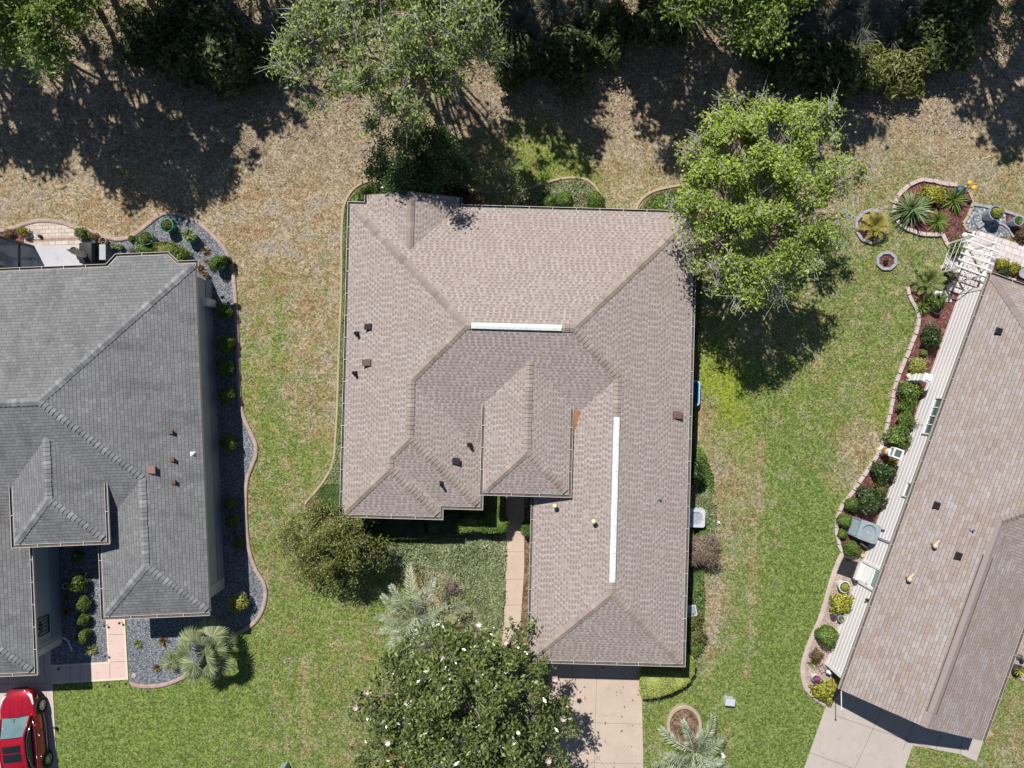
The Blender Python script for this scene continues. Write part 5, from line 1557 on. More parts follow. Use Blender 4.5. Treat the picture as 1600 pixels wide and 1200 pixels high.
# magnolia at the driveway
def magnolia():
    bs = P(735, 1085)
    lobes = [blob(650, 1045, 3.2, 48, 1.1), blob(600, 1090, 3.0, 45, 1.0), blob(635, 1140, 3.6, 62, 1.2), blob(700, 1030, 3.6, 48, 1.2), blob(750, 1000, 3.2, 36, 1.0), blob(795, 1020, 3.2, 40, 1.1), blob(720, 1090, 5.0, 78, 1.5), blob(800, 1080, 4.4, 64, 1.4), blob(848, 1112, 3.4, 50, 1.1), blob(700, 1160, 4.6, 70, 1.4), blob(780, 1160, 4.4, 66, 1.4), blob(838, 1180, 3.2, 44, 1.0), blob(610, 1200, 3.2, 56, 1.1), blob(720, 1230, 3.8, 70, 1.3), blob(805, 1230, 3.4, 58, 1.2), blob(572, 1105, 2.6, 24, .7), blob(872, 1098, 2.9, 22, .7), blob(815, 985, 2.6, 20, .7), blob(668, 1000, 2.6, 18, .6)]
    e = tree('magnolia_tree', (bs.x, bs.y), lobes, 'large dark glossy magnolia with white blossoms beside the tan driveway', G_mag, B_oak, B_twig, 21, 34000, .21, .105, .22, 1.2, .36, 13, 3, jit=.85, hang=.1)
    rs = np.random.default_rng(5)
    def bloom(name, mat, n, rr, seed):
        V, Fq = [], []
        r2 = np.random.default_rng(seed)
        parts = []
        for k in range(n):
            a = 2 * np.pi * k / n; o = np.array([math.cos(a), math.sin(a), .35 + .3 * (k % 2)])
            o /= np.linalg.norm(o); sdv = np.array([-math.sin(a), math.cos(a), 0])
            m = o * rr * .6; t = o * rr + np.array([0, 0, .02])
            parts.append((np.array([[0, 0, 0], m + sdv * rr * .36, t, m - sdv * rr * .36]), np.array([[0, 1, 2, 3]])))
        V, Fq = merge(parts); return np_mesh(name, V, Fq, mat)
    fw = bloom('flower', G_white, 8, .16, 1); fp = bloom('flower', G_pinkf, 8, .17, 2); fs = bloom('flower', G_spent, 7, .10, 3)
    sp = [(692, 1029, 0), (573, 1081, 1), (636, 1097, 0), (714, 1090, 0), (556, 1105, 1), (867, 1060, 1), (829, 1088, 1), (880, 1122, 1), (826, 1185, 0), (857, 1188, 1), (748, 975, 0), (790, 1002, 1), (606, 1160, 0), (675, 1046, 2), (747, 1040, 2), (718, 1061, 2), (670, 1102, 2), (627, 1197, 2), (680, 1026, 2), (740, 1190, 1), (612, 1180, 2)]
    for k, (px, py, t) in enumerate(sp):
        z = 5.4 - ((px - 735) ** 2 + (py - 1110) ** 2) / 170 ** 2 * 2.0
        z = max(3.2, z)
        p = P(px, py, z) - Vector((bs.x, bs.y, 0))
        o = link('flower', (fw, fp, fs)[t], e, p, k * 1.1, (1, 1, 1))
        if t == 2: o['label'] = 'spent orange brown flower'


magnolia()

# olive toned bushy tree at the south-west corner of the tan house
bs = P(528, 838)
tree('bushy_tree', (bs.x, bs.y), [blob(480, 832, 2.4, 34, .9), blob(520, 825, 2.9, 42, 1.0), blob(552, 850, 2.6, 36, 1.0), blob(500, 870, 2.4, 40, 1.0), blob(545, 882, 2.1, 30, .8), blob(462, 862, 1.9, 22, .7), blob(515, 850, 3.1, 38, 1.0), blob(530, 903, 1.5, 24, .6), blob(452, 838, 1.7, 22, .6), blob(585, 862, 1.7, 22, .6), blob(478, 895, 1.4, 22, .5), blob(560, 815, 1.9, 20, .6), blob(490, 800, 1.9, 22, .6)],
     'olive green bushy tree at the south west corner of the tan house', G_olive, B_brown, B_brown, 31, 17000, .13, .055, .09, .8, .30, 17, 2, jit=.8)
# dark glossy back trees
bs = P(655, 275)
tree('holly_tree', (bs.x, bs.y), [blob(620, 245, 2.8, 36, 1.1), blob(660, 240, 3.3, 44, 1.3), blob(640, 275, 2.6, 40, 1.1), blob(690, 260, 2.7, 34, 1.1), blob(603, 270, 2.0, 28, .9), blob(672, 280, 2.4, 36, 1.0), blob(700, 240, 2.2, 26, .9), blob(715, 270, 1.8, 24, .8), blob(592, 250, 1.9, 20, .7), blob(640, 220, 2.4, 26, .8)],
     'dark glossy holly behind the north gable of the tan house', G_holly, B_brown, B_brown, 32, 19000, .12, .075, .1, .7, .36, 14, 2, jit=.8)
bs = P(782, 290)
tree('holly_tree', (bs.x, bs.y), [blob(765, 270, 1.9, 22, .8), blob(788, 262, 2.1, 24, .9), blob(795, 290, 1.8, 24, .8), blob(770, 298, 1.6, 24, .8)],
     'smaller dark needled shrub tree behind the tan house beside the curbed back bed', G_cover, B_brown, B_brown, 33, 5000, .12, .03, .07, .6, .3, 16, 2, jit=.8)
# ------------------------------------------------------------------ shared shrub meshes
S_round = [bush_mesh('foliage', G_round, 40 + k, n=1200, L=.10, Wd=.05, ragged=.09, irregular=.75, ball=True) for k in range(3)]
S_bright = [bush_mesh('foliage', G_bright, 50 + k, n=1400, L=.085, Wd=.045, ragged=.08, irregular=.65, ball=True) for k in range(2)]
S_loose = [bush_mesh('foliage', G_hedge, 60 + k, n=1000, L=.13, Wd=.055, ragged=.2, jit=.8, irregular=1.3, dens_core=.6) for k in range(3)]
S_dark = [bush_mesh('foliage', G_dark, 70 + k, n=1300, L=.12, Wd=.055, ragged=.18, jit=.8, irregular=1.3, dens_core=.65) for k in range(3)]
S_croton = [bush_mesh('foliage', G_croton, 80 + k, n=420, L=.22, Wd=.075, ragged=.25, jit=.7, irregular=1.2, dens_core=.5) for k in range(2)]
S_yel = [bush_mesh('foliage', G_yel, 86 + k, n=800, L=.14, Wd=.06, ragged=.2, jit=.7, irregular=.8, dens_core=.6) for k in range(2)]
S_red = [bush_mesh('foliage', G_red, 90, n=520, L=.15, Wd=.06, ragged=.28, jit=.8, irregular=1.2, dens_core=.5)]
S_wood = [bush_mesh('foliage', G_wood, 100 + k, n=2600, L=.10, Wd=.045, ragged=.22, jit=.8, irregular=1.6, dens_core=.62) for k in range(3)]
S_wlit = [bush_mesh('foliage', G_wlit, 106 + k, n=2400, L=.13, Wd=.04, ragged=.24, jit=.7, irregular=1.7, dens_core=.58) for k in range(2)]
S_lav = [bush_mesh('foliage', mk_leaf('leaf_mix_red_green', [(.05, .06, .02), (.12, .17, .04), (.24, .20, .07), (.30, .34, .12)]), 110, n=700, L=.12, Wd=.06, ragged=.25, irregular=1.2, dens_core=.5)]

# ---- left house: shaded row along the east wall (north to south)
row = [(351, 487, .40, .9), (353, 537, .42, .85), (352, 575, .40, .9), (355, 617, .42, .95), (357, 692, .42, .95), (361, 787, .34, .6), (364, 815, .34, .6), (372, 849, .28, .5)]
ordn = ['first', 'second', 'third', 'fourth', 'fifth', 'sixth', 'seventh', 'eighth']
for k, (x, y, r, h) in enumerate(row):
    shrub('round_shrub', x, y, r, h, S_round[k % 3], f'rounded shrub along the grey east wall, {ordn[k]} counting from the white utility box', 'shrubs along the grey house east wall', k * .9)
shrub('round_shrub', 373, 941, .46, 1.0, S_yel[0], 'loose pale green shrub near the front corner of the grey house wall', rz=.4)
# entry court balls
for k, (x, y, r, lb) in enumerate([(121, 870, .27, 'small clipped ball shrub nearest the entry roof in the gravel court'), (130, 943, .36, 'clipped ball shrub beside the three terracotta pots, northernmost of the neat row of three'), (129, 968, .34, 'middle clipped ball shrub of the neat row of three in the gravel court'), (130, 993, .35, 'southernmost clipped ball shrub of the neat row of three in the gravel court')]):
    shrub('ball_shrub', x, y, r, r * 1.9, S_round[(k + 1) % 3], lb, 'clipped balls in the gravel court', k)
shrub('loose_shrub', 122, 911, .40, .9, S_loose[0], 'loose leafy shrub with paddle leaves above the ball shrubs in the gravel court', rz=1)


def blade_plant(name, px, py, me, label, sc=1.0, z=0.0, cat='plant', group=None, rz=0):
    p = P(px, py, z + .15 * sc)
    o = link(name, me, None, (p.x, p.y, z), rz, sc)
    return tag(o, label, cat, group)


B_small = blades_mesh('small_plant', G_orange, 1, 46, .34, .045, 10, 80, .45)
B_green = blades_mesh('small_plant', G_sago, 2, 60, .40, .045, 10, 80, .5)
B_agave = blades_mesh('agave_plant', G_spider, 3, 130, 1.02, .06, 8, 85, .62)
B_tuft = blades_mesh('tuft_plant', G_lime, 4, 110, .58, .035, 10, 80, .62)
B_brom = blades_mesh('bromeliad', G_croton, 5, 34, .42, .075, 15, 75, .35)
B_dra = blades_mesh('dracaena', G_bright, 6, 60, .72, .06, 5, 80, .45)
B_grassm = [blades_mesh('blades', G_grass, 8 + k, 210, 1.05, .022, 25, 88, .62, seg=5, base=.16) for k in range(3)]
blade_plant('small_plant', 141, 1016, B_green, 'spiky green plant at the south end of the gravel court', 1.0)
blade_plant('small_plant', 214, 1007, B_green, 'spiky green tuft nearest the walkway in the front gravel', .75)
blade_plant('small_plant', 254, 1002, B_small, 'bronze rosette plant in the front gravel beside the fan palm', .95)
blade_plant('small_plant', 244, 1044, B_small, 'bronze and green rosette at the curved front edge of the gravel', .85, rz=1)
blade_plant('small_plant', 321, 392, B_small, 'small bronze rosette among the green planters', .85, rz=2)
blade_plant('small_plant', 360, 959, B_green, 'star shaped weed in the shade by the grey house front corner', .55, rz=2)

# palms of the left lot
def palm_thing(name, px, py, z, crown_me, trunk_h, label, lean=(0, 0), tr=.12, cat='palm', rz=0):
    base = P(px, py)
    e = empty(name, base, rz); tag(e, label, cat)
    T = MB(); n = 7
    T.tube([(lean[0] * t ** 1.5, lean[1] * t ** 1.5, -.05 + t * trunk_h) for t in (i / n for i in range(n + 1))], [tr * (1.25 - .3 * i / n) for i in range(n + 1)], 10)
    T.build('trunk', B_palm, e)
    o = link('crown', crown_me, e, (lean[0], lean[1], 0))
    return e


palm_thing('fan_palm', 338, 1003, 0, fan_palm('crown', 16, .90, .85, G_fan, 4, 1.25, el=(-10, 64), nseg=24, spread=135), 1.3, 'fan palm with pale splayed fronds between the front gravel and the lawn', tr=.12)
palm_thing('sago_palm', 275, 1028, 0, fan_palm('crown', 9, .25, .42, G_sago, 9, .4, el=(5, 60), nseg=14), .45, 'small palm with stubby fans in the front gravel, west of the fan palm', tr=.09)

# green planters
M_potG = paint('glazed_green', (.045, .27, .15), .3, .15, 3, .5)
M_potW = paint('pot_white', (.74, .72, .68), .5, .06)
M_potT = paint('terracotta', (.36, .17, .10), .75, .12)
M_potB = paint('pot_blue_grey', (.30, .37, .43), .35, .15, 2, .5)
M_potD = paint('pot_dark', (.07, .075, .085), .5, .2)
M_potK = paint('pot_tan', (.46, .38, .28), .7, .12)
M_soil = paint('potting_soil', (.05, .036, .028), .95, .3, 8)


def pot(name, px, py, r, h, mat, label, plant=None, psc=1.0, pz=None, z=0.0, group=None, cat='planter', rz=0, prof=None, scale3=None):
    p = P(px, py, z + h * .7); e = empty(name, (p.x, p.y, z), rz); tag(e, label, cat, group)
    m = MB()
    m.lathe(prof or [(r * .72, 0), (r * .86, h * .4), (r * .95, h * .85), (r, h * .87), (r, h), (r * .87, h), (r * .84, h * .84), (0, h * .84)], 22)
    m.build('pot', mat, e, smooth=False)
    s = MB(); s.lathe([(r * .845, h * .845), (0, h * .88)], 18); s.build('soil', M_soil, e)
    if plant is not None:
        o = link('plant', plant, e, (0, 0, pz if pz is not None else h * .82), 0, scale3 or psc)
    return e


gp = 'green glazed planters in the gravel'
pot('planter', 263, 353, .33, .62, M_potG, 'round green glazed planter nearest the bend of the curb, filled with low reddish greenery', S_lav[0], (.5), .42, group=gp)
pot('planter', 297, 369, .31, .60, M_potG, 'green glazed planter with a spidery succulent, standing in the middle of the gravel', B_green, 1.15, .5, group=gp)
pot('planter', 231, 373, .35, .66, M_potG, 'green glazed planter with a bushy plant beside the curb, west of the others', S_lav[0], (.62), .42, group=gp, rz=2)
pot('planter', 342, 412, .36, .60, M_potG, 'green glazed planter with a spreading bush at the east curb', S_loose[1], (.66), .40, group=gp, rz=1)
shrub('loose_shrub', 356, 408, .22, .75, S_dark[1], 'dark low shrub leaning over the curb beside the easternmost green planter')
shrub('round_shrub', 206, 373, .17, .34, S_round[1], 'little round plant at the curb just west of the green planters')
shrub('loose_shrub', 222, 374, .24, .5, S_loose[2], 'low leafy plant in front of the bushy green planter')
pot('planter', 217, 383, .16, .3, M_potB, 'small blue grey pot in front of the bushy green planter', B_green, .5)
shrub('clipped_hedge', 227, 394, .40, .75, S_round[2], 'dark green mounded shrub against the bay of the grey house', cat='hedge')
shrub('small_plant', 208, 394, .2, .35, S_red[0], 'small orange tinged plant at the end of the grey house bay', cat='plant')
me = box_hedge_mesh('foliage', [P(*q, .6).to_2d() for q in [(241, 382), (256, 379), (272, 381), (279, 388), (283, 394), (262, 397), (244, 396)]], .75, G_olive, 3, 1800, .11, .05)
e = empty('clipped_hedge'); tag(e, 'yellow green rounded hedge against the middle of the grey house bay', 'hedge'); link('foliage', me, e)
shrub('clipped_hedge', 283, 399, .43, .85, S_loose[0], 'rounded green shrub at the north east corner of the grey house', cat='hedge', rz=2)
pot('planter', 311, 417, .17, .3, M_potT, 'small terracotta pot by the grey house corner, westernmost of a cluster of three', B_small, .8)
pot('planter', 326, 411, .15, .34, M_potK, 'tan pot with dry brush by the grey house corner, northernmost of a cluster of three', blades_mesh('plant', G_dryt, 31, 70, .36, .02, 25, 88, .3), .9)
pot('planter', 320, 428, .15, .28, M_potK, 'small tan pot with a bronze rosette just above the white utility box', B_small, .75, rz=2)
# entry court pots
pot('planter', 104, 915, .15, .42, M_potW, 'white urn in the shade of the gravel court', None)
pot('planter', 131, 897, .12, .22, M_potW, 'small white pot between two shrubs in the gravel court', None)
for k, (x, y, lb) in enumerate([(105, 932, 'terracotta pot in the court shade nearest the white urn'), (104, 956, 'terracotta pot in the court shade farther south from the white urn')]):
    pot('planter', x, y, .2, .34, M_potT, lb, B_small, .7, rz=k)

# white utility box on the grey house wall
e = empty('utility_box'); tag(e, 'white utility box with two round meters on the grey house east wall', 'utility box')
Mx = uvframe(hB, 14.92, 4.62, .2, 'W')
m = MB(); m.box(-.19, .19, 0, .95, 0, .26); m.box(-.15, .15, .1, .85, .26, .28); o = m.build('box', M_white, e, bevel=.015); o.matrix_local = Mx
m = MB()
for x in (-.1, .1): m.lathe([(.08, 0), (.08, .12), (.06, .14), (0, .14)], 14, (x, -.12, .1))
m.tube([(0, -.12, .06), (0, -.2, .06)], .03, 8)
o = m.build('meter', M_steel, e, smooth=False); o.matrix_local = Mx
e = empty('wall_lamp'); e.location = P(353, 466)
tag(e, 'small dark path lamp on a stake near the utility box', 'lamp')
m = MB(); m.lathe([(.012, 0), (.012, .35), (.07, .36), (.09, .42), (0, .5)], 10); m.build('lamp_head', M_black, e)

# path lights by the walkway
PL = MB().lathe([(.012, -.02), (.012, .2), (.035, .21), (.05, .25), (.065, .27), (0, .31)], 10).mesh('path_light', M_black)
for k, (x, y, lb) in enumerate([(168, 975, 'black path light on the west border of the pink walkway'), (191, 971, 'black path light on the east border of the pink walkway near the grey roof'), (169, 1022, 'black path light at the inner corner of the pink walkway'), (168, 1067, 'black path light below the pink walkway in the lawn edge'), (201, 1065, 'black path light at the outer corner of the pink walkway'), (97, 1042, 'black path light on the shaded end of the pink walkway')]):
    p = P(x, y); tag(link('path_light', PL, None, p), lb, 'path light', 'path lights around the pink walkway')
o = MB().lathe([(.0, .02), (.1, .02), (.12, .05), (.06, .07), (.05, .05), (0, .05)], 14).build('valve_cover', M_potK); o.location = P(210, 1055); tag(o, 'small round valve cover in the front gravel', 'valve cover')

# ---- patio of the left house
M_cov = paint('grill_cover', (.02, .02, .023), .55, .3, 2)
M_can = paint('canvas_beige', (.66, .58, .50), .85, .12, 5)
M_alu = paint('bronze_aluminium', (.055, .055, .055), .5, .2)
e = empty('covered_grill', P(152, 401)); tag(e, 'large barbecue under a black cover at the edge of the pale slab', 'grill')
m = MB()
m.prism([(-.36, -.62), (.40, -.62), (.40, .62), (-.36, .62)], .05, .62)
m.box(-.30, .34, -.5, .5, .62, .98); m.box(-.33, .37, -.6, -.5, .6, .72); m.box(-.33, .37, .5, .6, .6, .72)
m.build('cover', M_cov, e, bevel=.05, smooth=True)
e = empty('patio_umbrella', P(151, 404)); tag(e, 'closed beige patio umbrella tied up beside the black grill cover', 'umbrella')
m = MB(); m.lathe([(.24, 0), (.24, .05), (.05, .08), (.02, .1), (.02, 2.25), (0, 2.3)], 12); m.build('pole', M_brownv, e)
m = MB(); n = 16; prof = [(.06, .85), (.17, .95), (.13, 1.25), (.15, 1.5), (.09, 1.9), (.03, 2.22)]
for i, (r_, z_) in enumerate(prof): pass
vs = []; fs = []
for (r_, z_) in prof:
    for k in range(n):
        a = 2 * math.pi * k / n; q = r_ * (1.0 if k % 2 else .62); vs.append((q * math.cos(a), q * math.sin(a), z_))
for i in range(len(prof) - 1):
    for k in range(n): fs.append((i * n + k, i * n + (k + 1) % n, (i + 1) * n + (k + 1) % n, (i + 1) * n + k))
m.add(vs, fs); m.build('canopy', M_can, e)
e = empty('storage_bin', P(173, 398)); tag(e, 'narrow grey bin standing against the bay of the grey house', 'bin')
m = MB(); m.box(-.16, .16, -.36, .36, 0, .62); m.build('body', paint('bin_grey', (.13, .13, .14), .6), e, bevel=.02)
m = MB(); m.box(-.17, .15, -.38, .38, .625, .68); m.build('lid', paint('bin_lid_grey', (.42, .42, .45), .5), e, bevel=.015)
pot('planter', 117, 392, .2, .42, M_potK, 'tan clay pot with stones at the edge of the pale slab', B_small, .5)
pot('planter', 162, 377, .19, .38, M_potK, 'wide rimmed pot beside the black grill cover', B_small, .6, rz=1)
shrub('loose_shrub', 127, 364, .27, .5, S_loose[2], 'leafy plant at the corner of the paver patio against the curb')
shrub('small_plant', 137, 366, .18, .25, S_yel[1], 'low yellow green plant next to the paver patio corner', cat='plant')
shrub('small_plant', 149, 371, .24, .4, S_red[0], 'reddish plant behind the black grill cover', cat='plant', rz=1)
shrub('small_plant', 37, 362, .24, .55, S_croton[1], 'yellow tipped plant at the west corner of the paver patio', cat='plant')
pot('planter', 178, 385, .13, .26, M_potD, 'small dark pot between the wide rimmed pot and the gravel, north of its neighbour', B_green, .45)
pot('planter', 188, 386, .15, .24, M_potD, 'small dark pot standing on the gravel just east of the grey bin', B_green, .5, rz=1)
pot('planter', 193, 400, .14, .2, M_potD, 'small dark pot against the gutter of the bay', B_green, .4, rz=2)
o = MB().lathe([(.0, .2), (.06, .2), (.09, .1), (.07, .02), (0, .02)], 14).build('garden_ball', M_black); o.location = P(65, 370) + Vector((0, 0, .03)); tag(o, 'small black ball ornament on the paver patio', 'ornament')
shrub('small_plant', 14, 366, .3, .3, S_red[0], 'reddish low plant in the mulch corner by the screened enclosure', cat='plant', rz=2)

# screened enclosure
e = empty('screen_enclosure'); tag(e, 'dark framed screened enclosure at the far left behind the grey house', 'screen enclosure')
Zs = 2.45
x1 = P(53, 400).x; y0 = P(50, 427).y; y1 = P(50, 384).y; x0 = x1 - 5.2
m = MB()
m.box(x0, x1, y0 - 1.2, y1, .05, .058)
m.build('floor', M_slab, e)
m = MB(); t_ = .10
for x in (x0, x0 + 1.7, x0 + 3.4, x1):
    m.box(x - t_ / 2, x + t_ / 2, y1 - t_, y1, 0, Zs); m.box(x - t_ / 2, x + t_ / 2, y0 - .6, y1, Zs, Zs + .14)
m.box(x0, x1, y1 - t_ - .02, y1 + .02, Zs - .02, Zs + .15)
m.box(x0, x1, y1 - t_, y1, .9, .98); m.box(x1 - t_, x1, y0, y1, .9, .98); m.box(x0, x1, (y0 + y1) / 2 - .04, (y0 + y1) / 2 + .04, Zs + .01, Zs + .10)
m.box(x1 - t_, x1, y0 - .1, y0 + .02, 0, Zs)
m.build('frame', M_alu, e)
m = MB(); m.box(x1 - .05, x1 - .04, y0 - .1, y1 - .05, .06, Zs); m.box(x0, x1 - .06, y1 - .05, y1 - .04, .06, Zs)
m.build('screen', mk_screen('insect_screen', (.20, .24, .30), .5), e)
pot('planter', 6, 402, .22, .4, M_potD, 'dark round pot inside the screened enclosure', B_green, .8)

# ---- middle lot hedges
def hedge(name, pts, z1, mat, n, label, seed, L=.08, Wd=.04, cat='hedge', **k):
    poly = [P(x, y, z1).to_2d() for x, y in pts]
    cx = sum(p.x for p in poly) / len(poly); cy = sum(p.y for p in poly) / len(poly)
    e = empty(name, (cx, cy, 0)); tag(e, label, cat)
    me = box_hedge_mesh('foliage', [Vector((p.x - cx, p.y - cy)) for p in poly], z1, mat, seed, n, L, Wd, **k)
    link('foliage', me, e); link('stem', STEM, e, scale=(1, 1, z1))
    return e


hedge('hedge', [(580, 286), (564, 293), (551, 304), (540, 322), (537, 380), (537, 430), (560, 430), (565, 318), (590, 318), (590, 288)], .6, G_stripe, 5200, 'narrow green hedge strip along the north half of the tan house west wall', 1, .09, .045)
hedge('hedge', [(537, 432), (535, 500), (532, 580), (530, 650), (528, 690), (551, 700), (556, 580), (560, 432)], .6, G_stripe, 6000, 'narrow green hedge strip along the middle of the tan house west wall', 2, .09, .045)
hedge('hedge', [(527, 692), (522, 722), (514, 748), (506, 760), (525, 764), (545, 762), (552, 700)], .5, G_cover, 2600, 'dark green groundcover hedge widening toward the tan house south west corner', 3, .12, .045)
hedge('hedge', [(497, 768), (506, 758), (522, 757), (536, 760), (545, 775), (545, 800), (520, 805), (500, 797), (494, 785)], .7, G_cover2, 3600, 'pale green clipped mound at the tan house south west corner', 4, .075, .04)
hedge('hedge', [(556, 800), (566, 800), (567, 830), (556, 831)], .7, G_hedge, 500, 'short light green clipped hedge end west of the front window hedge', 5)
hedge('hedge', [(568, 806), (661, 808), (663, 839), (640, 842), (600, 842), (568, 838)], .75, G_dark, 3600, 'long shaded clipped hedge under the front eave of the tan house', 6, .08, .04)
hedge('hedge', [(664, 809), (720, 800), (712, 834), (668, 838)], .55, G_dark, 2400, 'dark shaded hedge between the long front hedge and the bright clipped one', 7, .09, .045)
hedge('hedge', [(767, 771), (784, 771), (783, 788), (781, 808), (791, 812), (792, 823), (787, 830), (768, 832), (742, 829), (722, 832), (715, 826), (716, 817), (728, 811), (748, 811), (762, 808), (764, 790)], 1.0, G_stripe, 5200, 'bright green clipped L shaped hedge beside the entry walkway', 8, .12, .07)
hedge('hedge', [(816, 818), (831, 818), (831, 833), (825, 838), (816, 836)], .75, G_bright, 700, 'small bright green cube hedge between the walkway and the garage wall', 9, .08, .045)
hedge('hedge', [(1003, 1053), (1066, 1051), (1068, 1030), (1071, 1024), (1082, 1030), (1086, 1042), (1083, 1055), (1072, 1070), (1052, 1081), (1028, 1089), (1004, 1091)], .75, G_wedge, 8000, 'yellow green clipped wedge hedge at the garage south east corner', 10, .10, .055)


def carpet(name, pts, n, label, mat, seed, **k):
    poly = [P(x, y).to_2d() for x, y in pts]
    o = link(name, carpet_mesh(name, poly, mat, seed, n, **k))
    return tag(o, label, 'ground cover', kind='stuff')


carpet('ground_cover', [(560, 838), (600, 846), (660, 846), (700, 838), (760, 836), (790, 834), (789, 905), (786, 975), (770, 985), (735, 960), (728, 900), (690, 890), (640, 880), (600, 890), (575, 870)], 13000, 'feathery grey green groundcover filling the front bed of the tan house', G_cover, 1, L=.20, Wd=.042)
carpet('ground_cover', [(560, 838), (600, 846), (700, 840), (788, 836), (786, 975), (770, 985), (735, 960), (720, 900), (640, 888), (600, 895)], 2200, 'bits of brown leaf and stem among the front groundcover', G_rustl, 2, L=.12, Wd=.05, h=(.02, .12))
carpet('ground_cover', [(1076, 760), (1100, 748), (1116, 785), (1118, 830), (1108, 850), (1080, 850)], 3200, 'grey green groundcover around the air conditioner of the tan house', G_cover, 3, L=.2, Wd=.04)
carpet('ground_cover', [(1080, 690), (1096, 700), (1112, 740), (1117, 770), (1095, 760), (1080, 740)], 1500, 'leafy green cover beside the dark shrub on the tan house east wall', G_stripe, 31, L=.15, Wd=.06, h=(.05, .5))
carpet('ground_cover', [(1074, 885), (1097, 885), (1098, 965), (1076, 965)], 2600, 'grey green groundcover along the south part of the garage east wall', G_cover2, 4, L=.18, Wd=.055, h=(.05, .4))
carpet('ground_cover', [(1074, 1000), (1098, 1000), (1096, 1035), (1078, 1068), (1045, 1088), (1006, 1100), (1004, 1090), (1050, 1082), (1080, 1055), (1085, 1030), (1070, 1020)], 2600, 'blue green groundcover fringe around the wedge hedge', G_cover, 5, L=.14, Wd=.035, h=(.03, .22))
carpet('ground_cover', [(820, 300), (845, 292), (872, 285), (895, 282), (915, 286), (930, 297), (940, 320), (940, 335), (815, 335)], 4200, 'grey green juniper carpet in the curbed back bed', G_cover, 6, L=.15, Wd=.04, h=(.05, .35))
carpet('ground_cover', [(1000, 330), (1012, 312), (1026, 303), (1062, 296), (1075, 315), (1070, 335), (1000, 338)], 2400, 'bright green leafy carpet in the back corner bed', G_bright, 7, L=.13, Wd=.06, h=(.05, .4))
carpet('ground_cover', [(590, 285), (612, 265), (650, 300), (720, 285), (735, 302), (735, 330), (720, 330), (716, 305), (638, 296), (578, 305)], 2600, 'dark leafy cover behind the north gable of the tan house', G_dark, 8, L=.12, Wd=.06, h=(.05, .4))
carpet('ground_cover', [(640, 885), (690, 885), (735, 890), (745, 960), (770, 990), (740, 985), (690, 940)], 1700, 'thin groundcover straggling among leaf litter beside the grey palm', G_cover, 19, L=.18, Wd=.045, h=(.03, .2))
carpet('leaf_litter', [(655, 880), (735, 885), (740, 985), (720, 960), (690, 900)], 900, 'pinkish leaf litter under the grey palm', G_pinkf if False else G_dryt, 9, L=.1, Wd=.04, h=(.01, .05))

for k, (x, y, r, lb) in enumerate([(881, 312, .43, 'middle bright green ball shrub in the curbed back bed'), (930, 314, .46, 'easternmost bright green ball shrub in the curbed back bed'), (858, 317, .38, 'westernmost bright green ball shrub in the curbed back bed')]):
    shrub('ball_shrub', x, y, r, r * 1.9, S_bright[k % 2], lb, 'ball shrubs in the back bed', k)
# east side
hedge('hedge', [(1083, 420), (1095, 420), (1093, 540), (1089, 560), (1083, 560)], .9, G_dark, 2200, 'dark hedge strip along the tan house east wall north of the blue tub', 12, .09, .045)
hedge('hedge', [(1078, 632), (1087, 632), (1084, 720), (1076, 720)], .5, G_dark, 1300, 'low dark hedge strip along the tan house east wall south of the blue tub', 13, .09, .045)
shrub('loose_shrub', 1083, 738, .55, 1.4, S_dark[0], 'dark shrub against the tan house east wall north of the air conditioner')
shrub('loose_shrub', 1102, 836, .40, .6, S_loose[0], 'bright green low shrub between the air conditioner and the dry shrub')
e = shrub('dry_shrub', 1096, 858, .78, 1.3, bush_mesh('foliage', G_dryt, 131, n=2200, L=.3, Wd=.016, ragged=.22, jit=.6, irregular=1.4, dens_core=.4), 'dry grey twiggy shrub against the garage east wall')
shrub('rusty_shrub', 1079, 868, .5, .9, bush_mesh('foliage', G_rustl, 132, n=900, L=.12, Wd=.045, ragged=.3, jit=.8, irregular=1.2, dens_core=.45), 'rusty orange leaved shrub tucked beside the dry twiggy shrub')
shrub('loose_shrub', 1082, 968, .50, .7, S_lav[0], 'orange and green shrub by the small meter frame on the garage east side')
shrub('loose_shrub', 1087, 992, .48, .7, S_lav[0], 'orange and green shrub just north of the wedge hedge', rz=2)
shrub('loose_shrub', 1084, 1012, .42, .5, S_loose[2], 'low green shrub touching the north tip of the wedge hedge', rz=1)

# pindo palm in the front bed
palm_thing('pindo_palm', 656, 948, 0, frond_palm('crown', 16, 2.35, G_palm, 15, 1.5, el=(6, 62), droop=.7, leaf=.52, lw=.060, npair=20, vee=.9), 1.55, 'grey green feather palm in front of the tan house', tr=.2)
shrub('twiggy_shrub', 704, 918, .42, .6, bush_mesh('foliage', mk_leaf('leaf_plum', [(.10, .06, .06), (.22, .14, .13), (.34, .24, .22), (.20, .20, .11)], .7, 0), 171, n=420, L=.2, Wd=.03, ragged=.35, jit=.8, irregular=1.4, dens_core=.3), 'reddish plum twiggy shrub east of the grey feather palm', rz=1)
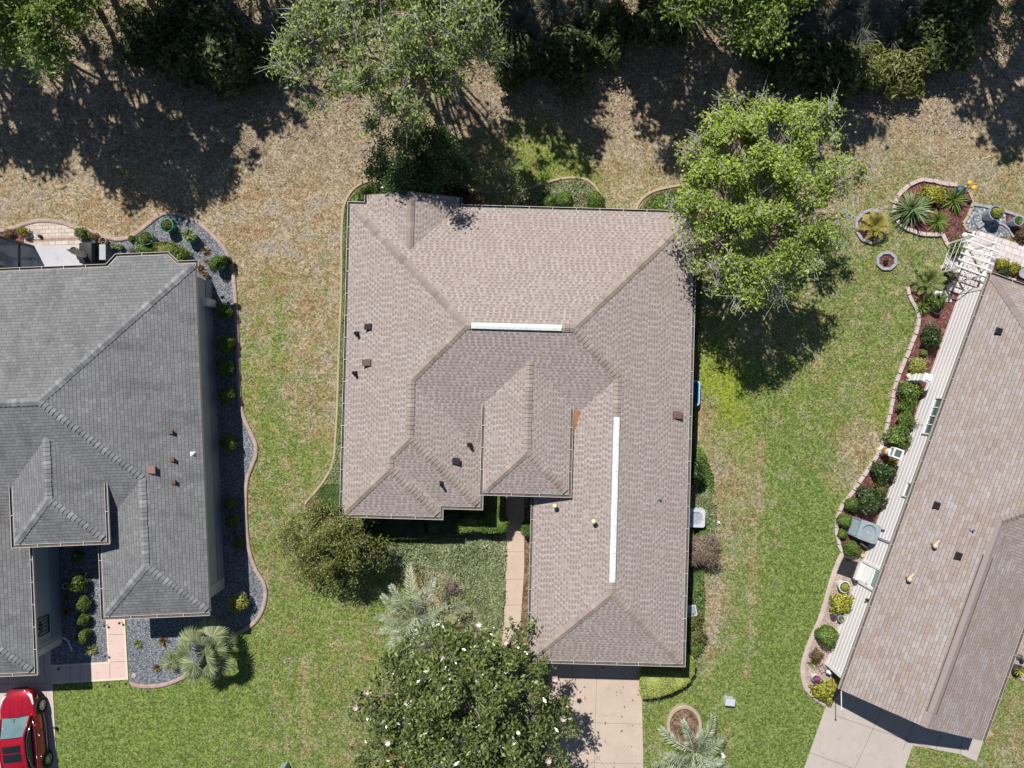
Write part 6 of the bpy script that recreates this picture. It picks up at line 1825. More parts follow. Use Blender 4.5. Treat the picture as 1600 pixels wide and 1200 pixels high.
# ring planter with leaning palm
c = P(1068, 1131)
e = empty('ring_planter', c); tag(e, 'round buff concrete ring planter beside the tan driveway', 'planter')
m = MB(); m.lathe([(.72, -.03), (.72, .2), (.76, .23), (.86, .23), (.89, .19), (.89, -.03)], 36, sy=1.16); m.build('ring', M_curbB, e)
m = MB(); m.lathe([(.73, .11), (0, .14)], 24, sy=1.16); m.build('soil', M_mulchB, e)
palm_thing('pindo_palm', 1072, 1142, 0, frond_palm('crown', 13, 2.1, G_palm, 22, 1.4, el=(5, 66), droop=.75, leaf=.50, lw=.058, npair=20, vee=.9), 1.4, 'grey green palm leaning out of the round ring planter by the tan driveway', lean=(.06, -.32), tr=.10)
shrub('small_plant', 1066, 1143, .16, .3, S_loose[1], 'tuft of weeds at the foot of the leaning palm', z=.12, cat='plant')

# ---- right lot planting
loose = 'shrubs in the long mulch bed'
blade_plant('agave_plant', 1422, 328, B_agave, 'large dark spiky plant with curling leaves in the kidney island bed', 1.25, .03)
blade_plant('tuft_plant', 1465, 346, B_tuft, 'bright green tuft in the middle of the kidney island bed', 1.2, .03)
blade_plant('dracaena', 1491, 312, B_dra, 'dark green rosette with long straps on the east side of the kidney island bed', 1.15, .03)
shrub('croton', 1459, 305, .48, .6, S_croton[0], 'yellow leaved bushy plant at the top of the kidney island bed', z=.03, cat='plant')
blade_plant('bromeliad', 1443, 300, B_brom, 'big yellow leaved plant overhanging the north rim of the kidney island bed', 1.25, .03, rz=1)
shrub('small_plant', 1492, 375, .3, .3, S_red[0], 'small plant at the neck of the kidney island bed by the arbor', z=.03, cat='plant')
o = MB().lathe([(.05, 0), (.03, .3), (.03, .45), (.12, .5), (.15, .62), (.09, .74), (0, .78)], 16).build('garden_lamp', M_potW, smooth=True); o.location = P(1495, 372); tag(o, 'white globe lamp on a post at the neck of the kidney island bed', 'lamp')
e = empty('flower_ornament', P(1499, 298)); tag(e, 'metal flower ornament with two yellow blooms on the kidney bed rim', 'ornament')
m = MB(); m.tube([(0, 0, 0), (.02, 0, .5), (-.05, .12, .85)], .018, 6); m.tube([(0, 0, 0), (.08, 0, .4), (.2, -.08, .75)], .018, 6); m.lathe([(.24, 0), (.2, .22), (.08, .3), (0, .3)], 12); m.build('stand', paint('ornament_blue', (.05, .08, .11), .4), e)
m = MB(); m.lathe([(0, -.02), (.13, .0), (.12, .06), (.05, .1), (0, .1)], 14, (-.06, .13, .85)); m.lathe([(0, -.02), (.13, .0), (.12, .06), (.05, .1), (0, .1)], 14, (.21, -.08, .75)); m.build('bloom', paint('bloom_yellow', (.70, .40, .05), .5), e)
palm_thing('golden_palm', 1362, 354, 0, frond_palm('crown', 22, .85, G_gold, 41, .3, el=(5, 75), droop=.7, leaf=.26, lw=.03, npair=22), .32, 'golden bronze feathery palm in a stone ring on the lawn', tr=.12)
shrub('small_plant', 1384, 408, .12, .25, S_dark[2], 'tiny seedling in the small octagonal ring', z=.03, cat='plant')
palm_thing('sago_palm', 1444, 441, 0, frond_palm('crown', 26, .95, G_sago, 42, .35, el=(0, 75), droop=.7, leaf=.28, lw=.032, npair=24), .36, 'green feathery sago palm at the north end of the long mulch bed', tr=.13)
blade_plant('agave_plant', 1440, 481, B_spk if False else B_dra, 'spiky light green plant on the edging at the north end of the long bed', .72, .02, rz=1)
shrub('loose_shrub', 1464, 470, .4, .75, S_loose[1], 'leafy green shrub in a dark pot beside the sago palm', rz=1)
pot('planter', 1462, 483, .26, .34, M_potD, 'dark round pot under the leafy shrub near the sago palm', None)
shrub('loose_shrub', 1455, 526, .52, .9, S_dark[1], 'round dark green shrub alone on red mulch, south of the sago palm', loose)
shrub('small_plant', 1443, 551, .2, .3, S_bright[0], 'small bright green plant south of the lone dark shrub', cat='plant')
shrub('loose_shrub', 1433, 571, .42, .5, S_yel[0], 'pale yellow green mound just north of the white post ornament', loose)
shrub('small_plant', 1453, 504, .34, .25, bush_mesh('foliage', G_dryt, 140, n=260, L=.18, Wd=.02, ragged=.4, jit=.8, dens_core=.2), 'dry straw coloured tuft north of the lone dark shrub', cat='plant')
for (x, y, r, h, me, lb, rz) in [(1420, 612, .55, .9, S_loose[0], 'green shrub directly south of the white post ornament, touching the siding', 0), (1416, 632, .42, .7, S_loose[2], 'smaller dark leaved shrub below the one at the white post ornament', 1), (1416, 655, .40, .8, S_loose[1], 'leafy shrub in front of the wide window of the white house', 2), (1402, 683, .58, .95, S_loose[0], 'large bright green shrub just north of the white lighthouse ornament', 3), (1380, 738, .58, .95, S_dark[0], 'large dark mottled shrub just south of the white lighthouse ornament', 1), (1376, 762, .36, .6, S_lav[0], 'small reddish green shrub between the two large mottled shrubs', 0), (1357, 781, .68, 1.0, S_dark[2], 'widest dark mottled shrub north of the grey heat pump', 2)]:
    shrub('loose_shrub', x, y, r, h, me, lb, loose, rz)
blade_plant('bromeliad', 1393, 722, B_brom, 'yellow rosette plant right beside the white lighthouse ornament', .95, .02)
shrub('small_plant', 1432, 661, .3, .9, bush_mesh('foliage', G_white, 141, n=260, L=.1, Wd=.06, ragged=.4, jit=.9, dens_core=.15), 'bare white flowering branches in front of the wide window', cat='plant')
for (x, y, r, lb) in [(1331, 788, .37, 'round yellow green ball shrub at the edging, northernmost of four by the heat pump'), (1319, 813, .35, 'round yellow green ball shrub west of the grey heat pump'), (1316, 834, .24, 'smallest yellow green ball shrub by the heat pump'), (1330, 857, .42, 'yellow green ball shrub south of the heat pump near the dark mat')]:
    shrub('ball_shrub', x, y, r, r * 1.8, S_bright[0] if r < .36 else S_round[0], lb, 'ball shrubs around the heat pump', x)
shrub('croton', 1314, 943, .52, .7, S_croton[0], 'bright yellow bushy plant below the white bowl planter', cat='plant')
shrub('ball_shrub', 1292, 993, .55, .95, S_bright[1], 'large bright green ball shrub in the pea gravel bed')
shrub('loose_shrub', 1276, 1024, .36, .5, S_red[0], 'reddish brown leaved shrub in the pea gravel bed')
blade_plant('small_plant', 1270, 1038, B_green, 'small yellow green spiky plant below the reddish shrub', .8)
shrub('croton', 1284, 1078, .48, .65, S_croton[1], 'yellow croton at the front tip of the pea gravel bed', cat='plant')
shrub('croton', 1301, 1071, .3, .5, S_croton[0], 'smaller yellow croton beside the garage corner', cat='plant', rz=1)
shrub('croton', 1294, 1092, .3, .4, S_croton[1], 'low yellow croton spilling over the curb beside the driveway', cat='plant', rz=2)
pot('planter', 1318, 916, .29, .48, M_potW, 'white bowl planter with greenery north of the yellow bushy plant', S_yel[1], .45, .3)
pot('planter', 1302, 964, .12, .3, M_potD, 'small dark pot below the yellow bushy plant', None)
pot('planter', 1313, 966, .17, .36, M_potB, 'blue grey pot against the siding below the yellow bushy plant', B_green, .5)
pot('planter', 1274, 1059, .2, .36, M_potW, 'white pot of purple flowers at the curb of the pea gravel bed', bush_mesh('plant', mk_leaf('petal_purple', [(.10, .03, .09), (.30, .08, .24), (.10, .14, .04)]), 150, n=260, L=.09, Wd=.06), .4, .25)


def boulder(px, py, r, label, seed, mat):
    V, Fq = core(1, (r, r * .8, r * .6), r * .35, seed, 16, 10)
    rs = np.random.default_rng(seed); V = V + rs.normal(0, r * .04, V.shape)
    o = link('boulder', np_mesh('boulder', V, Fq, mat)); p = P(px, py); o.location = (p.x, p.y, 0)
    mod = o.modifiers.new('sub', 'SUBSURF'); mod.levels = 1; mod.render_levels = 1
    tag(o, label, 'rock')


M_rock = paint('rock_grey', (.20, .19, .20), .9, .35, 6, bump=.6)
boulder(1305, 1016, .27, 'mottled grey boulder beside the large ball shrub', 3, M_rock)
boulder(1348, 868, .13, 'small pale stone south of the heat pump', 5, M_potK)
pot('planter', 1552, 334, .36, .72, M_potB, 'large blue glazed pot standing on the gravel patch', S_yel[1], .55, .55)
pot('planter', 1588, 346, .25, .55, M_potB, 'smaller blue glazed pot in the mulch corner', B_tuft, .42, .45)
shrub('small_plant', 1598, 366, .35, .5, S_rust if False else S_red[0], 'rusty plant at the far right edge near the blue pots', cat='plant', rz=3)
shrub('small_plant', 1566, 412, .28, .45, S_croton[0], 'yellow plant in the planter above the white house roof, west one', cat='plant')
shrub('small_plant', 1585, 419, .28, .45, S_croton[1], 'yellow plant in the planter above the white house roof, east one', cat='plant', rz=1)
shrub('loose_shrub', 1569, 424, .3, .4, S_dark[0], 'grey green low shrub in front of the yellow planter plants')
o = MB().lathe([(.05, 0), (.04, .3), (.22, .36), (.26, .45), (.2, .44), (0, .4)], 18).build('bird_bath', M_blockG, smooth=False); o.location = P(1590, 429); tag(o, 'low grey bird bath at the right edge by the roof', 'bird bath')
pot('planter', 1590, 1046, .26, .4, M_potD, 'dark pot with yellow plant east of the white house', B_brom, .8)
o = MB().lathe([(.14, 0), (.16, .1), (.05, .18), (.04, .35), (.12, .4), (0, .5)], 12).build('garden_ornament', M_potD); o.location = P(1591, 1026); tag(o, 'small dark ornament on the gravel east of the white house', 'ornament')
shrub('small_plant', 1481, 432, .42, .7, bush_mesh('foliage', mk_leaf('leaf_flowering', [(.03, .05, .015), (.08, .10, .03), (.10, .12, .04), (.55, .42, .38)]), 160, n=700, L=.1, Wd=.05, ragged=.25, irregular=1.2), 'dark flowering shrub inside the arbor beside the path', cat='plant')
shrub('small_plant', 1496, 390, .35, .6, S_loose[2], 'leafy climbing plant at the north west post of the arbor', cat='plant')
# ------------------------------------------------------------------ woodland edge
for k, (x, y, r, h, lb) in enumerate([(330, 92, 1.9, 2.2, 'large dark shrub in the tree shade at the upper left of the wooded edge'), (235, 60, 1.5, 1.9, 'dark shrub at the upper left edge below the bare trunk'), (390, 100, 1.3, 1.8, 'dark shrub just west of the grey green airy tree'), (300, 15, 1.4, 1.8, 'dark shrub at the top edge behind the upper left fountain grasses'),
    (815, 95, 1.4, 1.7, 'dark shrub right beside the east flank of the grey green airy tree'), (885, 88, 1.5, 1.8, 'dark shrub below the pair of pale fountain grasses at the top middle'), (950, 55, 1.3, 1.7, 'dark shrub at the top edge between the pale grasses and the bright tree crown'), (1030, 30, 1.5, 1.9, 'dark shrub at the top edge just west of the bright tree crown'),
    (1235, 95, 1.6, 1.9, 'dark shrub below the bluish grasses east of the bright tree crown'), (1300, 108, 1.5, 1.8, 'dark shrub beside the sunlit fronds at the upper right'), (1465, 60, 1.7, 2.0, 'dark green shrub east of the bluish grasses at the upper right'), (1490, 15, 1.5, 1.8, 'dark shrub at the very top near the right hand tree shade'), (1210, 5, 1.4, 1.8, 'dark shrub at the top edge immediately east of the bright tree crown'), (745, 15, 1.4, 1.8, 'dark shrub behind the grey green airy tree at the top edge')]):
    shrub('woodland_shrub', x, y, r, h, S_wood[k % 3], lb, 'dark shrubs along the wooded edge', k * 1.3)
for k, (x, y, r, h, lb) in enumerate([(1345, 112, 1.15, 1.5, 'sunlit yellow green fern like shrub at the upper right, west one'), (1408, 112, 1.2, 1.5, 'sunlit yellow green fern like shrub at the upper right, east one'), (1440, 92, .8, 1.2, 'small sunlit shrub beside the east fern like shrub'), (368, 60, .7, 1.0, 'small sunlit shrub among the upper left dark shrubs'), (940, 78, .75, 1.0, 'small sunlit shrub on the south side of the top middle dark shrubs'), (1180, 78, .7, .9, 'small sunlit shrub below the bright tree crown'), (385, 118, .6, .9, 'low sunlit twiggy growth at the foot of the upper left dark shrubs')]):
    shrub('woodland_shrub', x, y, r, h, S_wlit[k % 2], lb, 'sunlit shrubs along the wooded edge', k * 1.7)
gl = 'pale fountain grass clump growing among the dark shrubs of the wooded edge'
gspots = [(272, 38), (319, 52), (356, 22), (398, 56), (436, 38), (520, 12), (812, 32), (862, 8), (905, 40), (952, 26), (925, 6), (830, 60), (1232, 52), (1256, 62), (1256, 14), (1292, 72), (1300, 32), (1326, 12), (1342, 62), (1370, 20), (1396, 58), (1420, 8), (1446, 38), (1232, 18), (1476, 84), (480, 30), (1350, 40)]
for k, (x, y) in enumerate(gspots):
    p = P(x, y, 1.0); e = empty('fountain_grass', (p.x, p.y, .55), k * .7); tag(e, gl, 'ornamental grass', 'fountain grasses in the wooded edge')
    s_ = .95 + .3 * ((k * 7) % 5) / 5
    link('blades', B_grassm[k % 3], e, scale=s_)
poly = [P(x, y).to_2d() for x, y in [(0, -200), (1620, -200), (1620, 60), (1470, 120), (1420, 140), (1320, 130), (1200, 110), (1180, 80), (1000, 60), (960, 90), (800, 120), (430, 130), (330, 130), (200, 90), (0, 60)]]
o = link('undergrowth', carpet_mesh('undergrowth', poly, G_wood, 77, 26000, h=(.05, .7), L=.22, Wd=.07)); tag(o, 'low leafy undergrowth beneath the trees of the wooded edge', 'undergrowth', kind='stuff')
o = link('leaf_litter', carpet_mesh('leaf_litter', [P(x, y).to_2d() for x, y in [(-40, -60), (1640, -60), (1640, 200), (1500, 215), (1330, 200), (1250, 190), (1000, 200), (900, 220), (700, 215), (560, 200), (420, 230), (250, 250), (-40, 250)]], mk_leaf('fallen_leaf', [(.07, .045, .03), (.22, .145, .09), (.40, .29, .21), (.66, .55, .45)], .8, 0), 78, 17000, h=(.005, .05), L=.115, Wd=.06, jit=.55)); tag(o, 'fallen brown leaves strewn over the rough ground of the wooded edge', 'leaf litter', kind='stuff')
m = MB(); r_ = random.Random(8)
for k in range(170):
    A = P(r_.uniform(0, 1600), r_.uniform(60, 240), .03); a = r_.uniform(0, 6.28); l = r_.uniform(.3, 1.3)
    d = Vector((math.cos(a), math.sin(a), 0)); n_ = Vector((-d.y, d.x, 0))
    m.tube([A, A + d * l * .5 + n_ * r_.uniform(-.08, .08) + Vector((0, 0, .03)), A + d * l], [.016, .012, .004], 4, cap=False)
    m.tube([A + d * l * .5, A + d * l * .75 + n_ * l * .22], [.009, .003], 4, cap=False)
tag(m.build('twig_litter', B_twig, fix=False), 'bare fallen twigs strewn over the rough ground of the wooded edge', 'twigs', kind='stuff')
# fallen bare branches
for k, (a, b, lb) in enumerate([((992, 226), (1006, 246), 'pale fallen stick on the rough grass east of the airy tree'), ((924, 216), (932, 210), 'short fallen stick in the shade west of the pale one'), ((1044, 222), (1060, 232), 'thin fallen stick near the leafy corner tree')]):
    A = P(*a, .03); B = P(*b, .03); m = MB(); m.tube([A, A.lerp(B, .5) + Vector((.04, .03, .02)), B], [.025, .02, .008], 6)
    m.tube([A.lerp(B, .6), A.lerp(B, .8) + Vector((.12, .05, .03))], [.014, .005], 5)
    tag(m.build('fallen_branch', B_twig), lb, 'branch')

# ------------------------------------------------------------------ grass tufts in the lawn
def tufts(name, mat, n, label, seed, cond, L=.11, Wd=.03):
    rs = np.random.default_rng(seed)
    px = rs.uniform(-20, 1620, n * 3); py = rs.uniform(200, 1220, n * 3)
    ok = cond(px, py)
    for poly in KEEP: ok &= ~in_poly(px, py, poly)
    px, py = px[ok][:n], py[ok][:n]; n = len(px)
    s_ = H / F
    pos = np.column_stack([(px - 800) * s_, (600 - py) * s_, np.full(n, .02) + rs.uniform(0, .03, n)])
    V, Fq = leaves(pos, np.tile([0, 0, .6], (n, 1)), rs, L, Wd, 1.0)
    V[:, 2] = np.maximum(V[:, 2], .006)
    tag(link(name, np_mesh(name, V, Fq, mat)), label, 'grass', kind='stuff')


KEEP = [CURB_L + [(199, 1100), (80, 1210), (-60, 1210), (-60, 366)], [(530, 300), (1090, 300), (1098, 800), (1098, 1060), (1004, 1098), (1004, 1220), (865, 1220), (790, 1000), (480, 800)], EDG_R + [(1300, 905), (1255, 1045), (1290, 1104), (1205, 1320), (1420, 1320), (1425, 1165), (1525, 1189), (1620, 960), (1620, 380), (1500, 360)], BEDR, [(1336, 328), (1386, 328), (1386, 380), (1336, 380)], [(1370, 395), (1399, 395), (1399, 422), (1370, 422)], [(1500, 315), (1620, 330), (1620, 420), (1500, 370)]]
gm = mk_leaf('grass_blade', [(.05, .085, .015), (.12, .185, .035), (.21, .28, .06), (.36, .42, .13)], .7, .2)
gd = mk_leaf('grass_straw', [(.14, .105, .06), (.28, .22, .13), (.42, .345, .22), (.62, .54, .39)], .8, .1)
gy = mk_leaf('grass_lush', [(.12, .18, .01), (.25, .33, .02), (.38, .44, .04), (.50, .54, .10)], .7, .2)
tufts('grass', gm, 22000, 'green grass blades standing across the lawns', 61, lambda x, y: (((x > 1000) & (y > 420)) | ((x < 640) & (y > 680)) | ((x > 1300) & (y > 290)) | (np.random.default_rng(3).uniform(0, 1, len(x)) < .25)))
tufts('grass', gd, 9000, 'straw coloured dry blades standing across the lawns', 62, lambda x, y: (y > 230) & ~((x > 1150) & (x < 1320) & (y > 680)) & ~((x < 360) & (y > 1040)))
tufts('grass', gy, 3600, 'bright yellow green grass patch east of the tan house', 63, lambda x, y: (((x - 1134) / 42) ** 2 + ((y - 625) / 62) ** 2 < np.random.default_rng(4).uniform(.3, 1.3, len(x))), .12, .04)

# scattered leaves on the tan driveway and walkway
rs = np.random.default_rng(15)
q = np.column_stack([rs.uniform(868, 1000, 70), rs.uniform(1040, 1200, 70)])
q = q[rs.uniform(0, 1, len(q)) < np.where(q[:, 1] < 1100, .8, .35)]
pos = np.array([tuple(P(x, y, .055)) for x, y in q])
V, Fq = leaves(pos, np.tile([0, 0, 1.0], (len(pos), 1)), rs, .15, .07, .25)
tag(link('leaf_litter', np_mesh('leaf_litter', V, Fq, mk_leaf('fallen_magnolia_leaf', [(.06, .03, .02), (.16, .08, .05), (.26, .15, .10)], .6, 0))), 'brown magnolia leaves scattered over the tan driveway', 'leaf litter', kind='stuff')

# ------------------------------------------------------------------ equipment beside the houses
M_acg = paint('ac_grey', (.40, .43, .47), .5, .06)
M_acb = paint('ac_blue_grey', (.27, .33, .37), .5, .08)
M_acl = paint('ac_pale', (.56, .57, .60), .45, .05)
M_dark = paint('dark_void', (.012, .014, .016), .8, .2)
e = empty('air_conditioner', P(1081, 805), R(-1.6)); tag(e, 'pale grey square air conditioner with a round fan half under the tan house eave', 'air conditioner')
m = MB(); t = .43; zt = .82
m.box(-t, t, -t, t, .0, .06); m.box(-t + .03, t - .03, -t + .03, t - .03, .06, zt - .08)
for k in range(9): m.box(-t, t, -t, t, .10 + k * .075, .13 + k * .075)
m.build('casing', M_acg, e, bevel=.01)
# top ring plate with a round opening
m = MB(); n = 32; vs = []; 
for k in range(n):
    a = 2 * math.pi * (k + .5) / n; c_, s_ = math.cos(a), math.sin(a); q_ = t * 1.02 / max(abs(c_), abs(s_)); q_ = min(q_, t * 1.32)
    vs += [(q_ * c_, q_ * s_, zt - .07), (q_ * c_, q_ * s_, zt), (.33 * c_, .33 * s_, zt), (.33 * c_, .33 * s_, zt - .1)]
m.add(vs, [(4 * k + i, 4 * k + i + 1, 4 * ((k + 1) % n) + i + 1, 4 * ((k + 1) % n) + i) for k in range(n) for i in range(3)])
m.build('top_plate', M_acl, e)
m = MB(); m.lathe([(.325, zt - .12), (0, zt - .12)], 24); m.build('well', M_dark, e)
m = MB()
for k in range(5):
    a = 2 * math.pi * k / 5; M_ = Matrix.Translation((0, 0, zt - .07)) @ Matrix.Rotation(a, 4, 'Z') @ Matrix.Rotation(R(22), 4, 'X'); m.box(.05, .29, -.07, .07, -.004, .004, 0, M_)
m.lathe([(.08, zt - .1), (.08, zt - .03), (0, zt - .02)], 14); m.build('fan', M_acg, e)
m = MB()
for rr in (.10, .16, .22, .28): m.tube([(rr * math.cos(a), rr * math.sin(a), zt + .012) for a in (2 * math.pi * k / 28 for k in range(29))], .005, 4)
for k in range(8):
    a = 2 * math.pi * k / 8; m.tube([(.04 * math.cos(a), .04 * math.sin(a), zt + .012), (.34 * math.cos(a), .34 * math.sin(a), zt + .004)], .005, 4)
m.build('fan_guard', M_acl, e)

e = empty('heat_pump', P(1342, 825), R(-19.85)); tag(e, 'blue grey heat pump with a wide round fan opening beside the white siding', 'heat pump')
m = MB(); zt = .98
m.box(-.50, .50, -.46, .46, 0, .06); m.box(-.47, .47, -.43, .43, .06, zt - .1)
for k in range(10):
    m.box(-.485, .485, -.445, .445, .12 + k * .075, .15 + k * .075)
for sx in (-.46, .46):
    for sy in (-.42, .42): m.box(sx - .04, sx + .04, sy - .04, sy + .04, .02, zt - .05)
m.build('casing', M_acb, e, bevel=.012)
m = MB(); vs = []; n = 36
for k in range(n):
    a = 2 * math.pi * (k + .5) / n; c_, s_ = math.cos(a), math.sin(a); q_ = min(.52 / max(abs(c_), 1e-6), .48 / max(abs(s_), 1e-6)); q_ = min(q_, .64)
    vs += [(q_ * c_, q_ * s_, zt - .10), (q_ * c_, q_ * s_, zt - .02), (.41 * c_, .41 * s_, zt), (.36 * c_, .36 * s_, zt), (.33 * c_, .33 * s_, zt - .12)]
m.add(vs, [(5 * k + i, 5 * k + i + 1, 5 * ((k + 1) % n) + i + 1, 5 * ((k + 1) % n) + i) for k in range(n) for i in range(4)])
m.build('top_plate', M_acb, e)
m = MB(); m.lathe([(.335, zt - .22), (.14, zt - .12), (0, zt - .09)], 24); m.build('well', paint('ac_mesh', (.52, .50, .45), .6), e)
m = MB()
for rr in (.08, .14, .2, .26, .31): m.tube([(rr * math.cos(a), rr * math.sin(a), zt - .02) for a in (2 * math.pi * k / 28 for k in range(29))], .003, 4)
for k in range(10):
    a = 2 * math.pi * k / 10; m.tube([(.05 * math.cos(a), .05 * math.sin(a), zt - .02), (.35 * math.cos(a), .35 * math.sin(a), zt - .01)], .003, 4)
m.build('fan_guard', M_acl, e)
m = MB(); m.tube([(.45, .3, .5), (.62, .33, .55), (.66, .33, 1.0)], .03, 8); m.tube([(.45, .2, .4), (.6, .2, .42)], .025, 8); m.build('pipe', M_dark, e)
for k, (a, b, lb) in enumerate([((1343, 795), (1354, 804), 'white batten lying on the mulch north of the heat pump'), ((1345, 849), (1355, 856), 'white batten lying on the mulch south of the heat pump')]):
    m = MB(); A, B = P(*a, .1), P(*b, .1); m.bar(A, B, .07, .07); m.bar(A, A - Vector((0, 0, .1)), .05); m.bar(B, B - Vector((0, 0, .1)), .05)
    tag(m.build('edging_rail', M_white, bevel=.006), lb, 'batten')

e = empty('blue_tub', P(1076, 614), R(-1.6)); tag(e, 'blue plastic tub with a pale rim showing beside the tan house east wall', 'tub')
def rrect(w_, h_, r_, n=6): return [(sx * (w_ - r_) + r_ * math.cos(a0 + math.pi / 2 * k / n), sy * (h_ - r_) + r_ * math.sin(a0 + math.pi / 2 * k / n)) for sx, sy, a0 in ((1, 1, 0), (-1, 1, math.pi / 2), (-1, -1, math.pi), (1, -1, 1.5 * math.pi)) for k in range(n + 1)]
o1, o2, o3, o4 = rrect(.36, .52, .14), rrect(.42, .60, .16), rrect(.37, .55, .13), rrect(.30, .46, .1)
n = len(o1); m = MB()
rings = [[(x, y, z) for x, y in o] for o, z in ((o1, .02), (o2, .42), (o3, .42), (o4, .08))]
vs = [v for r_ in rings for v in r_]
m.add(vs, [(i * n + k, i * n + (k + 1) % n, (i + 1) * n + (k + 1) % n, (i + 1) * n + k) for i in range(3) for k in range(n)] + [tuple(3 * n + k for k in range(n)), tuple(reversed(range(n)))])
m.build('tub', paint('tub_blue', (.035, .20, .42), .4, .06), e)
m = MB(); oo, oi = rrect(.45, .63, .17), rrect(.39, .57, .14)
vs = [(x, y, z) for o, z in ((oo, .40), (oo, .45), (oi, .45), (oi, .41)) for x, y in o]
m.add(vs, [(i * n + k, i * n + (k + 1) % n, ((i + 1) % 4) * n + (k + 1) % n, ((i + 1) % 4) * n + k) for i in range(4) for k in range(n)])
m.build('rim', paint('tub_rim', (.42, .56, .68), .4, .05), e)
tag(MB().bar(P(1090, 599, .03), P(1096, 604, .03), .04).build('stake', M_black), 'short dark stake lying by the blue tub', 'stake')
o = MB().lathe([(.07, 0), (.07, .12), (.03, .16), (0, .16)], 12).build('pipe_cap', M_white); o.location = P(1122, 816); tag(o, 'small white pipe cap in the lawn near the air conditioner', 'pipe cap')

e = empty('meter_frame', P(1074, 949), R(10)); tag(e, 'small pale meter box frame beside the garage east wall', 'meter box')
m = MB(); m.box(-.24, .24, -.2, .2, 0, .55); m.build('box', M_acb, e, bevel=.01)
m = MB()
for a, b in (((-.28, -.24), (.28, -.24)), ((.28, -.24), (.28, .24)), ((.28, .24), (-.28, .24)), ((-.28, .24), (-.28, -.24))): m.bar((a[0], a[1], .57), (b[0], b[1], .57), .06, .05)
m.build('frame', M_acl, e)
for (px, py, w_, d_, h_, rz, mt, lb) in [(1137, 1092, .22, .155, .40, -.1, M_acl, 'pale grey utility pedestal box in the lawn east of the wedge hedge'), (447, 1196, .17, .17, .75, .3, paint('pedestal_green', (.28, .36, .36), .5, .08), 'grey green utility pedestal at the bottom edge of the west lawn')]:
    e = empty('utility_pedestal', P(px, py), rz); tag(e, lb, 'utility box')
    m = MB(); m.box(-w_, w_, -d_, d_, -.02, h_ - .05); m.build('body', mt, e, bevel=.02)
    m = MB(); m.add([(-w_ - .02, -d_ - .02, h_ - .06), (w_ + .02, -d_ - .02, h_ - .06), (w_ + .02, d_ + .02, h_ - .06), (-w_ - .02, d_ + .02, h_ - .06), (-w_ - .02, -d_ - .02, h_), (w_ + .02, -d_ - .02, h_), (w_ + .02, d_ + .02, h_ + .03), (-w_ - .02, d_ + .02, h_ + .03)], [(4, 5, 6, 7), (3, 2, 1, 0), (0, 1, 5, 4), (1, 2, 6, 5), (2, 3, 7, 6), (3, 0, 4, 7)]); m.build('lid', mt, e, bevel=.012)
m = MB(); A = P(1127, 1174, .07); B = P(1131, 1183, .07); m.tube([A, B], [.06, .075], 12); m.lathe([(.1, 0), (.1, .03), (0, .03)], 12, (B.x, B.y, .0))
tag(m.build('drain_pipe', M_white), 'short white drain pipe lying in the grass near the leaning palm', 'pipe')

# dark mat, step and stoop rail
def wm_(u0, u1, v0, v1, z0, z1, mb):
    pts = [hC.w(-u, v).to_2d() for u, v in ((u0, v0), (u1, v0), (u1, v1), (u0, v1))]
    return mb.prism(pts, z0, z1)
cc = P(1324, 887); u_ = cc.x * hC.c + cc.y * hC.s; v_ = -cc.x * hC.s + cc.y * hC.c
m = MB(); wm_(u_ - .48, u_ + .40, v_ - .44, v_ + .44, .02, .045, m)
for k in range(9): wm_(u_ - .45, u_ + .37, v_ - .42 + k * .095, v_ - .37 + k * .095, .046, .056, m)
tag(m.build('door_mat', M_black), 'black ribbed rubber mat in front of the side door', 'mat')
e = empty('door_step'); tag(e, 'low wooden step with white nosing at the side door', 'step')
m = MB(); wm_(u_ + .46, u_ + .56, v_ - .55, v_ + .5, 0, .2, m); m.build('nosing', M_white, e, bevel=.008)
m = MB(); wm_(u_ + .565, 19.62, v_ - .52, v_ + .47, 0, .17, m); m.build('tread', paint('wood_brown', (.20, .12, .075), .8, .2, 6), e)
pot('planter', 1336, 908, .09, .45, M_potD, 'small dark bollard pot at the corner of the door step', None)

# lighthouse ornament
def light_house(px, py, label, h=1.35, r=.24):
    e = empty('garden_lighthouse', P(px, py), R(-20)); tag(e, label, 'ornament')
    m = MB(); m.lathe([(r, 0), (r * .92, h * .26), (0, h * .26)], 8); m.build('base_tier', M_white, e)
    m = MB(); m.lathe([(r * .91, h * .26), (r * .80, h * .50), (0, h * .5)], 8); m.build('band', paint('lighthouse_orange', (.40, .19, .06), .6, .1), e)
    m = MB(); m.lathe([(r * .79, h * .50), (r * .68, h * .8), (r * 1.2, h * .8), (r * 1.2, h * .84), (0, h * .84)], 8); m.build('upper_tier', M_white, e)
    m = MB()
    for sx in (-1, 1):
        for sy in (-1, 1): m.box(sx * r * .85 - .03, sx * r * .85 + .03, sy * r * .85 - .03, sy * r * .85 + .03, h * .84, h * 1.06)
    m.box(-r, r, -r, -r * .72, h * 1.06, h * 1.11); m.box(-r, r, r * .72, r, h * 1.06, h * 1.11); m.box(-r, -r * .72, -r * .71, r * .71, h * 1.06, h * 1.11); m.box(r * .72, r, -r * .71, r * .71, h * 1.06, h * 1.11)
    m.build('lantern_frame', M_white, e)
    m = MB(); m.box(-r * .7, r * .7, -r * .7, r * .7, h * .845, h * 1.075); m.build('lantern_glass', M_glassA, e)


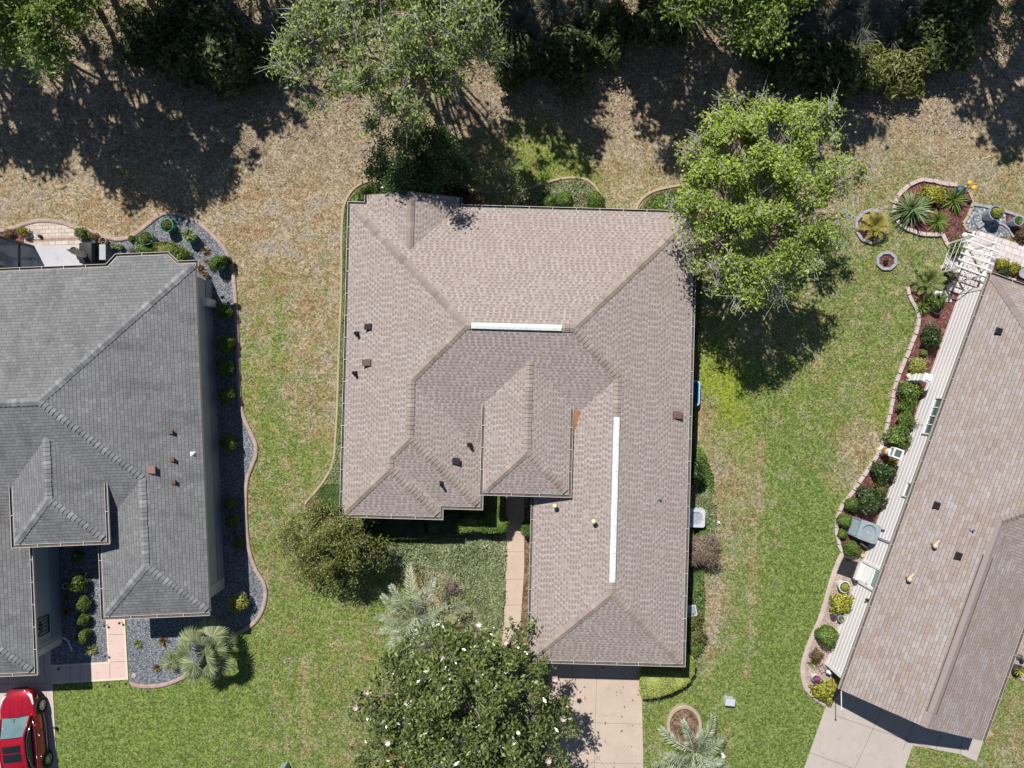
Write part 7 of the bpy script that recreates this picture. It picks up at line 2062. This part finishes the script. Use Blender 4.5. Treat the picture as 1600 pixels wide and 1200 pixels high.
light_house(1377, 704, 'white garden lighthouse ornament with an orange band and dark lantern')
e = empty('garden_post', P(1425, 591), R(-20)); tag(e, 'white square wooden post ornament with a yellow foot on the red mulch', 'ornament')
m = MB(); m.box(-.17, .17, -.17, .17, .16, 1.25); m.box(-.21, .21, -.21, .21, 1.25, 1.31); m.box(-.13, .13, -.13, .13, 1.31, 1.38); m.box(-.19, .19, -.19, .19, .5, .54); m.box(-.19, .19, -.19, .19, .8, .84)
m.build('post', M_white, e, bevel=.01)
m = MB(); m.lathe([(.12, 0), (.12, .1), (.06, .16), (0, .16)], 12, (-.22, .05, 0)); m.build('foot', M_creamY, e)
m = MB(); m.box(-.2, .2, -.2, .2, 0, .16); m.build('plinth', M_acl, e, bevel=.01)
e = empty('garden_statue', P(1452, 461)); tag(e, 'white standing bird statue in front of the sago palm', 'statue')
m = MB(); m.lathe([(.14, 0), (.13, .06), (.05, .1), (.07, .3), (.15, .5), (.13, .68), (.05, .82), (.07, .9), (.05, .97), (0, .99)], 14); m.tube([(0, -.05, .92), (.02, -.17, .88)], [.025, .008], 6); m.build('body', M_white, e, smooth=True)

# garden figures beside the white siding
for k, (px, py, mt, lb, hh) in enumerate([(1310, 990, M_acl, 'pale grey garden plaque on a stake at the siding by the large ball shrub', .5), (1312, 1000, M_potK, 'small tan garden figure on the siding side of the large ball shrub', .4), (1322, 1012, M_white, 'small white garden figure near the grey boulder', .35), (1290, 1046, M_white, 'short white post at the corner of the white siding', .5)]):
    e = empty('garden_figure', P(px, py), k); tag(e, lb, 'ornament')
    m = MB(); m.lathe([(.02, 0), (.02, hh * .4), (.10, hh * .45), (.12, hh * .7), (.05, hh * .85), (.06, hh), (0, hh)], 10); m.build('body', mt, e, smooth=True)
tag(MB().bar(P(1277, 1040, .05), P(1285, 1054, .05), .03).bar(P(1284, 1037, .05), P(1292, 1051, .05), .03).bar(P(1278, 1042, .055), P(1285, 1039, .055), .03).bar(P(1284, 1052, .055), P(1291, 1049, .055), .03).build('trellis', M_brownv), 'little dark trellis frame lying in the pea gravel', 'trellis')

# arbor
e = empty('garden_arbor'); tag(e, 'white slatted garden arbor over the paver path', 'arbor')
Zt = 1.75
tops = {'w1': (1519, 369), 'w2': (1500, 418), 'e1': (1553, 381), 'e2': (1535, 431)}
T = {k: P(*v, Zt) for k, v in tops.items()}
for k, p in T.items():
    m = MB(); b = p.copy(); b.z = -.02; m.bar(b, p, .09); m.build('post', M_white, e, bevel=.008)
m = MB()
for a, b in (('w1', 'w2'), ('e1', 'e2')):
    d = (T[b] - T[a]).normalized() * .25
    m.bar(T[a] - d, T[b] + d, .07, .11)
m.build('beam', M_white, e, bevel=.006)
for i in range(6):
    t_ = i / 5; a = T['w1'].lerp(T['w2'], t_); b = T['e1'].lerp(T['e2'], t_); d = (b - a).normalized() * .28
    m = MB(); m.bar(a - d + Vector((0, 0, .09)), b + d + Vector((0, 0, .09)), .065, .05); m.build('slat', M_white, e, bevel=.005)
for s1, s2 in (('w1', 'w2'), ('e1', 'e2')):
    m = MB(); A = T[s1].copy(); B = T[s2].copy(); A.z = B.z = .25; U = Vector((0, 0, 1.15)); n = 5
    for k in range(1, n): m.bar(A.lerp(B, k / n), A.lerp(B, k / n) + U, .02, .012)
    for k in range(0, 4): m.bar(A + U * k / 3, B + U * k / 3, .02, .012)
    m.build('lattice', M_white, e)

# ------------------------------------------------------------------ red car
M_car = NT('car_red'); _f = M_car.noise(900, M_car.obj(), 2)
M_car = M_car.out((.42, .006, .022), .28, .5, None, .25, 1.0)
M_carg = paint('car_glass_dark', (.012, .018, .018), .06, .1, spec=.8)
M_wsh = mk_glass('windshield_glass', (.17, .27, .28), .04)  # pale teal puts the sky's reflection into the glass colour
M_chrome = paint('chrome', (.70, .71, .72), .18, .03, metal=1.0)
M_rub = paint('tyre_rubber', (.018, .018, .02), .85, .2)
M_rim = paint('wheel_rim', (.55, .56, .57), .3, .06, metal=.8)
M_lamp = paint('headlight_lens', (.55, .60, .62), .12, .05, spec=.8)
pr = P(68, 1143)
rc = R(6.5)
cen = Vector((-23.40, -17.38, 0)) + Vector((-math.cos(rc), -math.sin(rc), 0)) * .80
e = empty('parked_car', cen, rc); tag(e, 'shiny red sedan with dark sunroof panels parked on the pale driveway', 'car')


def loft(name, secs, mats, close=True, parent=None, sub=1, facemat=None):
    """secs: list of (y, [(x,z) from bottom centre round to top centre]) mirrored in x"""
    m = MB(); k = len(secs[0][1]); ring = []
    for y, pts in secs:
        full = [(x, y, z) for x, z in pts] + [(-x, y, z) for x, z in reversed(pts[1:-1])]
        ring.append(full)
    n = len(ring[0]); vs = [v for r_ in ring for v in r_]
    fs = [(i * n + q, i * n + (q + 1) % n, (i + 1) * n + (q + 1) % n, (i + 1) * n + q) for i in range(len(ring) - 1) for q in range(n)]
    fs += [tuple(reversed(range(n))), tuple((len(ring) - 1) * n + q for q in range(n))]
    m.add(vs, fs)
    o = m.build(name, mats, parent, smooth=True)
    if sub:
        md = o.modifiers.new('sub', 'SUBSURF'); md.levels = sub; md.render_levels = sub
    return o


def sec(hw, zb, zbelt, ztop, crown=.05):
    return [(0, zb), (hw * .82, zb), (hw * .97, zb + .14), (hw, zb + (zbelt - zb) * .55), (hw * .985, zbelt - .03), (hw * .93, zbelt + .01), (hw * .6, ztop - crown * .3), (0, ztop)]


body = loft('body', [(-2.36, sec(.58, .34, .86, .90)), (-2.28, sec(.72, .26, .92, .98)), (-1.95, sec(.87, .2, .94, 1.02)), (-1.3, sec(.905, .2, .93, 1.02)), (-.5, sec(.905, .18, .91, 1.0)), (.3, sec(.905, .18, .90, .98)), (.9, sec(.90, .18, .87, .96)), (1.4, sec(.89, .2, .83, .90)), (1.85, sec(.84, .21, .77, .83)), (2.15, sec(.72, .24, .70, .75)), (2.32, sec(.5, .3, .60, .64)), (2.37, sec(.36, .36, .52, .56))], M_car, parent=e)
cab = loft('cabin_glass', [(-1.95, [(0, .9), (.60, .9), (.62, .98), (.5, 1.02), (0, 1.05)]), (-1.45, [(0, .9), (.72, .9), (.69, 1.12), (.52, 1.24), (0, 1.28)]), (-.85, [(0, .9), (.77, .9), (.68, 1.22), (.54, 1.385), (0, 1.43)]), (-.2, [(0, .9), (.78, .9), (.69, 1.22), (.55, 1.405), (0, 1.455)]), (.25, [(0, .9), (.78, .9), (.70, 1.2), (.54, 1.35), (0, 1.40)]), (.75, [(0, .9), (.76, .9), (.70, 1.06), (.58, 1.12), (0, 1.18)]), (1.2, [(0, .85), (.70, .85), (.69, .9), (.58, .94), (0, .98)])], M_carg, parent=e, sub=2)
# roof skin, pillars, windshield, sunroof laid proud of the glass house
def strip(name, pts, mat, th=.02, sub=0, parent=e):
    """pts: grid rows of 3D points (rows x cols) -> a thick skin"""
    m = MB(); r_ = len(pts); c_ = len(pts[0])
    vs = [p for row_ in pts for p in row_]; b = len(vs)
    vs += [(p[0] * .98, p[1], p[2] - th) for row_ in pts for p in row_]
    fs = []
    for i in range(r_ - 1):
        for j in range(c_ - 1):
            a = i * c_ + j; fs.append((a, a + 1, a + c_ + 1, a + c_)); fs.append((b + a, b + a + c_, b + a + c_ + 1, b + a + 1))
    for j in range(c_ - 1): fs.append((j, b + j, b + j + 1, j + 1)); a = (r_ - 1) * c_ + j; fs.append((a, a + 1, b + a + 1, b + a))
    for i in range(r_ - 1): a = i * c_; fs.append((a, a + c_, b + a + c_, b + a)); a = i * c_ + c_ - 1; fs.append((a, b + a, b + a + c_, a + c_))
    return m.add(vs, fs).build(name, mat, parent, smooth=False)


def row_(y, hw, z, crown): return [(hw * t, y, z - crown * t * t) for t in (-1, -.75, -.5, -.25, 0, .25, .5, .75, 1)]


strip('roof', [row_(.30, .60, 1.405, .05), row_(.05, .605, 1.455, .055), row_(-.3, .61, 1.472, .06), row_(-.75, .605, 1.462, .06), row_(-1.15, .58, 1.40, .06)], M_car, .05)
strip('windshield', [row_(1.14, .70, 1.005, .07), row_(.75, .66, 1.195, .07), row_(.34, .60, 1.395, .055)], M_wsh, .012)
strip('rear_window', [row_(-1.19, .58, 1.385, .06), row_(-1.6, .60, 1.235, .07), row_(-1.98, .60, 1.06, .06)], M_wsh, .012)
for k, (y0, y1) in enumerate(((-.02, -.36), (-.40, -.80))):
    strip('sunroof', [[(x * .44, y, z - .06 * x * x * .5) for x in (-1, -.5, 0, .5, 1)] for y, z in ((y0, 1.475), ((y0 + y1) / 2, 1.482), (y1, 1.476))], M_carg, .01)
for s_ in (-1, 1):
    m = MB(); pts = [(s_ * .735, 1.15, .97), (s_ * .655, .72, 1.20), (s_ * .59, .32, 1.375), (s_ * .60, -.3, 1.42), (s_ * .59, -1.1, 1.36), (s_ * .63, -1.55, 1.19), (s_ * .69, -1.95, 1.0)]
    m.tube(pts, [.05, .05, .05, .045, .05, .06, .07], 8); m.build('pillar', M_car, e, smooth=True)
    m = MB(); m.tube([(s_ * .80, 1.0, .94), (s_ * .715, .45, 1.21), (s_ * .665, .1, 1.325), (s_ * .665, -.6, 1.34), (s_ * .70, -1.2, 1.2), (s_ * .80, -1.5, .98), (s_ * .835, -.6, .945), (s_ * .835, .4, .935), (s_ * .80, 1.0, .94)], .014, 6); m.build('window_trim', M_chrome, e, smooth=True)
    m = MB(); m.tube([(s_ * .84, .72, .93), (s_ * .93, .70, 1.0)], .03, 6); m.lathe([(0, -.1), (.07, -.08), (.09, 0), (.06, .09), (0, .1)], 12, (s_ * .98, .70, 1.02), sx=1.1, sy=.8); m.build('side_mirror', M_car, e, smooth=True)
    for y in (.05, -1.02):
        m = MB(); m.tube([(s_ * .905, y + .1, .80), (s_ * .935, y, .80), (s_ * .905, y - .1, .80)], .016, 6); m.build('door_handle', M_chrome, e, smooth=True)
    m = MB(); m.tube([(s_ * .895, .95, .30), (s_ * .915, 0, .28), (s_ * .905, -.9, .30)], .02, 6); m.build('sill_trim', M_chrome, e, smooth=True)
    m = MB(); vs = [(s_ * .56, 2.20, .665), (s_ * .74, 2.05, .70), (s_ * .845, 1.62, .80), (s_ * .80, 1.62, .835), (s_ * .66, 1.95, .765), (s_ * .50, 2.14, .72)]
    m.add([(x * 1.012, y * 1.006, z + .012) for x, y, z in vs] + [(x * .95, y * .98, z - .05) for x, y, z in vs], [tuple(range(6))] + [(i, (i + 1) % 6, 6 + (i + 1) % 6, 6 + i) for i in range(6)]); m.build('headlight', M_lamp, e)
    m = MB(); vs = [(s_ * .60, -2.30, .86), (s_ * .80, -2.12, .88), (s_ * .84, -1.95, .78), (s_ * .62, -2.32, .72)]
    m.add([(x * 1.02, y * 1.005, z) for x, y, z in vs] + [(x * .93, y * .97, z) for x, y, z in vs], [(0, 1, 2, 3)] + [(i, (i + 1) % 4, 4 + (i + 1) % 4, 4 + i) for i in range(4)]); m.build('tail_light', paint('tail_red', (.25, .01, .01), .2), e)
    for y in (1.36, -1.34):
        wh = link('wheel', None, e, (s_ * .80, y, .33))
        M_ = Matrix.Rotation(math.pi / 2 * s_, 4, 'Y')
        m = MB(); m.lathe([(.22, -.10), (.31, -.105), (.335, -.06), (.335, .08), (.31, .125), (.235, .125), (.215, .08)], 30); me_ = m.mesh('tyre', M_rub, smooth=False); me_.transform(M_); link('tyre', me_, wh)
        m = MB(); m.lathe([(.232, -.05), (.232, .118), (.20, .10), (.20, .02), (0, .02)], 30)
        for k in range(10):
            a = 2 * math.pi * k / 10; m.box(.03, .215, -.022, .022, .05, .115, 0, Matrix.Rotation(a, 4, 'Z'))
        m.lathe([(.055, .05), (.055, .13), (0, .135)], 12); me_ = m.mesh('rim', M_rim); me_.transform(M_); link('rim', me_, wh)
        m = MB(); m.lathe([(.40, .0), (.40, .14), (.375, .155), (.34, .14)], 30); me_ = m.mesh('wheel_arch', M_black); me_.transform(M_); ao = link('wheel_arch', me_, e, (s_ * .765, y, .35))
m = MB(); m.box(-.36, .36, 2.30, 2.385, .40, .56); m.build('grille', M_black, e, bevel=.02)
m = MB(); m.tube([(-.62, 2.16, .735), (-.3, 2.31, .665), (0, 2.345, .64), (.3, 2.31, .665), (.62, 2.16, .735)], .018, 6); m.build('hood_trim', M_chrome, e, smooth=True)
m = MB(); m.bar((0, .95, 1.12), (0, 1.1, 1.04), .02); m.box(-.12, .12, .42, .46, 1.24, 1.31); m.build('inner_mirror', M_black, e)
for s_ in (-1, 1):
    m = MB(); m.tube([(s_ * .25, 1.55, .91), (s_ * .27, 1.2, .99)], .006, 4); m.tube([(s_ * .5, 1.2, .985), (s_ * -.02, 1.08, 1.03)], .01, 4); m.build('wiper', M_black, e)

dg = bpy.context.evaluated_depsgraph_get()
bme = body.evaluated_get(dg).to_mesh()
bvh_ = BVHTree.FromPolygons([v.co.copy() for v in bme.vertices], [tuple(p.vertices) for p in bme.polygons])
def seam(pts, d, n=10):
    out = []
    for a, b in zip(pts, pts[1:]):
        for k in range(n):
            o_ = Vector(a).lerp(Vector(b), k / n); h_ = bvh_.ray_cast(o_ - Vector(d) * 2, Vector(d))[0]
            if h_: out.append(h_)
    if len(out) > 2: MB().tube(out, .009, 5).build('panel_gap', M_black, e, fix=False)
for s_ in (-1, 1):
    seam([(s_ * .64, 1.05, 1), (s_ * .66, 1.5, 1), (s_ * .56, 2.05, 1), (s_ * .3, 2.2, 1)], (0, 0, -1))
    seam([(s_ * .34, 1.1, 1), (s_ * .28, 2.1, 1)], (0, 0, -1))
    for y in (.98, -.08, -1.05): seam([(0, y, .3), (0, y, .9)], (-s_, 0, 0))
seam([(-.3, 2.2, 1), (.3, 2.2, 1)], (0, 0, -1)); seam([(-.7, -1.98, 1.2), (.7, -1.98, 1.2)], (0, 0, -1))

# stand every thing's Empty at the foot of what it carries
bpy.context.view_layer.update()
for o in list(bpy.data.objects):
    if o.type == 'EMPTY' and o.parent is None and o.location.length < 1e-6 and abs(o.rotation_euler.z) < 1e-6:
        pts = [ob.matrix_world @ Vector(c) for ob in o.children_recursive if ob.type == 'MESH' for c in ob.bound_box]
        if not pts: continue
        c = Vector(((min(p.x for p in pts) + max(p.x for p in pts)) / 2, (min(p.y for p in pts) + max(p.y for p in pts)) / 2, 0))
        for ch in o.children: ch.location = ch.location - c
        o.location = c
